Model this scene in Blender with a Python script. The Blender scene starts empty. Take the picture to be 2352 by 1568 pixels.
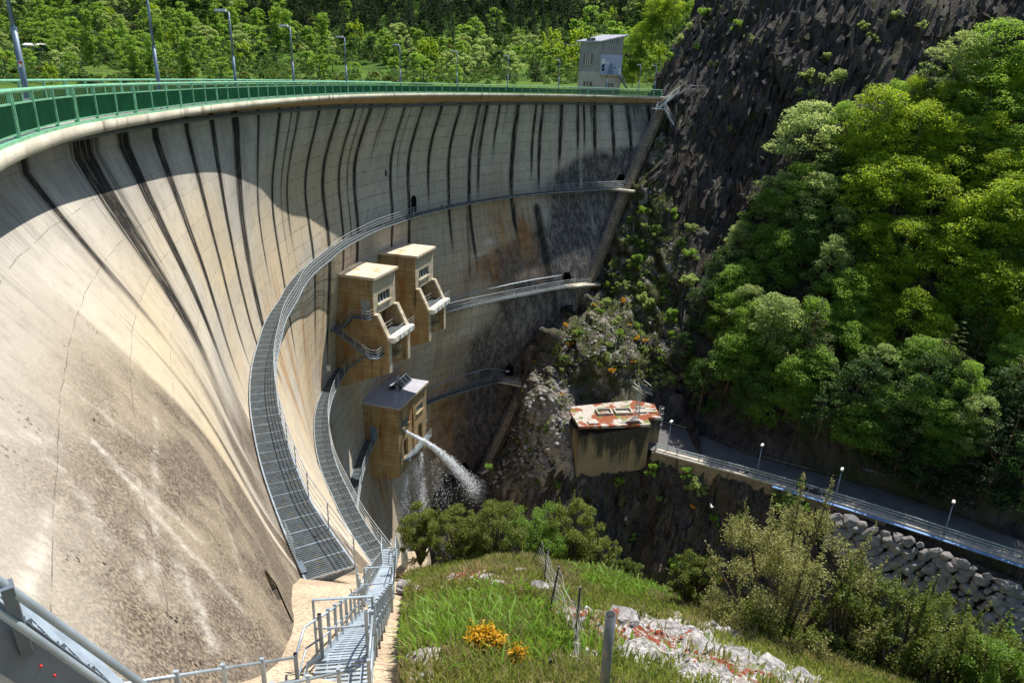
import bpy, math, random
import numpy as np
from mathutils import noise as mn, Vector
R_ = math.radians
rng = random.Random(7)
nr = np.random.default_rng(11)
scene = bpy.context.scene
COL = scene.collection

# ------------------------------------------------------------------ camera
LENS, PITCH, ROLL = 24.5, 20.45, 2.0
F_ = LENS/36*2352
_p, _r = R_(PITCH), R_(ROLL)
_fw = np.array([0, math.cos(_p), -math.sin(_p)])
_rt0 = np.array([1.0, 0, 0]); _up0 = np.array([0, math.sin(_p), math.cos(_p)])
_rt = _rt0*math.cos(_r)+_up0*math.sin(_r); _up = _up0*math.cos(_r)-_rt0*math.sin(_r)
def ray(x, y): return _fw+_rt*(x-1176)/F_-_up*(y-784)/F_
def onz(x, y, z): d = ray(x, y); return d*(z/d[2])
def atd(x, y, D): d = ray(x, y); return d*(D/d[1])
def proj(P):
    P = np.asarray(P, float); w = P@_fw
    return np.stack([1176+F_*(P@_rt)/w, 784-F_*(P@_up)/w], -1)
cam = bpy.data.cameras.new('camera'); co = bpy.data.objects.new('camera', cam); COL.objects.link(co)
from mathutils import Matrix
M = Matrix(((_rt[0], _up[0], -_fw[0], 0), (_rt[1], _up[1], -_fw[1], 0), (_rt[2], _up[2], -_fw[2], 0), (0, 0, 0, 1)))
co.matrix_world = M
cam.lens = LENS; cam.sensor_width = 36; cam.clip_start = 0.05; cam.clip_end = 6000
scene.camera = co

# ------------------------------------------------------------------ light
SAZ, SEL = 38.0, 60.0
w = bpy.data.worlds.new('World'); scene.world = w; w.use_nodes = True
nt = w.node_tree; nt.nodes.clear()
sky = nt.nodes.new('ShaderNodeTexSky'); sky.sky_type = 'NISHITA'; sky.sun_disc = False
sky.sun_elevation = R_(SEL); sky.sun_rotation = R_(SAZ); sky.air_density = 1.0; sky.dust_density = 0.6
bg = nt.nodes.new('ShaderNodeBackground'); bg.inputs[1].default_value = 0.10
wo = nt.nodes.new('ShaderNodeOutputWorld')
nt.links.new(sky.outputs[0], bg.inputs[0]); nt.links.new(bg.outputs[0], wo.inputs[0])
sl = bpy.data.lights.new('sun', 'SUN'); so = bpy.data.objects.new('sun', sl); COL.objects.link(so)
sl.energy = 5.0; sl.angle = R_(0.5); sl.color = (1.0, 0.955, 0.87)
sdir = Vector((math.sin(R_(SAZ))*math.cos(R_(SEL)), math.cos(R_(SAZ))*math.cos(R_(SEL)), math.sin(R_(SEL))))
so.rotation_euler = sdir.to_track_quat('Z', 'Y').to_euler(); so.location = sdir*200
vs = scene.view_settings
vs.view_transform = 'Standard'; vs.look = 'None'; vs.exposure = 0.55; vs.gamma = 1.0
scene.cycles.max_bounces = 7; scene.cycles.diffuse_bounces = 3; scene.cycles.transparent_max_bounces = 8
scene.cycles.use_denoising = True

# ------------------------------------------------------------------ objects
ORG = {}
def org(o): return ORG.get(o.name, np.zeros(3)) if o is not None else np.zeros(3)
def tag(o, label=None, cat=None, group=None, kind=None):
    if label: o['label'] = label
    if cat: o['category'] = cat
    if group: o['group'] = group
    if kind: o['kind'] = kind
    return o
def thing(name, label, cat, loc=(0, 0, 0), group=None, rz=0.0):
    o = bpy.data.objects.new(name, None); COL.objects.link(o); o.empty_display_size = 0.3
    o.location = loc; o.rotation_euler = (0, 0, rz); ORG[o.name] = np.array(loc, float)
    return tag(o, label, cat, group)
def children(o): return list(o.children)
def copy_tree(o, parent=None):
    c = o.copy(); COL.objects.link(c)
    if parent is not None: c.parent = parent
    for ch in children(o): copy_tree(ch, c)
    return c
class MB:
    def __init__(s): s.v = []; s.f = []; s.n = 0; s.m = []; s.cm = 0
    def add(s, V, F):
        V = np.asarray(V, float).reshape(-1, 3); s.v.append(V)
        for f in F: s.f.append(tuple(i+s.n for i in f)); s.m.append(s.cm)
        s.n += len(V)
    BF = ((0, 3, 2, 1), (4, 5, 6, 7), (0, 1, 5, 4), (1, 2, 6, 5), (2, 3, 7, 6), (3, 0, 4, 7))
    def hexa(s, P): s.add(P, s.BF); return s
    def obox(s, c, ax, ay, az):
        c, ax, ay, az = (np.asarray(t, float) for t in (c, ax, ay, az))
        s.add([c-ax-ay-az, c+ax-ay-az, c+ax+ay-az, c-ax+ay-az, c-ax-ay+az, c+ax-ay+az, c+ax+ay+az, c-ax+ay+az], s.BF); return s
    def box(s, c, size, rz=0.0):
        a, b = math.cos(rz), math.sin(rz)
        return s.obox(c, np.array([a, b, 0])*size[0]/2, np.array([-b, a, 0])*size[1]/2, np.array([0, 0, size[2]/2]))
    def bar(s, p0, p1, w, h):
        p0, p1 = np.asarray(p0, float), np.asarray(p1, float); d = p1-p0; L = np.linalg.norm(d)
        if L < 1e-6: return s
        d = d/L; sd = np.cross(d, [0, 0, 1.0]); l = np.linalg.norm(sd)
        sd = sd/l if l > 1e-4 else np.array([1.0, 0, 0])
        u = np.cross(sd, d)
        return s.obox((p0+p1)/2, d*L/2, sd*w/2, u*h/2)
    def tube(s, pts, r, n=8, cap=True):
        pts = [np.asarray(p, float) for p in pts]
        if not hasattr(r, '__len__'): r = [r]*len(pts)
        V = []; prev = None
        for i, p in enumerate(pts):
            d = pts[min(i+1, len(pts)-1)]-pts[max(i-1, 0)]; d = d/(np.linalg.norm(d)+1e-9)
            if prev is None:
                a = np.array([0, 0, 1.0]) if abs(d[2]) < .9 else np.array([1.0, 0, 0]); prev = np.cross(d, a)
            x = prev-d*(prev@d); x = x/(np.linalg.norm(x)+1e-9); prev = x; y = np.cross(d, x)
            for k in range(n):
                t = 2*math.pi*k/n; V.append(p+(x*math.cos(t)+y*math.sin(t))*r[i])
        Fc = []
        for i in range(len(pts)-1):
            for k in range(n): Fc.append((i*n+k, i*n+(k+1) % n, (i+1)*n+(k+1) % n, (i+1)*n+k))
        if cap: Fc.append(tuple(range(n-1, -1, -1))); Fc.append(tuple(range((len(pts)-1)*n, len(pts)*n)))
        s.add(V, Fc); return s
    def prism(s, poly, off):
        """extrude polygon (list of 3d pts) by vector off"""
        P = np.asarray(poly, float); n = len(P); Q = P+np.asarray(off, float)
        Fc = [tuple(range(n-1, -1, -1)), tuple(range(n, 2*n))]
        for i in range(n): Fc.append((i, (i+1) % n, n+(i+1) % n, n+i))
        s.add(np.vstack([P, Q]), Fc); return s
    def ball(s, c, r, sub=1, sq=(1, 1, 1), jit=0.0, rg=None):
        V, Fc = ICO[sub]; V = V.copy()
        if jit: V = V*(1+jit*(rg or nr).uniform(-1, 1, (len(V), 1)))
        s.add(np.asarray(c)+V*r*np.asarray(sq), Fc); return s
    def build(s, name, mats, parent=None, smooth=False, fix=True):
        me = bpy.data.meshes.new(name)
        V = np.vstack(s.v) if s.v else np.zeros((0, 3))
        o0 = np.zeros(3); p = parent
        if parent is not None: o0 = org(parent)
        me.from_pydata((V-o0).tolist(), [], s.f)
        if not isinstance(mats, (list, tuple)): mats = [mats]
        for m in mats: me.materials.append(m)
        if len(mats) > 1: me.polygons.foreach_set('material_index', s.m)
        if fix and len(s.f) < 60000:
            import bmesh
            bm = bmesh.new(); bm.from_mesh(me); bmesh.ops.recalc_face_normals(bm, faces=bm.faces); bm.to_mesh(me); bm.free()
        if smooth: me.polygons.foreach_set('use_smooth', [True]*len(me.polygons))
        me.update()
        o = bpy.data.objects.new(name, me); COL.objects.link(o)
        if parent is not None:
            o.parent = parent; ORG[o.name] = o0
        else: ORG[o.name] = np.zeros(3)
        return o
def hull_stone(n=18, rg=None, sq=(1, .85, .75)):
    import bmesh
    rg = rg or nr; bm = bmesh.new(); P = rg.normal(0, 1, (n, 3)); P /= np.linalg.norm(P, axis=1)[:, None]; P *= rg.uniform(.86, 1.1, (n, 1)); P = np.sign(P)*np.abs(P)**.8*np.array(sq)
    for p in P: bm.verts.new(p)
    r = bmesh.ops.convex_hull(bm, input=bm.verts); bmesh.ops.delete(bm, geom=[e for e in r['geom_interior'] if isinstance(e, bmesh.types.BMVert)], context='VERTS')
    bm.verts.index_update(); bm.verts.ensure_lookup_table(); V = np.array([v.co[:] for v in bm.verts]); Fc = [tuple(v.index for v in f.verts) for f in bm.faces]; bm.free(); return V, Fc
def _ico(sub):
    import bmesh
    bm = bmesh.new(); bmesh.ops.create_icosphere(bm, subdivisions=sub, radius=1.0)
    bm.verts.ensure_lookup_table(); V = np.array([v.co[:] for v in bm.verts]); Fc = [tuple(v.index for v in f.verts) for f in bm.faces]; bm.free(); return V, Fc
ICO = {1: _ico(1), 2: _ico(2), 3: _ico(3)}
def grid_obj(name, P, mat, parent=None, uv=None, attrs=None, smooth=True, flip=False):
    """P: (m,n,3) vertex grid"""
    m, n = P.shape[:2]
    i, j = np.meshgrid(np.arange(m-1), np.arange(n-1), indexing='ij')
    a = (i*n+j).ravel(); q = np.stack([a, a+1, a+n+1, a+n], 1)
    if flip: q = q[:, ::-1]
    return raw_obj(name, P.reshape(-1, 3), q, mat, parent, None if uv is None else uv.reshape(-1, 2), attrs, smooth)
def raw_obj(name, V, Q, mat, parent=None, uv=None, attrs=None, smooth=True):
    me = bpy.data.meshes.new(name); k = Q.shape[1]
    V = np.asarray(V, np.float32)-(org(parent) if parent is not None else 0)
    me.vertices.add(len(V)); me.vertices.foreach_set('co', np.asarray(V, np.float32).ravel())
    me.loops.add(Q.size); me.loops.foreach_set('vertex_index', Q.astype(np.int32).ravel())
    me.polygons.add(len(Q)); me.polygons.foreach_set('loop_start', np.arange(0, Q.size, k, dtype=np.int32))
    try: me.polygons.foreach_set('loop_total', np.full(len(Q), k, np.int32))
    except Exception: pass
    if smooth: me.polygons.foreach_set('use_smooth', np.ones(len(Q), bool))
    me.update(calc_edges=True)
    if uv is not None:
        l = me.uv_layers.new(name='UVMap'); l.data.foreach_set('uv', uv[Q.ravel()].astype(np.float32).ravel())
    for nm, val in (attrs or {}).items():
        if val.ndim == 1:
            at = me.attributes.new(nm, 'FLOAT', 'POINT'); at.data.foreach_set('value', val.astype(np.float32))
        else:
            at = me.attributes.new(nm, 'FLOAT_VECTOR', 'POINT'); at.data.foreach_set('vector', val.astype(np.float32).ravel())
    for mm in (mat if isinstance(mat, (list, tuple)) else [mat]): me.materials.append(mm)
    o = bpy.data.objects.new(name, me); COL.objects.link(o)
    if parent is not None: o.parent = parent
    ORG[o.name] = org(parent) if parent is not None else np.zeros(3)
    return o

# ------------------------------------------------------------------ materials
class G:
    def __init__(s, name):
        s.m = bpy.data.materials.new(name); s.m.use_nodes = True; s.t = s.m.node_tree; s.t.nodes.clear()
        s.out = s.t.nodes.new('ShaderNodeOutputMaterial')
    def n(s, typ, props=None, **inp):
        nd = s.t.nodes.new('ShaderNode'+typ)
        for k, v in (props or {}).items(): setattr(nd, k, v)
        for k, v in inp.items():
            key = int(k[1:]) if k[0] == '_' and k[1:].isdigit() else k.replace('_', ' ')
            s.set(nd.inputs[key], v)
        return nd
    def set(s, i, v):
        if hasattr(v, 'is_output') or isinstance(v, bpy.types.NodeSocket): s.t.links.new(v, i)
        else:
            if i.type == 'RGBA' and len(v) == 3: v = (*v, 1)
            i.default_value = v
    def math(s, op, a, b=0.0, clamp=False):
        nd = s.n('Math', {'operation': op, 'use_clamp': clamp}); s.set(nd.inputs[0], a); s.set(nd.inputs[1], b); return nd.outputs[0]
    def mul(s, a, b): return s.math('MULTIPLY', a, b)
    def noise(s, vec, scale, detail=4.0, rough=0.55):
        nd = s.n('TexNoise', Vector=vec, Scale=scale, Detail=detail, Roughness=rough); return nd.outputs[0]
    def vscale(s, vec, sc):
        nd = s.n('VectorMath', {'operation': 'MULTIPLY'}); s.set(nd.inputs[0], vec); s.set(nd.inputs[1], sc); return nd.outputs[0]
    def sm(s, x, lo, hi):
        nd = s.n('MapRange', {'interpolation_type': 'SMOOTHSTEP'}); s.set(nd.inputs[0], x); nd.inputs[1].default_value = lo; nd.inputs[2].default_value = hi; return nd.outputs[0]
    def mix(s, f, a, b):
        nd = s.n('Mix', {'data_type': 'RGBA'}); s.set(nd.inputs[0], f); s.set(nd.inputs[6], a); s.set(nd.inputs[7], b); return nd.outputs[2]
    def attr(s, nm): return s.n('Attribute', {'attribute_name': nm}).outputs
    def pos(s): return s.n('NewGeometry').outputs[0]
    def sep(s, v): return s.n('SeparateXYZ', _0=v).outputs
    def bsdf(s, col, rough=0.9, bump=None, bs=0.3, metal=0.0, spec=0.3, bd=0.05):
        b = s.n('BsdfPrincipled', Base_Color=col, Roughness=rough, Metallic=metal)
        b.inputs['Specular IOR Level'].default_value = spec
        if bump is not None:
            bn = s.n('Bump', Strength=bs, Distance=bd, Height=bump); s.t.links.new(bn.outputs[0], b.inputs['Normal'])
        return b.outputs[0]
    def done(s, sh): s.t.links.new(sh, s.out.inputs[0]); return s.m

def m_plain(name, col, rough=0.6, metal=0.0, var=0.25, scale=3.0, spec=0.4, dirt=None):
    g = G(name); p = g.pos(); nz = g.noise(p, scale, 5)
    c = g.mix(g.sm(nz, .3, .7), tuple(x*(1-var) for x in col), tuple(min(1, x*(1+var)) for x in col))
    if dirt is not None: c = g.mix(g.mul(g.sm(g.noise(p, scale*2.3, 6), .5, .72), .8), c, dirt)
    return g.done(g.bsdf(c, rough, metal=metal, spec=spec, bump=nz, bs=.1))
def m_leaf(name, col, col2, trans=0.45, var=0.5):
    g = G(name); geo = g.n('NewGeometry'); ri = geo.outputs['Random Per Island']; oi = g.n('ObjectInfo').outputs['Random']
    mixf = g.math('ADD', g.mul(ri, .6), g.mul(oi, .4))
    c = g.mix(mixf, col, col2)
    hs = g.n('HueSaturation'); g.set(hs.inputs['Color'], c); g.set(hs.inputs['Value'], g.math('ADD', g.mul(oi, var), 1-var/2)); c = hs.outputs[0]
    d = g.n('BsdfDiffuse', Color=c); t = g.n('BsdfTranslucent', Color=g.mix(0.5, c, g.mix(1.0, c, (col2[0]*1.6, col2[1]*1.5, col2[2]))))
    gl = g.n('BsdfGlossy', Color=(1, 1, 1), Roughness=.55)
    a = g.n('MixShader', _0=trans, _1=d.outputs[0], _2=t.outputs[0])
    b = g.n('MixShader', _0=0.018, _1=a.outputs[0], _2=gl.outputs[0])
    return g.done(b.outputs[0])

# concrete with board marks used on the houses
def m_concrete(name, c1, c2, stain=(0.03, 0.025, 0.02), boards=True, amt=0.5, rust=None):
    g = G(name); p = g.pos(); x, y, z = g.sep(p)
    cc = g.mix(g.sm(g.noise(p, .5, 6), .35, .65), c1, c2)
    if boards:
        zz = g.mul(z, 5.5); fr = g.math('FRACT', zz); fl = g.math('FLOOR', zz)
        wn = g.n('TexWhiteNoise', {'noise_dimensions': '1D'}); g.set(wn.inputs['W'], fl)
        cc = g.mix(g.mul(wn.outputs[0], .5), cc, tuple(t*.5 for t in c1))
        ln = g.mul(g.math('LESS_THAN', fr, .13), g.sm(g.noise(g.vscale(p, (1.2, 1.2, 6)), 1.0, 4), .45, .6))
        cc = g.mix(g.mul(ln, .8), cc, stain)
    if rust is not None:
        cc = g.mix(g.mul(g.sm(g.noise(g.vscale(p, (1, 1, .25)), .8, 4), .5, .68), .7), cc, rust)
    st = g.sm(g.noise(g.vscale(p, (1.6, 1.6, .22)), 1.0, 6), .54, .72)
    cc = g.mix(g.mul(st, amt), cc, stain)
    return g.done(g.bsdf(cc, .92, bump=g.noise(p, 14, 5), bs=.25, spec=.2))

MAT = {}
MAT['green_dark'] = m_plain('green_dark_paint', (0.010, 0.105, 0.045), .45, var=.2)
MAT['green_light'] = m_plain('green_light_paint', (0.20, 0.47, 0.29), .4, var=.12, dirt=(.12, .22, .15))
MAT['galv'] = m_plain('galvanised_steel', (0.36, 0.42, 0.47), .42, metal=.35, var=.2)
MAT['galv_dark'] = m_plain('grey_painted_steel', (0.12, 0.15, 0.18), .5, metal=.2, var=.2)
MAT['rail'] = m_plain('grey_rail_tube', (0.42, 0.45, 0.47), .4, metal=.3, var=.15)
MAT['grate'] = m_plain('grating_steel', (0.085, 0.105, 0.12), .5, metal=.3, var=.25, dirt=(.16, .13, .05))
MAT['pole'] = m_plain('lamp_pole_steel', (0.15, 0.21, 0.28), .5, metal=.3, var=.15)
MAT['lamp'] = m_plain('lamp_head_shell', (0.62, 0.64, 0.62), .4, var=.1)
MAT['post'] = m_plain('dark_fence_steel', (.06, .068, .075), .5, metal=.2)
MAT['tube'] = m_plain('weathered_grey_tube', (.13, .15, .165), .55, metal=.2, var=.3, dirt=(.25, .24, .22))
MAT['red'] = m_plain('red_paint', (0.45, 0.03, 0.02), .5)
MAT['white'] = m_plain('white_paint', (0.75, 0.74, 0.70), .6, var=.1, dirt=(.5, .36, .22))
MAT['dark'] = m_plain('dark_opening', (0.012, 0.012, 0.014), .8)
MAT['glass'] = m_plain('dark_window_glass', (0.015, 0.02, 0.025), .12, spec=.6)
MAT['door'] = m_plain('grey_steel_door', (0.26, 0.31, 0.32), .5, var=.1, dirt=(.2, .16, .1))
MAT['bluegrey'] = m_plain('blue_grey_door', (0.13, 0.20, 0.30), .5, var=.1)
MAT['tan'] = m_concrete('tan_board_concrete', (0.42, 0.315, 0.175), (0.33, 0.24, 0.13), amt=.75, rust=(.27, .13, .045))
MAT['cream'] = m_concrete('cream_board_concrete', (0.62, 0.54, 0.40), (0.52, 0.45, 0.34), amt=.45)
MAT['roofc'] = m_concrete('pale_roof_concrete', (0.66, 0.55, 0.42), (0.58, 0.48, 0.38), boards=False, amt=.25, rust=(.5, .3, .13))
MAT['white_clean'] = m_plain('clean_white_paint', (.74, .73, .70), .5, var=.05)
MAT['lav'] = m_concrete('grey_roof_sheet', (0.42, 0.42, 0.47), (0.36, 0.36, 0.41), boards=False, amt=.15)
MAT['fascia'] = m_concrete('deck_fascia_concrete', (0.58, 0.53, 0.42), (0.42, 0.38, 0.30), boards=False, amt=.7)
MAT['corbel'] = m_concrete('deck_soffit_concrete', (0.46, 0.33, 0.20), (0.40, 0.28, 0.17), boards=False, amt=.5)
def m_block():
    g = G('blackened_block_concrete'); p = g.pos(); x, y, z = g.sep(p)
    c = g.mix(g.sm(g.noise(p, .5, 6), .35, .65), (.26, .20, .125), (.19, .15, .105))
    n1 = g.noise(g.vscale(p, (.75, .75, .10)), 1.0, 6, .6); n2 = g.noise(p, 2.2, 6, .65)
    k = g.math('ADD', n1, g.mul(g.math('ADD', z, 47.2), .055))
    c = g.mix(g.mul(g.sm(k, .47, .62), .93), c, g.mix(n2, (.018, .017, .017), (.055, .05, .046)))
    c = g.mix(g.mul(g.sm(n2, .60, .68), .35), c, (.34, .30, .25))
    return g.done(g.bsdf(c, .93, bump=n2, bs=.3, spec=.15))
MAT['block_wall'] = m_block()
MAT['blockc'] = m_concrete('stained_dark_concrete', (0.30, 0.23, 0.15), (0.20, 0.16, 0.12), stain=(.02, .018, .017), amt=1.0)
MAT['ledge'] = None
def m_ledge():
    g = G('formed_ledge_concrete'); p = g.pos()
    n1 = g.noise(p, .45, 6); n2 = g.noise(p, 9, 5, .7)
    c = g.mix(g.sm(n1, .35, .65), (.55, .45, .325), (.42, .33, .235))
    c = g.mix(g.mul(g.sm(n2, .46, .62), .7), c, (.19, .14, .10))
    st = g.noise(g.vscale(p, (14, 3, 14)), 1.0, 4)
    c = g.mix(g.mul(g.sm(st, .56, .66), .5), c, (.2, .14, .09))
    return g.done(g.bsdf(c, .95, bump=n2, bs=.4, spec=.15))
MAT['ledge'] = m_ledge()
def m_dam():
    g = G('stained_dam_concrete'); uv = g.n('UVMap').outputs[0]; u, v, _ = g.sep(uv)
    at = g.attr('stain')[1]; sd, so_, sg = g.sep(at)          # dark streak, orange, grime
    at2 = g.attr('stain_sunlit')[1]; sw, sl_, sp = g.sep(at2)       # white runs, lichen, painted cream tone of the sunlit part
    P3 = g.n('CombineXYZ', X=u, Y=v).outputs[0]
    big = g.noise(P3, .07, 5); mid = g.noise(g.pos(), .5, 6); PW = g.pos(); fin = g.noise(PW, 4.5, 6, .7)
    vst = g.noise(g.vscale(P3, (2.2, .12, 1)), 1.0, 6, .6); vst2 = g.noise(g.vscale(P3, (7, .35, 1)), 1.0, 5, .6)
    c = g.mix(g.sm(mid, .3, .7), (.44, .41, .36), (.56, .52, .45))
    c = g.mix(g.mul(sp, g.sm(big, .3, .6)), c, (.55, .445, .30))
    # lifts of slightly different tone
    lz = g.mul(v, 1/1.5); wob = g.mul(g.math('SUBTRACT', g.noise(g.vscale(P3, (.5, .5, 1)), 1.0, 3), .5), .14)
    lz = g.math('ADD', lz, wob); fl = g.math('FLOOR', lz); fr = g.math('FRACT', lz)
    pu = g.math('FLOOR', g.mul(g.math('ADD', u, g.mul(fl, 3.7)), 1/11.0))
    wn = g.n('TexWhiteNoise', {'noise_dimensions': '2D'}); g.set(wn.inputs['Vector'], g.n('CombineXYZ', X=fl, Y=pu).outputs[0])
    c = g.mix(g.mul(wn.outputs[0], .28), c, (.33, .31, .29))
    nl = g.math('SUBTRACT', 1.0, g.mul(sl_, .85))
    c = g.mix(g.mul(g.mul(g.sm(vst, .5, .7), .35), nl), c, (.25, .225, .19))
    c = g.mix(g.mul(g.mul(g.sm(vst2, .56, .74), .45), nl), c, (.17, .15, .125))
    c = g.mix(g.mul(g.sm(vst, .62, .8), .0), c, (.2, .2, .2))
    # lichen mottling of the lower wall
    lf = g.math('MULTIPLY', sl_, g.math('ADD', .72, g.mul(g.sm(mid, .35, .62), .5)), True)
    spk = g.noise(PW, 17.0, 4, .65)
    c = g.mix(lf, c, g.mix(g.sm(spk, .40, .60), (.075, .06, .047), g.mix(g.sm(fin, .4, .6), (.19, .15, .112), (.28, .225, .165))))
    c = g.mix(g.mul(sl_, g.mul(g.sm(spk, .66, .72), .55)), c, (.46, .39, .29))
    sp2 = g.n('TexVoronoi', Vector=PW, Scale=8.5); 
    spots = g.mul(g.math('LESS_THAN', sp2.outputs[0], .33), g.sm(g.noise(PW, .8, 5, .65), .585, .64))
    c = g.mix(g.mul(spots, g.math('MINIMUM', g.mul(sl_, 1.3), 1.0)), c, (.022, .018, .016))
    # grime
    gf = g.math('MULTIPLY', sg, g.math('ADD', .68, g.mul(g.sm(g.noise(g.vscale(P3, (1.0, .45, 1)), 1.1, 7, .68), .36, .6), .45)), True)
    c = g.mix(gf, c, g.mix(g.sm(g.noise(g.vscale(P3, (3, 1.3, 1)), 1.0, 6, .7), .38, .66), (.040, .039, .043), (.15, .145, .15)))
    blk = g.mul(g.mul(sg, g.sm(g.noise(P3, 3.2, 5, .7), .57, .63)), g.sm(g.noise(P3, .35, 3), .42, .6))
    c = g.mix(blk, c, (.012, .012, .012))
    # orange
    of = g.math('MULTIPLY', so_, g.math('ADD', .55, g.mul(g.sm(vst, .35, .65), .8)), True)
    c = g.mix(of, c, g.mix(g.sm(mid, .35, .65), (.42, .24, .09), (.25, .11, .035)))
    # dark seep streaks
    df = g.math('MULTIPLY', sd, g.math('ADD', .5, g.sm(vst2, .3, .6)), True)
    c = g.mix(df, c, (.022, .02, .018))
    wf = g.math('MULTIPLY', sw, g.mix(sl_, g.sm(vst2, .42, .58), g.math('ADD', .35, g.mul(g.sm(fin, .38, .55), .6))), True)
    c = g.mix(wf, c, (.78, .74, .66))
    # joints
    jw = g.math('ADD', .012, g.mul(g.sm(u, 64.0, 95.0), .045))
    jl = g.mul(g.math('LESS_THAN', fr, jw), g.sm(g.noise(g.vscale(P3, (1.2, 1, 1)), 1.0, 5, .7), .40, .56))
    c = g.mix(g.mul(jl, .72), c, (.09, .075, .06))
    ju = g.math('FRACT', g.mul(u, 1/13.0)); jv = g.mul(g.mul(g.math('LESS_THAN', ju, .003), g.sm(u, 80.0, 100.0)), .35)
    c = g.mix(jv, c, (.1, .085, .07))
    rgh = g.noise(PW, 1.7, 9, .72)
    c = g.mix(g.mul(g.sm(rgh, .48, .66), .30), c, (.20, .175, .14))
    c = g.mix(g.mul(g.sm(rgh, .36, .28), .0), c, (.6, .55, .45))
    h = g.math('ADD', g.mul(fin, .6), g.mul(jl, -.6))
    return g.done(g.bsdf(c, .95, bump=h, bs=.35, spec=.12, bd=.03))
MAT['dam'] = m_dam()
def m_asphalt(name, c1, c2):
    g = G(name); p = g.pos(); n1 = g.noise(p, .4, 5); n2 = g.noise(p, 30, 3)
    c = g.mix(g.sm(n1, .35, .65), c1, c2); c = g.mix(g.mul(n2, .3), c, tuple(t*.6 for t in c1))
    return g.done(g.bsdf(c, .9, bump=n2, bs=.2))
MAT['asphalt'] = m_asphalt('asphalt', (.10, .097, .10), (.14, .132, .128))
MAT['kerb'] = m_concrete('kerb_concrete', (.48, .44, .37), (.38, .35, .3), boards=False, amt=.5)
def m_rock():
    g = G('cliff_rock'); p = g.pos(); at = g.attr('cov')[1]; gr, wh, br = g.sep(at)
    # steep strata
    q = g.n('Mapping', Vector=p, Rotation=(0.0, R_(-17), R_(20)), Scale=(1.0, 1.0, .13)).outputs[0]
    s1 = g.noise(q, .6, 7, .62); s2 = g.noise(g.vscale(q, (1, .8, .55)), 2.8, 7, .68); n1 = g.noise(p, .16, 5); n2 = g.noise(p, 1.3, 7, .65)
    c = g.mix(g.sm(s1, .34, .64), (.042, .041, .045), (.135, .122, .115))
    c = g.mix(g.mul(g.sm(n1, .52, .68), .5), c, (.10, .066, .042))
    c = g.mix(g.mul(g.sm(s2, .58, .68), .65), c, (.21, .185, .175))  # pale edge highlights painted in along the strata
    c = g.mix(g.mul(g.sm(s2, .30, .44), -.75) if False else g.mul(g.math('SUBTRACT', 1.0, g.sm(s2, .36, .46)), .8), c, (.014, .014, .016))  # crevice shade painted dark into the strata noise
    c = g.mix(g.mul(br, g.mul(g.sm(n2, .45, .6), .8)), c, (.12, .07, .038))
    c = g.mix(g.math('MULTIPLY', wh, g.sm(g.noise(p, .6, 7, .62), .40, .50), True), c, g.mix(g.sm(s2, .4, .6), (.62, .56, .48), (.36, .33, .30)))
    gf = g.math('MULTIPLY', gr, g.mul(g.sm(g.noise(p, .7, 6, .7), .42, .56), 1.0), True)
    c = g.mix(gf, c, g.mix(n2, (.035, .07, .014), (.12, .14, .03)))
    h = g.math('ADD', g.mul(s2, 1.5), g.mul(n2, .5))
    return g.done(g.bsdf(c, .92, bump=h, bs=1.0, spec=.2, bd=.8))
MAT['rock'] = m_rock()
def m_lime():
    g = G('white_limestone'); p = g.pos(); n1 = g.noise(p, 1.6, 7, .65); n2 = g.noise(p, 7, 6, .7)
    n3 = g.noise(p, 22, 5, .7)
    c = g.mix(g.sm(n1, .38, .66), (.21, .20, .20), (.50, .475, .45)); c = g.mix(g.mul(g.sm(n2, .48, .60), .8), c, (.11, .105, .105)); c = g.mix(g.mul(g.sm(n3, .5, .64), .45), c, (.16, .15, .14))
    c = g.mix(g.mul(g.sm(g.noise(p, 2.1, 4), .66, .72), .7), c, (.24, .09, .04))
    return g.done(g.bsdf(c, .93, bump=n2, bs=.8, spec=.2, bd=.06))
MAT['lime'] = m_lime()
def m_boulder():
    g = G('grey_boulder_stone'); p = g.pos(); oi = g.n('ObjectInfo').outputs['Random']; n1 = g.noise(p, 1.2, 6)
    c = g.mix(g.sm(n1, .35, .65), (.12, .118, .125), (.21, .20, .195)); c = g.mix(g.mul(oi, .5), c, (.25, .22, .20))
    return g.done(g.bsdf(c, .9, bump=g.noise(p, 3, 6), bs=.6, bd=.15))
MAT['boulder'] = m_boulder()
def m_hill():
    g = G('grassy_slope_soil'); p = g.pos(); at = g.attr('cov')[1]; rk, rd, dr = g.sep(at)
    n1 = g.noise(p, .8, 6); n2 = g.noise(p, 6, 6, .7); n3 = g.noise(p, 2.2, 6, .7)
    c = g.mix(g.sm(n1, .35, .65), (.08, .12, .02), (.15, .15, .04))
    c = g.mix(g.mul(dr, g.sm(n3, .35, .6)), c, (.24, .17, .08))
    rf = g.math('MULTIPLY', rk, g.math('ADD', .2, g.mul(g.sm(n3, .35, .55), 1.2)), True)
    c = g.mix(rf, c, g.mix(g.sm(g.noise(p, 11, 7, .72), .40, .62), (.13, .125, .125), (.50, .475, .455)))
    c = g.mix(g.math('MULTIPLY', rd, g.sm(g.noise(p, 2.4, 6, .75), .5, .56), True), c, g.mix(n2, (.17, .022, .014), (.15, .065, .028)))
    h = g.math('ADD', g.mul(n2, .6), n3)
    return g.done(g.bsdf(c, .95, bump=h, bs=.9, spec=.15, bd=.08))
MAT['hill'] = m_hill()
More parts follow.
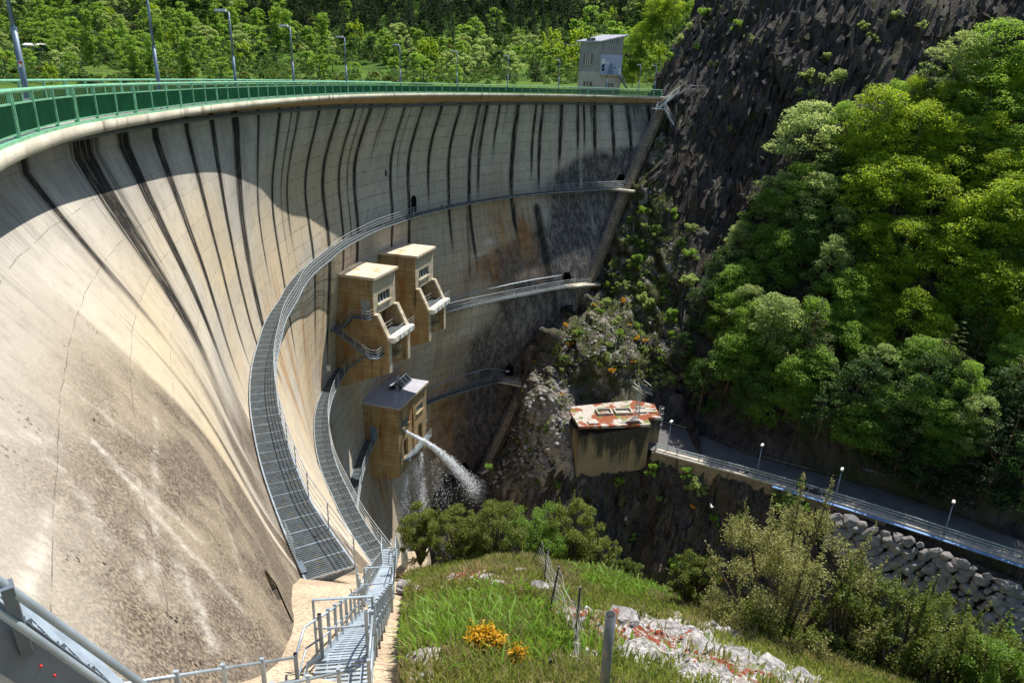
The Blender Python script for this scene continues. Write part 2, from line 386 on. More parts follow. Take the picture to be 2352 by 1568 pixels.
def m_valley():
    g = G('valley_grass'); p = g.pos(); n1 = g.noise(p, .012, 5); n2 = g.noise(p, .09, 6, .6)
    c = g.mix(g.sm(n1, .4, .6), (.06, .12, .014), (.095, .155, .02)); c = g.mix(g.mul(g.sm(n2, .50, .64), .85), c, (.035, .06, .014))
    return g.done(g.bsdf(c, .95, spec=.1))
MAT['valley'] = m_valley()
def m_roofveg():
    g = G('lichen_roof'); p = g.pos(); n1 = g.noise(p, .42, 4); n2 = g.noise(p, 3, 6, .7); n3 = g.noise(g.vscale(p, (1, 1, 1)), .6, 5)
    c = g.mix(g.sm(n2, .4, .6), (.34, .31, .27), (.50, .46, .41))
    rd = g.mul(g.sm(n1, .46, .54), g.sm(n2, .30, .44)); c = g.mix(rd, c, g.mix(n2, (.20, .028, .014), (.26, .10, .04)))
    c = g.mix(g.mul(g.sm(n3, .56, .62), g.sm(n2, .4, .5)), c, (.12, .17, .03))
    return g.done(g.bsdf(c, .95, bump=n2, bs=.5))
MAT['roofveg'] = m_roofveg()
MAT['bark'] = m_plain('bark', (.11, .085, .06), .9, var=.4, scale=6)
MAT['bark_red'] = m_plain('pine_bark', (.12, .07, .045), .9, var=.4, scale=6)
MAT['l_lime'] = m_leaf('yellow_green_leaves', (.18, .31, .018), (.35, .45, .035), .55, .35)
MAT['l_mid'] = m_leaf('fresh_green_leaves', (.12, .25, .028), (.26, .40, .06), .55, .4)
MAT['l_pale'] = m_leaf('pale_green_leaves', (.20, .30, .085), (.37, .45, .17), .55, .3)
MAT['l_dark'] = m_leaf('dark_green_leaves', (.030, .075, .014), (.07, .135, .025), .35, .4)
MAT['l_pine'] = m_leaf('pine_needles', (.022, .045, .018), (.05, .075, .028), .15, .4)
MAT['l_pineg'] = m_leaf('olive_pine_needles', (.07, .10, .03), (.12, .14, .045), .2, .3)
MAT['l_shrub'] = m_leaf('shrub_leaves', (.07, .115, .016), (.19, .22, .035), .38, .3)
MAT['l_shrubw'] = m_leaf('flowering_shrub_leaves', (.16, .19, .045), (.42, .40, .17), .4, .2)
MAT['l_yel'] = m_leaf('broom_flowers', (.55, .27, .008), (.66, .38, .015), .25, .1)
MAT['l_under'] = m_leaf('undergrowth_leaves', (.028, .075, .010), (.085, .155, .022), .4, .3)
MAT['grass'] = m_leaf('grass_blades', (.12, .19, .022), (.27, .30, .08), .42, .2)
MAT['grassb'] = m_leaf('lush_herb_leaves', (.11, .25, .015), (.20, .34, .03), .5, .2)
MAT['grassd'] = m_leaf('dry_grass_blades', (.26, .21, .10), (.40, .34, .20), .35, .2)
g = G('white_water'); MAT['water'] = g.done(g.bsdf((.86, .89, .93), .35, spec=.5))
# ================================================================== DAM GEOMETRY
CEN = np.array([22., 68.])
def dens(pts, step=0.5):
    """smooth resample of a polyline (2d or 3d) by arc length"""
    P = np.array(pts, float); n = len(P)
    t = np.concatenate([[0], np.cumsum(np.linalg.norm(np.diff(P, axis=0), axis=1))])
    m = np.gradient(P, t, axis=0) if n > 2 else np.repeat((P[1:]-P[:1])/t[-1], 2, 0)
    s = np.linspace(0, t[-1], max(2, int(t[-1]/step)+1)); i = np.clip(np.searchsorted(t, s, 'right')-1, 0, n-2)
    h = t[i+1]-t[i]; q = ((s-t[i])/h)[:, None]; h = h[:, None]
    return (2*q**3-3*q**2+1)*P[i]+(q**3-2*q**2+q)*h*m[i]+(-2*q**3+3*q**2)*P[i+1]+(q**3-q**2)*h*m[i+1]
def offs(P, d):
    """shift a plan polyline; positive = to the left of travel (upstream)"""
    P = np.asarray(P, float); t = np.gradient(P[:, :2], axis=0); t /= np.linalg.norm(t, axis=1)[:, None]
    Q = P.copy(); Q[:, 0] -= t[:, 1]*d; Q[:, 1] += t[:, 0]*d; return Q
def arclen(P): return np.concatenate([[0], np.cumsum(np.linalg.norm(np.diff(P, axis=0), axis=1))])
def at_len(P, S):
    t = arclen(P); S = np.atleast_1d(S); return np.stack([np.interp(S, t, P[:, k]) for k in range(P.shape[1])], 1)
EDGE = dens([(4, -12), (0, -5), (-4.2, 3), (-8, 9.6), (-11.2, 15.8), (-13.5, 22), (-15.3, 31), (-16.8, 43), (-17.2, 55), (-16.8, 66), (-15.2, 77), (-12, 88), (-7.5, 98), (-1.5, 108), (6, 117), (14.5, 125), (23, 131.5), (29, 135.2)], .4)
Z_DECK = -1.75
LV = {-3.1: offs(EDGE, 1.5),
 -17: [(8, -3), (4, 4), (0.5, 9), (-2.5, 13), (-5.2, 17), (-7.35, 20.6), (-10.06, 25.3), (-12.88, 31), (-15.36, 37.2), (-17.12, 43.6), (-18.85, 53.4), (-19.68, 66.4), (-18.8, 77.1), (-15.8, 88.2), (-11.4, 98.3), (-4.5, 108.4), (4.5, 117.5), (10, 121.3), (19.2, 126.5), (30, 131.5), (42, 136)],
 -32: [(9, 15), (5, 21), (0, 28), (-5, 34.5), (-9.87, 41), (-14.28, 48.6), (-18, 57), (-20.1, 65.3), (-20.5, 73), (-19.6, 81), (-17.2, 88.5), (-13.8, 94.5), (-9.66, 99.2), (-5.3, 103), (1.4, 108.5), (8.85, 114.2), (16, 118.5), (26, 123.5), (38, 128)],
 -47: [(6, 26), (1, 33), (-4, 39.5), (-8.5, 46), (-13, 53), (-16.3, 61), (-18.2, 69.7), (-18.9, 77), (-18.6, 85.6), (-16.5, 92.5), (-13, 98.8), (-8, 103.6), (-3.1, 107.3), (4, 111.5), (13, 116), (24, 120.5), (36, 125)],
 -62: [(5, 34), (0, 41), (-5, 48), (-10, 56), (-13.5, 64), (-15.8, 73), (-16.4, 82), (-15.5, 90), (-12.6, 96.8), (-8, 102.3), (-3, 106), (5, 110.5), (14, 115), (24, 119.5), (36, 124)],
 -75: [(7, 36), (2, 43), (-3, 50), (-8, 58), (-11.5, 66), (-13.8, 75), (-14.4, 83), (-13.5, 90), (-10.6, 96), (-7, 101.3), (-2, 105.5), (6, 110), (14, 114), (24, 119.5), (36, 124)]}
PHT = np.linspace(-178, 40, 546)
def phis(P):
    d = np.asarray(P, float)[..., :2]-CEN; a = np.degrees(np.arctan2(d[..., 0], d[..., 1])); return np.where(a > 120, a-360, a)
def rtab(P):
    P = np.asarray(P, float); a = phis(P); r = np.hypot(*(P[:, :2]-CEN).T); o = np.argsort(a)
    r = np.interp(PHT, a[o], r[o]); k = np.hanning(21); k /= k.sum()
    return np.convolve(np.pad(r, 10, mode='edge'), k, 'valid')
TT = {z: rtab(P) for z, P in LV.items()}
TT[-9] = TT[-3.1]*.42+TT[-17]*.58+0.9*np.exp(-((PHT+75)/55)**2)
ZS = np.array(sorted(TT)); RT = np.array([TT[z] for z in ZS])
MT = np.gradient(RT, ZS, axis=0)
def rfun(phi, z):
    phi = np.asarray(phi, float); z = np.clip(np.asarray(z, float), ZS[0], ZS[-1])
    i = np.clip(np.searchsorted(ZS, z)-1, 0, len(ZS)-2); h = ZS[i+1]-ZS[i]; t = (z-ZS[i])/h
    fx = np.clip((phi-PHT[0])/(PHT[1]-PHT[0]), 0, len(PHT)-1.001); j = fx.astype(int); f = fx-j
    g_ = lambda A, k: A[k, j]*(1-f)+A[k, j+1]*f
    return (2*t**3-3*t*t+1)*g_(RT, i)+(t**3-2*t*t+t)*h*g_(MT, i)+(-2*t**3+3*t*t)*g_(RT, i+1)+(t**3-t*t)*h*g_(MT, i+1)
def fpos(phi, z):
    r = rfun(phi, z); a = np.radians(phi); return np.stack([CEN[0]+r*np.sin(a), CEN[1]+r*np.cos(a), np.broadcast_to(z, r.shape)], -1)
_c1 = fpos(PHT, -17.0+0*PHT); US = arclen(_c1)
def u_of(phi): return np.interp(phi, PHT, US)
def phi_of_u(u): return np.interp(u, US, PHT)
def hit(px, py):
    d = ray(px, py); y = np.arange(4, 170, .1); P = d[None]*(y/d[1])[:, None]
    ok = (P[:, 2] < -2.6) & (P[:, 2] > -75); P = P[ok]
    gg = np.hypot(P[:, 0]-CEN[0], P[:, 1]-CEN[1])-rfun(phis(P), P[:, 2])
    c = np.where((gg[:-1] < 0) & (gg[1:] >= 0))[0]
    if not len(c): print('HIT MISS', px, py)
    return P[c[0]] if len(c) else P[-1]
def uz(px, py):
    P = hit(px, py); k = int(np.argmin(np.abs(ZG-P[2]))); d = np.hypot(FP[:, k, 0]-P[0], FP[:, k, 1]-P[1]); return (float(UG[int(np.argmin(d))]), float(P[2]))
def pos_u(u, z):
    k = int(np.argmin(np.abs(ZG-z))); return np.array([np.interp(u, UG, FP[:, k, 0]), np.interp(u, UG, FP[:, k, 1]), z])
Z = lambda x, y, x0, y0, s: ((x0+x*s)*2352/4096, (y0+y*s)*2352/4096)

dam = thing('arch_dam', 'tall curved concrete arch dam with dark seepage streaks below a roadway crest', 'dam', (-10, 60, -62))
def sstep(x, a, b): t = np.clip((x-a)/(b-a), 0, 1); return t*t*(3-2*t)
ph0, ph1 = -168, 21
PHG = phi_of_u(np.concatenate([np.arange(u_of(ph0), u_of(-153.), .35), np.arange(u_of(-153.), u_of(-110.), .10), np.arange(u_of(-110.), u_of(ph1), .22)]))
ZG = np.concatenate([[-2.12, -2.6], np.arange(-3.1, -18, -.14), np.arange(-18, -24.9, -.25), np.arange(-25, -75.1, -.5)])
# columns follow the lines of steepest fall, so seepage runs straight down them
FP = np.zeros((len(PHG), len(ZG), 3)); FP[:, 0] = fpos(PHG, np.full(len(PHG), ZG[0]))
for k in range(1, len(ZG)):
    P = FP[:, k-1, :2]; t = np.gradient(P, axis=0); t /= np.linalg.norm(t, axis=1)[:, None]+1e-9; nv = np.stack([t[:, 1], -t[:, 0]], 1)
    for c_ in (0, 1): nv[:, c_] = np.convolve(np.pad(nv[:, c_], 20, mode='edge'), np.ones(41)/41, 'valid')
    nv /= np.linalg.norm(nv, axis=1)[:, None]; tt = np.zeros(len(P))
    for _ in range(6):
        Q = P+nv*tt[:, None]; ga = np.hypot(*(Q-CEN).T)-rfun(phis(Q), np.full(len(P), ZG[k])); Q2 = Q+nv*.02; gb = np.hypot(*(Q2-CEN).T)-rfun(phis(Q2), np.full(len(P), ZG[k]))
        sl_ = (gb-ga)/.02; sl_ = np.where(np.abs(sl_) < .25, np.sign(sl_+1e-9)*.25, sl_); tt -= np.clip(ga/sl_, -.6, .6)
    FP[:, k, :2] = P+nv*tt[:, None]; FP[:, k, 2] = ZG[k]
UG = u_of(PHG); UU = np.repeat(UG[:, None], len(ZG), 1); ZZ = np.repeat(ZG[None], len(PHG), 0)
def nz2(u, z, s, seed=0):
    return np.array([mn.noise((a*s, b*s, seed)) for a, b in zip(u.ravel(), z.ravel())]).reshape(u.shape)
# coarse noise fields, interpolated
cu, cz = np.arange(UU.min()-2, UU.max()+3, 1.5), np.arange(-76, -2, 1.5)
def field(su, sz, seed, oct=3):
    A = np.zeros((len(cu), len(cz)))
    for a, U in enumerate(cu):
        for b, V in enumerate(cz): A[a, b] = mn.fractal((U*su, V*sz, seed), 1.0, 2.0, oct)
    fu = np.clip((UU-cu[0])/1.5, 0, len(cu)-1.001); fz = np.clip((ZZ-cz[0])/1.5, 0, len(cz)-1.001); i, j = fu.astype(int), fz.astype(int); a, b = fu-i, fz-j
    return A[i, j]*(1-a)*(1-b)+A[i+1, j]*a*(1-b)+A[i, j+1]*(1-a)*b+A[i+1, j+1]*a*b
N1, N2, N3 = field(.10, .07, 3.1), field(.35, .10, 9.7), field(.06, .12, 21.0)
sd = np.zeros_like(UU)
S1 = [(118, 690, .42, 1.0, -9), (333, 565, 1.0, 1.0, -13), (395, 560, .35, .5, -9), (491, 540, .62, 1.0, -15), (622, 498, .45, 1.0, -16), (747, 474, .38, 1.0, -17.5), (830, 458, .16, .6, -8), (851, 460, .42, 1.0, -20), (940, 450, .75, 1.0, -22), (1036, 445, .3, .8, -16), (1119, 432, .40, 1.0, -24), (1167, 425, .25, .6, -16), (1196, 420, .38, .8, -15), (1277, 415, .42, 1.0, -26), (1357, 410, .6, 1.0, -30)]
S2 = [(1422, 415, .4, 1, -23), (1436, 480, .22, .8, -20), (1484, 412, .55, 1, -24), (1547, 410, .35, .9, -9.5), (1559, 410, .18, .6, -8), (1624, 408, .42, 1, -25), (1651, 405, .2, .6, -13), (1696, 404, .45, 1, -26), (1770, 402, .42, 1, -16.4), (1845, 401, .42, 1, -24), (1922, 400, .45, 1, -27), (1940, 400, .14, .7, -12), (1952, 400, .5, 1, -17), (2002, 398, .4, .9, -11.5), (2074, 398, .6, 1, -24.5), (2145, 398, .35, 1, -15), (2175, 398, .45, 1, -17), (2232, 398, .12, .5, -8), (2246, 398, .55, 1, -14), (2312, 398, .42, 1, -12), (2336, 398, .35, .9, -11), (2362, 398, .2, .8, -9), (2377, 398, .55, 1, -12), (2443, 398, .5, 1, -13), (2508, 398, .5, 1, -12), (2532, 398, .3, .6, -7), (2560, 398, .2, .5, -6), (2589, 402, .5, 1, -12), (2624, 400, .7, 1, -12)]
kk = 2352/4096
for (fx, fy, wd, st, zb) in S1+S2:
    h_ = uz(fx*kk, (fy+14)*kk); u0 = h_[0]
    wob = np.interp(ZZ, [-75, -30, -16, -9, -3], [0, .25, .1, -.05, 0])*(1 if fx % 2 else -1)*.8+N2*.12
    ww = wd*.92*np.interp(ZZ, [-40, zb, zb+6, -3], [.5, .55, .8, 1.0])
    prof = np.exp(-np.abs((UU-u0-wob)/ww)**3.2)*st*sstep(ZZ, zb-1.5, zb+4.0)
    halo = np.exp(-((UU-u0-wob)/(ww*2.8))**2)*st*.26*sstep(ZZ, -11, -4)
    sd = np.maximum(sd, np.maximum(prof*(1.15+.35*N1), halo))
# general patchy darker tone just below the deck
sd = np.maximum(sd, .33*sstep(ZZ, -5.5, -3.4)*np.clip(.6+N2, 0, 1))
bands = []
# dark broad seep between cat2 and the rib of the right side
for (p0, p1, wd, st) in [((1232, 470), (1262, 640), .8, .95), ((1075, 470), (1080, 640), .3, .5), ((1180, 465), (1184, 520), .5, .9), ((1150, 690), (1190, 800), .5, .5), ((1268, 650), (1275, 720), .7, .5)]:
    a, b = uz(*p0), uz(*p1); zc = np.interp(ZZ, [b[1], a[1]], [b[0], a[0]])
    sd = np.maximum(sd, np.exp(-np.abs((UU-zc+N2*.2)/wd)**3)*st*sstep(ZZ, b[1]-1, b[1]+1)*(1-sstep(ZZ, a[1]-.5, a[1]+.6)))
gl = [uz(*p) for p in [(1500, 262), (1470, 330), (1400, 345), (1340, 372), (1265, 410), (1250, 425), (1238, 460), (1225, 520), (1195, 545), (1120, 580), (1090, 640), (1075, 700), (1050, 800), (1010, 880), (1000, 980), (1010, 1060)]]
gz = np.array([g_[1] for g_ in gl])[::-1]; gu = np.array([g_[0] for g_ in gl])[::-1]; o_ = np.argsort(gz); gz, gu = gz[o_], gu[o_]
sg = sstep(UU-np.interp(ZZ, gz, gu)+N1*5+N3*3.5+N2*2.5, -3.0, 4.5)*np.clip(.98+.25*N1, 0, 1)
ug = uz(1300, 620)[0]
so2 = np.zeros_like(UU)
def blob(px, py, ru, rz_, st, arr, soft=1.0):
    u0, z0 = uz(px, py); d = ((UU-u0+N2*min(1.4, ru*.9))/ru)**2+((ZZ-z0+N1*2)/rz_)**2
    np.maximum(arr, st*np.exp(-d**soft), out=arr)
for b in [(1150, 520, 4.5, 5.5, .75), (1205, 540, 2.6, 5, .95), (1120, 600, 5, 5, .7), (1070, 560, 5, 8, .35), (1030, 760, 6, 8, .35), (1000, 700, 5, 9, .4), (1010, 960, 4.5, 10, .85), (985, 1000, 3, 9, .8), (730, 690, .5, 4, .5), (740, 770, .45, 6, .65), (712, 880, 2.5, 7, .35), (690, 900, .35, 7, .8), (755, 980, 2.5, 6, .45), (735, 860, .6, 6, .5), (880, 1130, 4, 7, .75), (1020, 1120, 7, 7, .5), (640, 760, .3, 3, .3), (860, 1180, 4, 5, .5), (900, 880, 6, 8, .5), (850, 1020, 5, 8, .6), (950, 660, 6, 7, .38), (1050, 640, 6, 6, .4), (1100, 500, 6, 4, .4), (665, 800, .35, 6, .8), (650, 850, .5, 6, .6), (700, 800, .4, 7, .8), (725, 760, .3, 6, .7), (672, 900, .3, 8, .9), (740, 900, .8, 7, .7), (705, 960, .5, 7, .7), (760, 700, .4, 5, .6), (640, 700, .4, 3, .4), (820, 960, 4, 6, .45), (1110, 660, 4, 6, .35), (790, 760, 2.5, 6, .3)]: blob(*b, so2)
sw = np.zeros_like(UU)
for b in [(1120, 555, 1.4, .5, .8), (1095, 575, 2, .35, .8), (985, 510, .5, 1, .6), (1055, 590, .3, 3, .4), (660, 1010, .9, 7, .35), (690, 1120, 1.0, 5, .45), (640, 920, .5, 5, .3), (1335, 395, .35, 4, .5), (1360, 500, .4, 4, .4), (1250, 480, .8, 4, .35), (1300, 720, .9, 4, .4), (1200, 760, 2, 3, .25), (1090, 720, 3, 1.2, .6), (1060, 770, 4, 1.0, .6)]: blob(*b, sw)
# pale diagonal streaks over the lower left wall
for (p0, p1, wd, st) in [((215, 1010), (560, 1400), .13, .9), ((300, 1085), (470, 1250), .12, .6), ((360, 960), (362, 1380), .07, .6), ((410, 1290), (500, 1480), .16, .8), ((0, 985), (120, 1010), .2, .4), ((430, 1000), (620, 1290), .1, .4), ((150, 880), (330, 1020), .1, .4), ((240, 900), (262, 1000), .1, .4), ((105, 1260), (60, 1400), .16, .9), ((130, 1140), (100, 1240), .1, .7), ((330, 1100), (330, 1330), .05, .5), ((220, 1090), (200, 1230), .06, .5), ((130, 1060), (250, 1230), .1, .5), ((500, 1120), (560, 1330), .07, .45)]:
    L = np.array([uz(p0[0]+(p1[0]-p0[0])*t, p0[1]+(p1[1]-p0[1])*t) for t in np.linspace(0, 1, 14)])
    dmin = np.full(UU.shape, 9.0)
    for (ua, za), (ub, zb_) in zip(L[:-1], L[1:]):
        du, dz = ub-ua, zb_-za; q = np.clip(((UU-ua)*du+(ZZ-za)*dz)/(du*du+dz*dz), 0, 1)
        dmin = np.minimum(dmin, np.hypot(UU-ua-q*du, ZZ-za-q*dz))
    sw = np.maximum(sw, st*.5*np.exp(-((dmin+N2*.03)/(wd*.6))**2))
ll = [uz(*p) for p in [(0, 700), (100, 640), (200, 640), (330, 690), (430, 770), (515, 890), (555, 1030), (610, 1180), (680, 1300)]]
lu = np.array([p[0] for p in ll]); lz = np.array([p[1] for p in ll]); o_ = np.argsort(lu)
sl2 = sstep(np.interp(UU, lu[o_], lz[o_])-ZZ+N1*2.0, -1.5, 3.5)*(UU < lu.max()+3)*np.clip(1.0+.3*N3, 0, 1)
ub = uz(760, 640)[0]
sp = sstep(-ZZ, 3.5, 9)*(1-sstep(UU, ub-2, ub+14)*.65)  # warm sunlit tone painted on the left face below the overhang shadow
sp = np.maximum(sp, .8*sstep(ZZ, -34, -18)*0)
att = {'stain': np.stack([np.clip(sd, 0, 1), np.clip(so2, 0, 1), np.clip(sg, 0, 1)], -1).reshape(-1, 3),
       'stain_sunlit': np.stack([np.clip(sw, 0, 1), np.clip(sl2, 0, 1), np.clip(sp, 0, 1)], -1).reshape(-1, 3)}
m_, n_ = UU.shape
ii, jj = np.meshgrid(np.arange(m_-1), np.arange(n_-1), indexing='ij')
q0 = (ii*n_+jj).ravel(); quads = np.stack([q0, q0+n_, q0+n_+1, q0+1], 1)
uc = (UU[:-1, :-1]+UU[1:, 1:]).ravel()/2; zc = (ZZ[:-1, :-1]+ZZ[1:, 1:]).ravel()/2
keep = np.ones(len(quads), bool)
OPEN = []   # arched openings: (u, zbottom, half width, height)
def opening(px, py, hw, ht, zbot=None, name='gallery_opening'):
    u0, z0 = uz(px, py); z0 = z0 if zbot is None else zbot
    dz = zc-z0; ar = np.where(dz < ht-hw, hw, np.sqrt(np.clip(hw*hw-(dz-(ht-hw))**2, 0, None)))
    keep[(dz > 0) & (dz < ht) & (np.abs(uc-u0) < ar)] = False
    OPEN.append((u0, z0, hw, ht, name))
opening(952, 492, .75, 2.3, -17); opening(1430, 430, .8, 2.2, -17); opening(1303, 650, .8, 2.2, -32); opening(1170, 872, .8, 2.3, -47)
opening(1066, 1095, 1.0, 2.6); opening(657, 1392, .75, 1.0)
opening(886, 404, .22, .7); opening(1014, 484, .25, .8)
face = raw_obj('downstream_face', FP.reshape(-1, 3), quads[keep], MAT['dam'], dam, np.stack([UU, ZZ], -1).reshape(-1, 2), att)
def frame_at(phi, z):
    a, b = fpos(np.array(phi-.05), z), fpos(np.array(phi+.05), z); t = (b-a)/np.linalg.norm(b-a); n = np.array([t[1], -t[0], 0.]); return fpos(np.array(phi), z), t, n
for (u0, z0, hw, ht, nm) in OPEN:
    pf = float(phis(pos_u(u0, z0+ht*.4))); P, t, n = frame_at(pf, z0+ht*.4); b = MB(); up = np.array([0, 0, 1.])
    lo_, hi_ = pos_u(u0, z0-.1), pos_u(u0, z0+ht+.12)
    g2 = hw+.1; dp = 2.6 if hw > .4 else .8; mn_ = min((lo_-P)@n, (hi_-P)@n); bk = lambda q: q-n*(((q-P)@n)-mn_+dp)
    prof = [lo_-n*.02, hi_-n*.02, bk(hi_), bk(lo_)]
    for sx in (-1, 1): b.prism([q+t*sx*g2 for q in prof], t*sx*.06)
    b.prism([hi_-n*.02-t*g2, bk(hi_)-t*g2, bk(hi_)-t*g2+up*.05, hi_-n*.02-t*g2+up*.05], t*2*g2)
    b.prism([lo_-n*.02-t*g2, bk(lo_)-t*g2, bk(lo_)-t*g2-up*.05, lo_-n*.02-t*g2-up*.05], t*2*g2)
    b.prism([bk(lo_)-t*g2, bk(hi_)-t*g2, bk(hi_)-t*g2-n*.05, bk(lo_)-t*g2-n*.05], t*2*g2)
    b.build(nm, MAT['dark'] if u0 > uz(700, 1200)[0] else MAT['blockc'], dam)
# crest: fascia, sloping corbel, deck and upstream face
E0, E1, E4, E5 = EDGE, offs(EDGE, 1.5), offs(EDGE, 4.5), offs(EDGE, 5.0)
def strip(name, rows, mat, parent):
    Pg = np.stack([np.column_stack([r[0][:, :2], np.full(len(r[0]), r[1])]) for r in rows], 1)
    return grid_obj(name, Pg, mat, parent, smooth=False, flip=True)
_px = proj(np.column_stack([EDGE[:, :2], np.full(len(EDGE), -2.2)]))[:, 0]; _px = np.where(EDGE[:, 1] < 10, 0, _px)
DROP = np.interp(_px, [200, 350, 640, 950], [.06, .10, .38, .88])
def strip2(name, rows, mat, parent):
    return grid_obj(name, np.stack([np.column_stack([r[0][:, :2], r[1]]) for r in rows], 1), mat, parent, smooth=False, flip=True)
strip2('corbel', [(offs(EDGE, 0), np.full(len(EDGE), -2.05)), (E1, -2.08-DROP)], MAT['corbel'], dam)
strip('deck_fascia', [(offs(EDGE, .05), Z_DECK+.03), (offs(EDGE, -.06), Z_DECK+.03), (offs(EDGE, -.06), -2.03), (offs(EDGE, .02), -2.08)], MAT['fascia'], dam)
strip('crest_deck', [(E4, Z_DECK), (offs(EDGE, .05), Z_DECK)], MAT['kerb'], dam)
strip('upstream_face', [(offs(EDGE, 16), -75), (offs(EDGE, 4.6), Z_DECK)], MAT['kerb'], dam)
strip('crest_roadway', [(offs(EDGE, 3.7), Z_DECK+.008), (offs(EDGE, 1.0), Z_DECK+.008)], MAT['asphalt'], dam)
pc = np.column_stack([offs(EDGE, 1.34)[:, :2], -2.30-DROP])
MB().tube(dens(pc, 1.0), .13, 8, cap=False).build('drain_pipe', MAT['galv_dark'], dam, smooth=True)

# ------------------------------------------------------------------ railings on the crest
def crest_rail(name, label, off, fin_step, s0, s1):
    C2 = offs(EDGE, off); L = arclen(C2); zt = -.6
    t = thing(name, label, 'railing', (*at_len(C2, s0)[0, :2], Z_DECK))
    S = np.arange(s0, s1, 2.0)
    path = lambda z, st=1.0: [np.array([*p[:2], z]) for p in at_len(C2, np.arange(s0, s1+.01, st))]
    MB().tube(path(zt), .055, 8).build('handrail', MAT['green_light'], t, smooth=True)
    for zz_ in (-.88, -1.55):
        pr = path(zz_); b = MB()
        for a, c in zip(pr[:-1], pr[1:]): b.bar(a, c, .05, .04)
        b.build('panel_rail', MAT['green_light'], t)
    b = MB(); pr = path(Z_DECK+.06)
    for a, c in zip(pr[:-1], pr[1:]): b.bar(a, c, .16, .1)
    b.build('kerb_beam', MAT['green_light'], t)
    tang = lambda s: (lambda q: (q[1]-q[0])/np.linalg.norm(q[1]-q[0]))(at_len(C2, [s-.1, s+.1])[:, :2])
    for i, s in enumerate(S):
        p = at_len(C2, s)[0]; tg = tang(s); tx = np.array([*tg, 0]); nx = np.array([tg[1], -tg[0], 0])
        b = MB()
        for dd in ((-.07, .07) if i % 3 == 0 else (0,)):
            b.obox([*(p[:2]+tg*dd), (Z_DECK+zt)/2], tx*.022, nx*.05, np.array([0, 0, (zt-Z_DECK)/2]))
        b.build('post', MAT['green_light'], t)
        pb = MB()
        for q in np.arange(s+.12, min(s+1.92, s1), fin_step):
            pp = at_len(C2, q)[0]; pb.obox([pp[0], pp[1], -1.215], tx*.007, nx*.018, np.array([0, 0, .32]))
        if pb.n: pb.build('fin_panel', MAT['green_dark'], t)
    return t
s_end = arclen(EDGE)[-1]
_c75 = offs(EDGE, .75); s_px = lambda px: float(np.interp(px, proj(np.column_stack([_c75[44:, :2], np.full(len(EDGE)-44, -.6)]))[:, 0], arclen(_c75)[44:]))
crest_rail('crest_railing', 'green slatted safety railing along the near side of the dam crest', .12, .062, 15.0, s_end-4)
crest_rail('crest_railing', 'green slatted railing on the far side of the dam crest, behind the nearer one', 4.35, .12, 15.0, 110)

# ------------------------------------------------------------------ lamp posts on the crest
def lamp(p, hgt, up_dir, label, group, arm=.45, band=None, tilt=0.0, name='street_lamp', head='box'):
    t = thing(name, label, 'street lamp', p, group); p = np.array(p, float); d = np.array([*up_dir, 0.])
    top = p+[0, 0, hgt]; mid = p+[0, 0, hgt*.52]
    MB().tube([p, mid], [.085, .08], 10).build('pole_base', MAT['pole'], t, smooth=True)
    MB().tube([mid, top], [.062, .05], 10).build('pole_top', MAT['pole'], t, smooth=True)
    MB().tube([mid-[0, 0, .06], mid+[0, 0, .04]], [.095, .085], 10).build('pole_collar', MAT['pole'], t)
    MB().tube([top-[0, 0, .05], top+d*arm*.5+[0, 0, .02]], .035, 6).build('lamp_arm', MAT['pole'], t)
    s = np.cross(d, [0, 0, 1.]); c = top+d*arm+[0, 0, .06]; b = MB()
    b.hexa([c-d*.36-s*.13+[0, 0, -.06], c+d*.36-s*.13+[0, 0, -.06], c+d*.36+s*.13+[0, 0, -.06], c-d*.36+s*.13+[0, 0, -.06],
            c-d*.33-s*.09+[0, 0, .09], c+d*.28-s*.09+[0, 0, .07], c+d*.28+s*.09+[0, 0, .07], c-d*.33+s*.09+[0, 0, .09]])
    hd = b.build('lamp_head', MAT['lamp'], t)
    MB().obox(c+[0, 0, -.085], d*.27, s*.1, np.array([0, 0, .024])).build('lamp_lens', MAT['glass'], hd)
    return t
C6 = offs(EDGE, .75)
LPX = [(58, 'nearest lamp post on the dam crest, red and white band at its foot'), (364, 'second lamp post from the left behind the green railing, its head above the picture'),
       (541, 'third lamp post from the left, the first with its pale head showing'), (675, 'fourth lamp post from the left along the green railing, in front of the meadow'),
       (796, 'fifth lamp post from the left, standing beside a round tree and the bright meadow'), (920, 'sixth lamp post from the left, just right of the bright meadow'),
       (1050, 'seventh lamp post from the left, against low bushes behind the green railing'), (1166, 'eighth lamp post from the left, third to the left of the grey tower'),
       (1283, 'last lamp post left of the grey control tower'), (1393, 'lamp post standing right in front of the grey control tower door'),
       (1467, 'first lamp post right of the control tower, before the dark cliff'), (1503, 'last lamp post at the cliff end of the dam crest')]
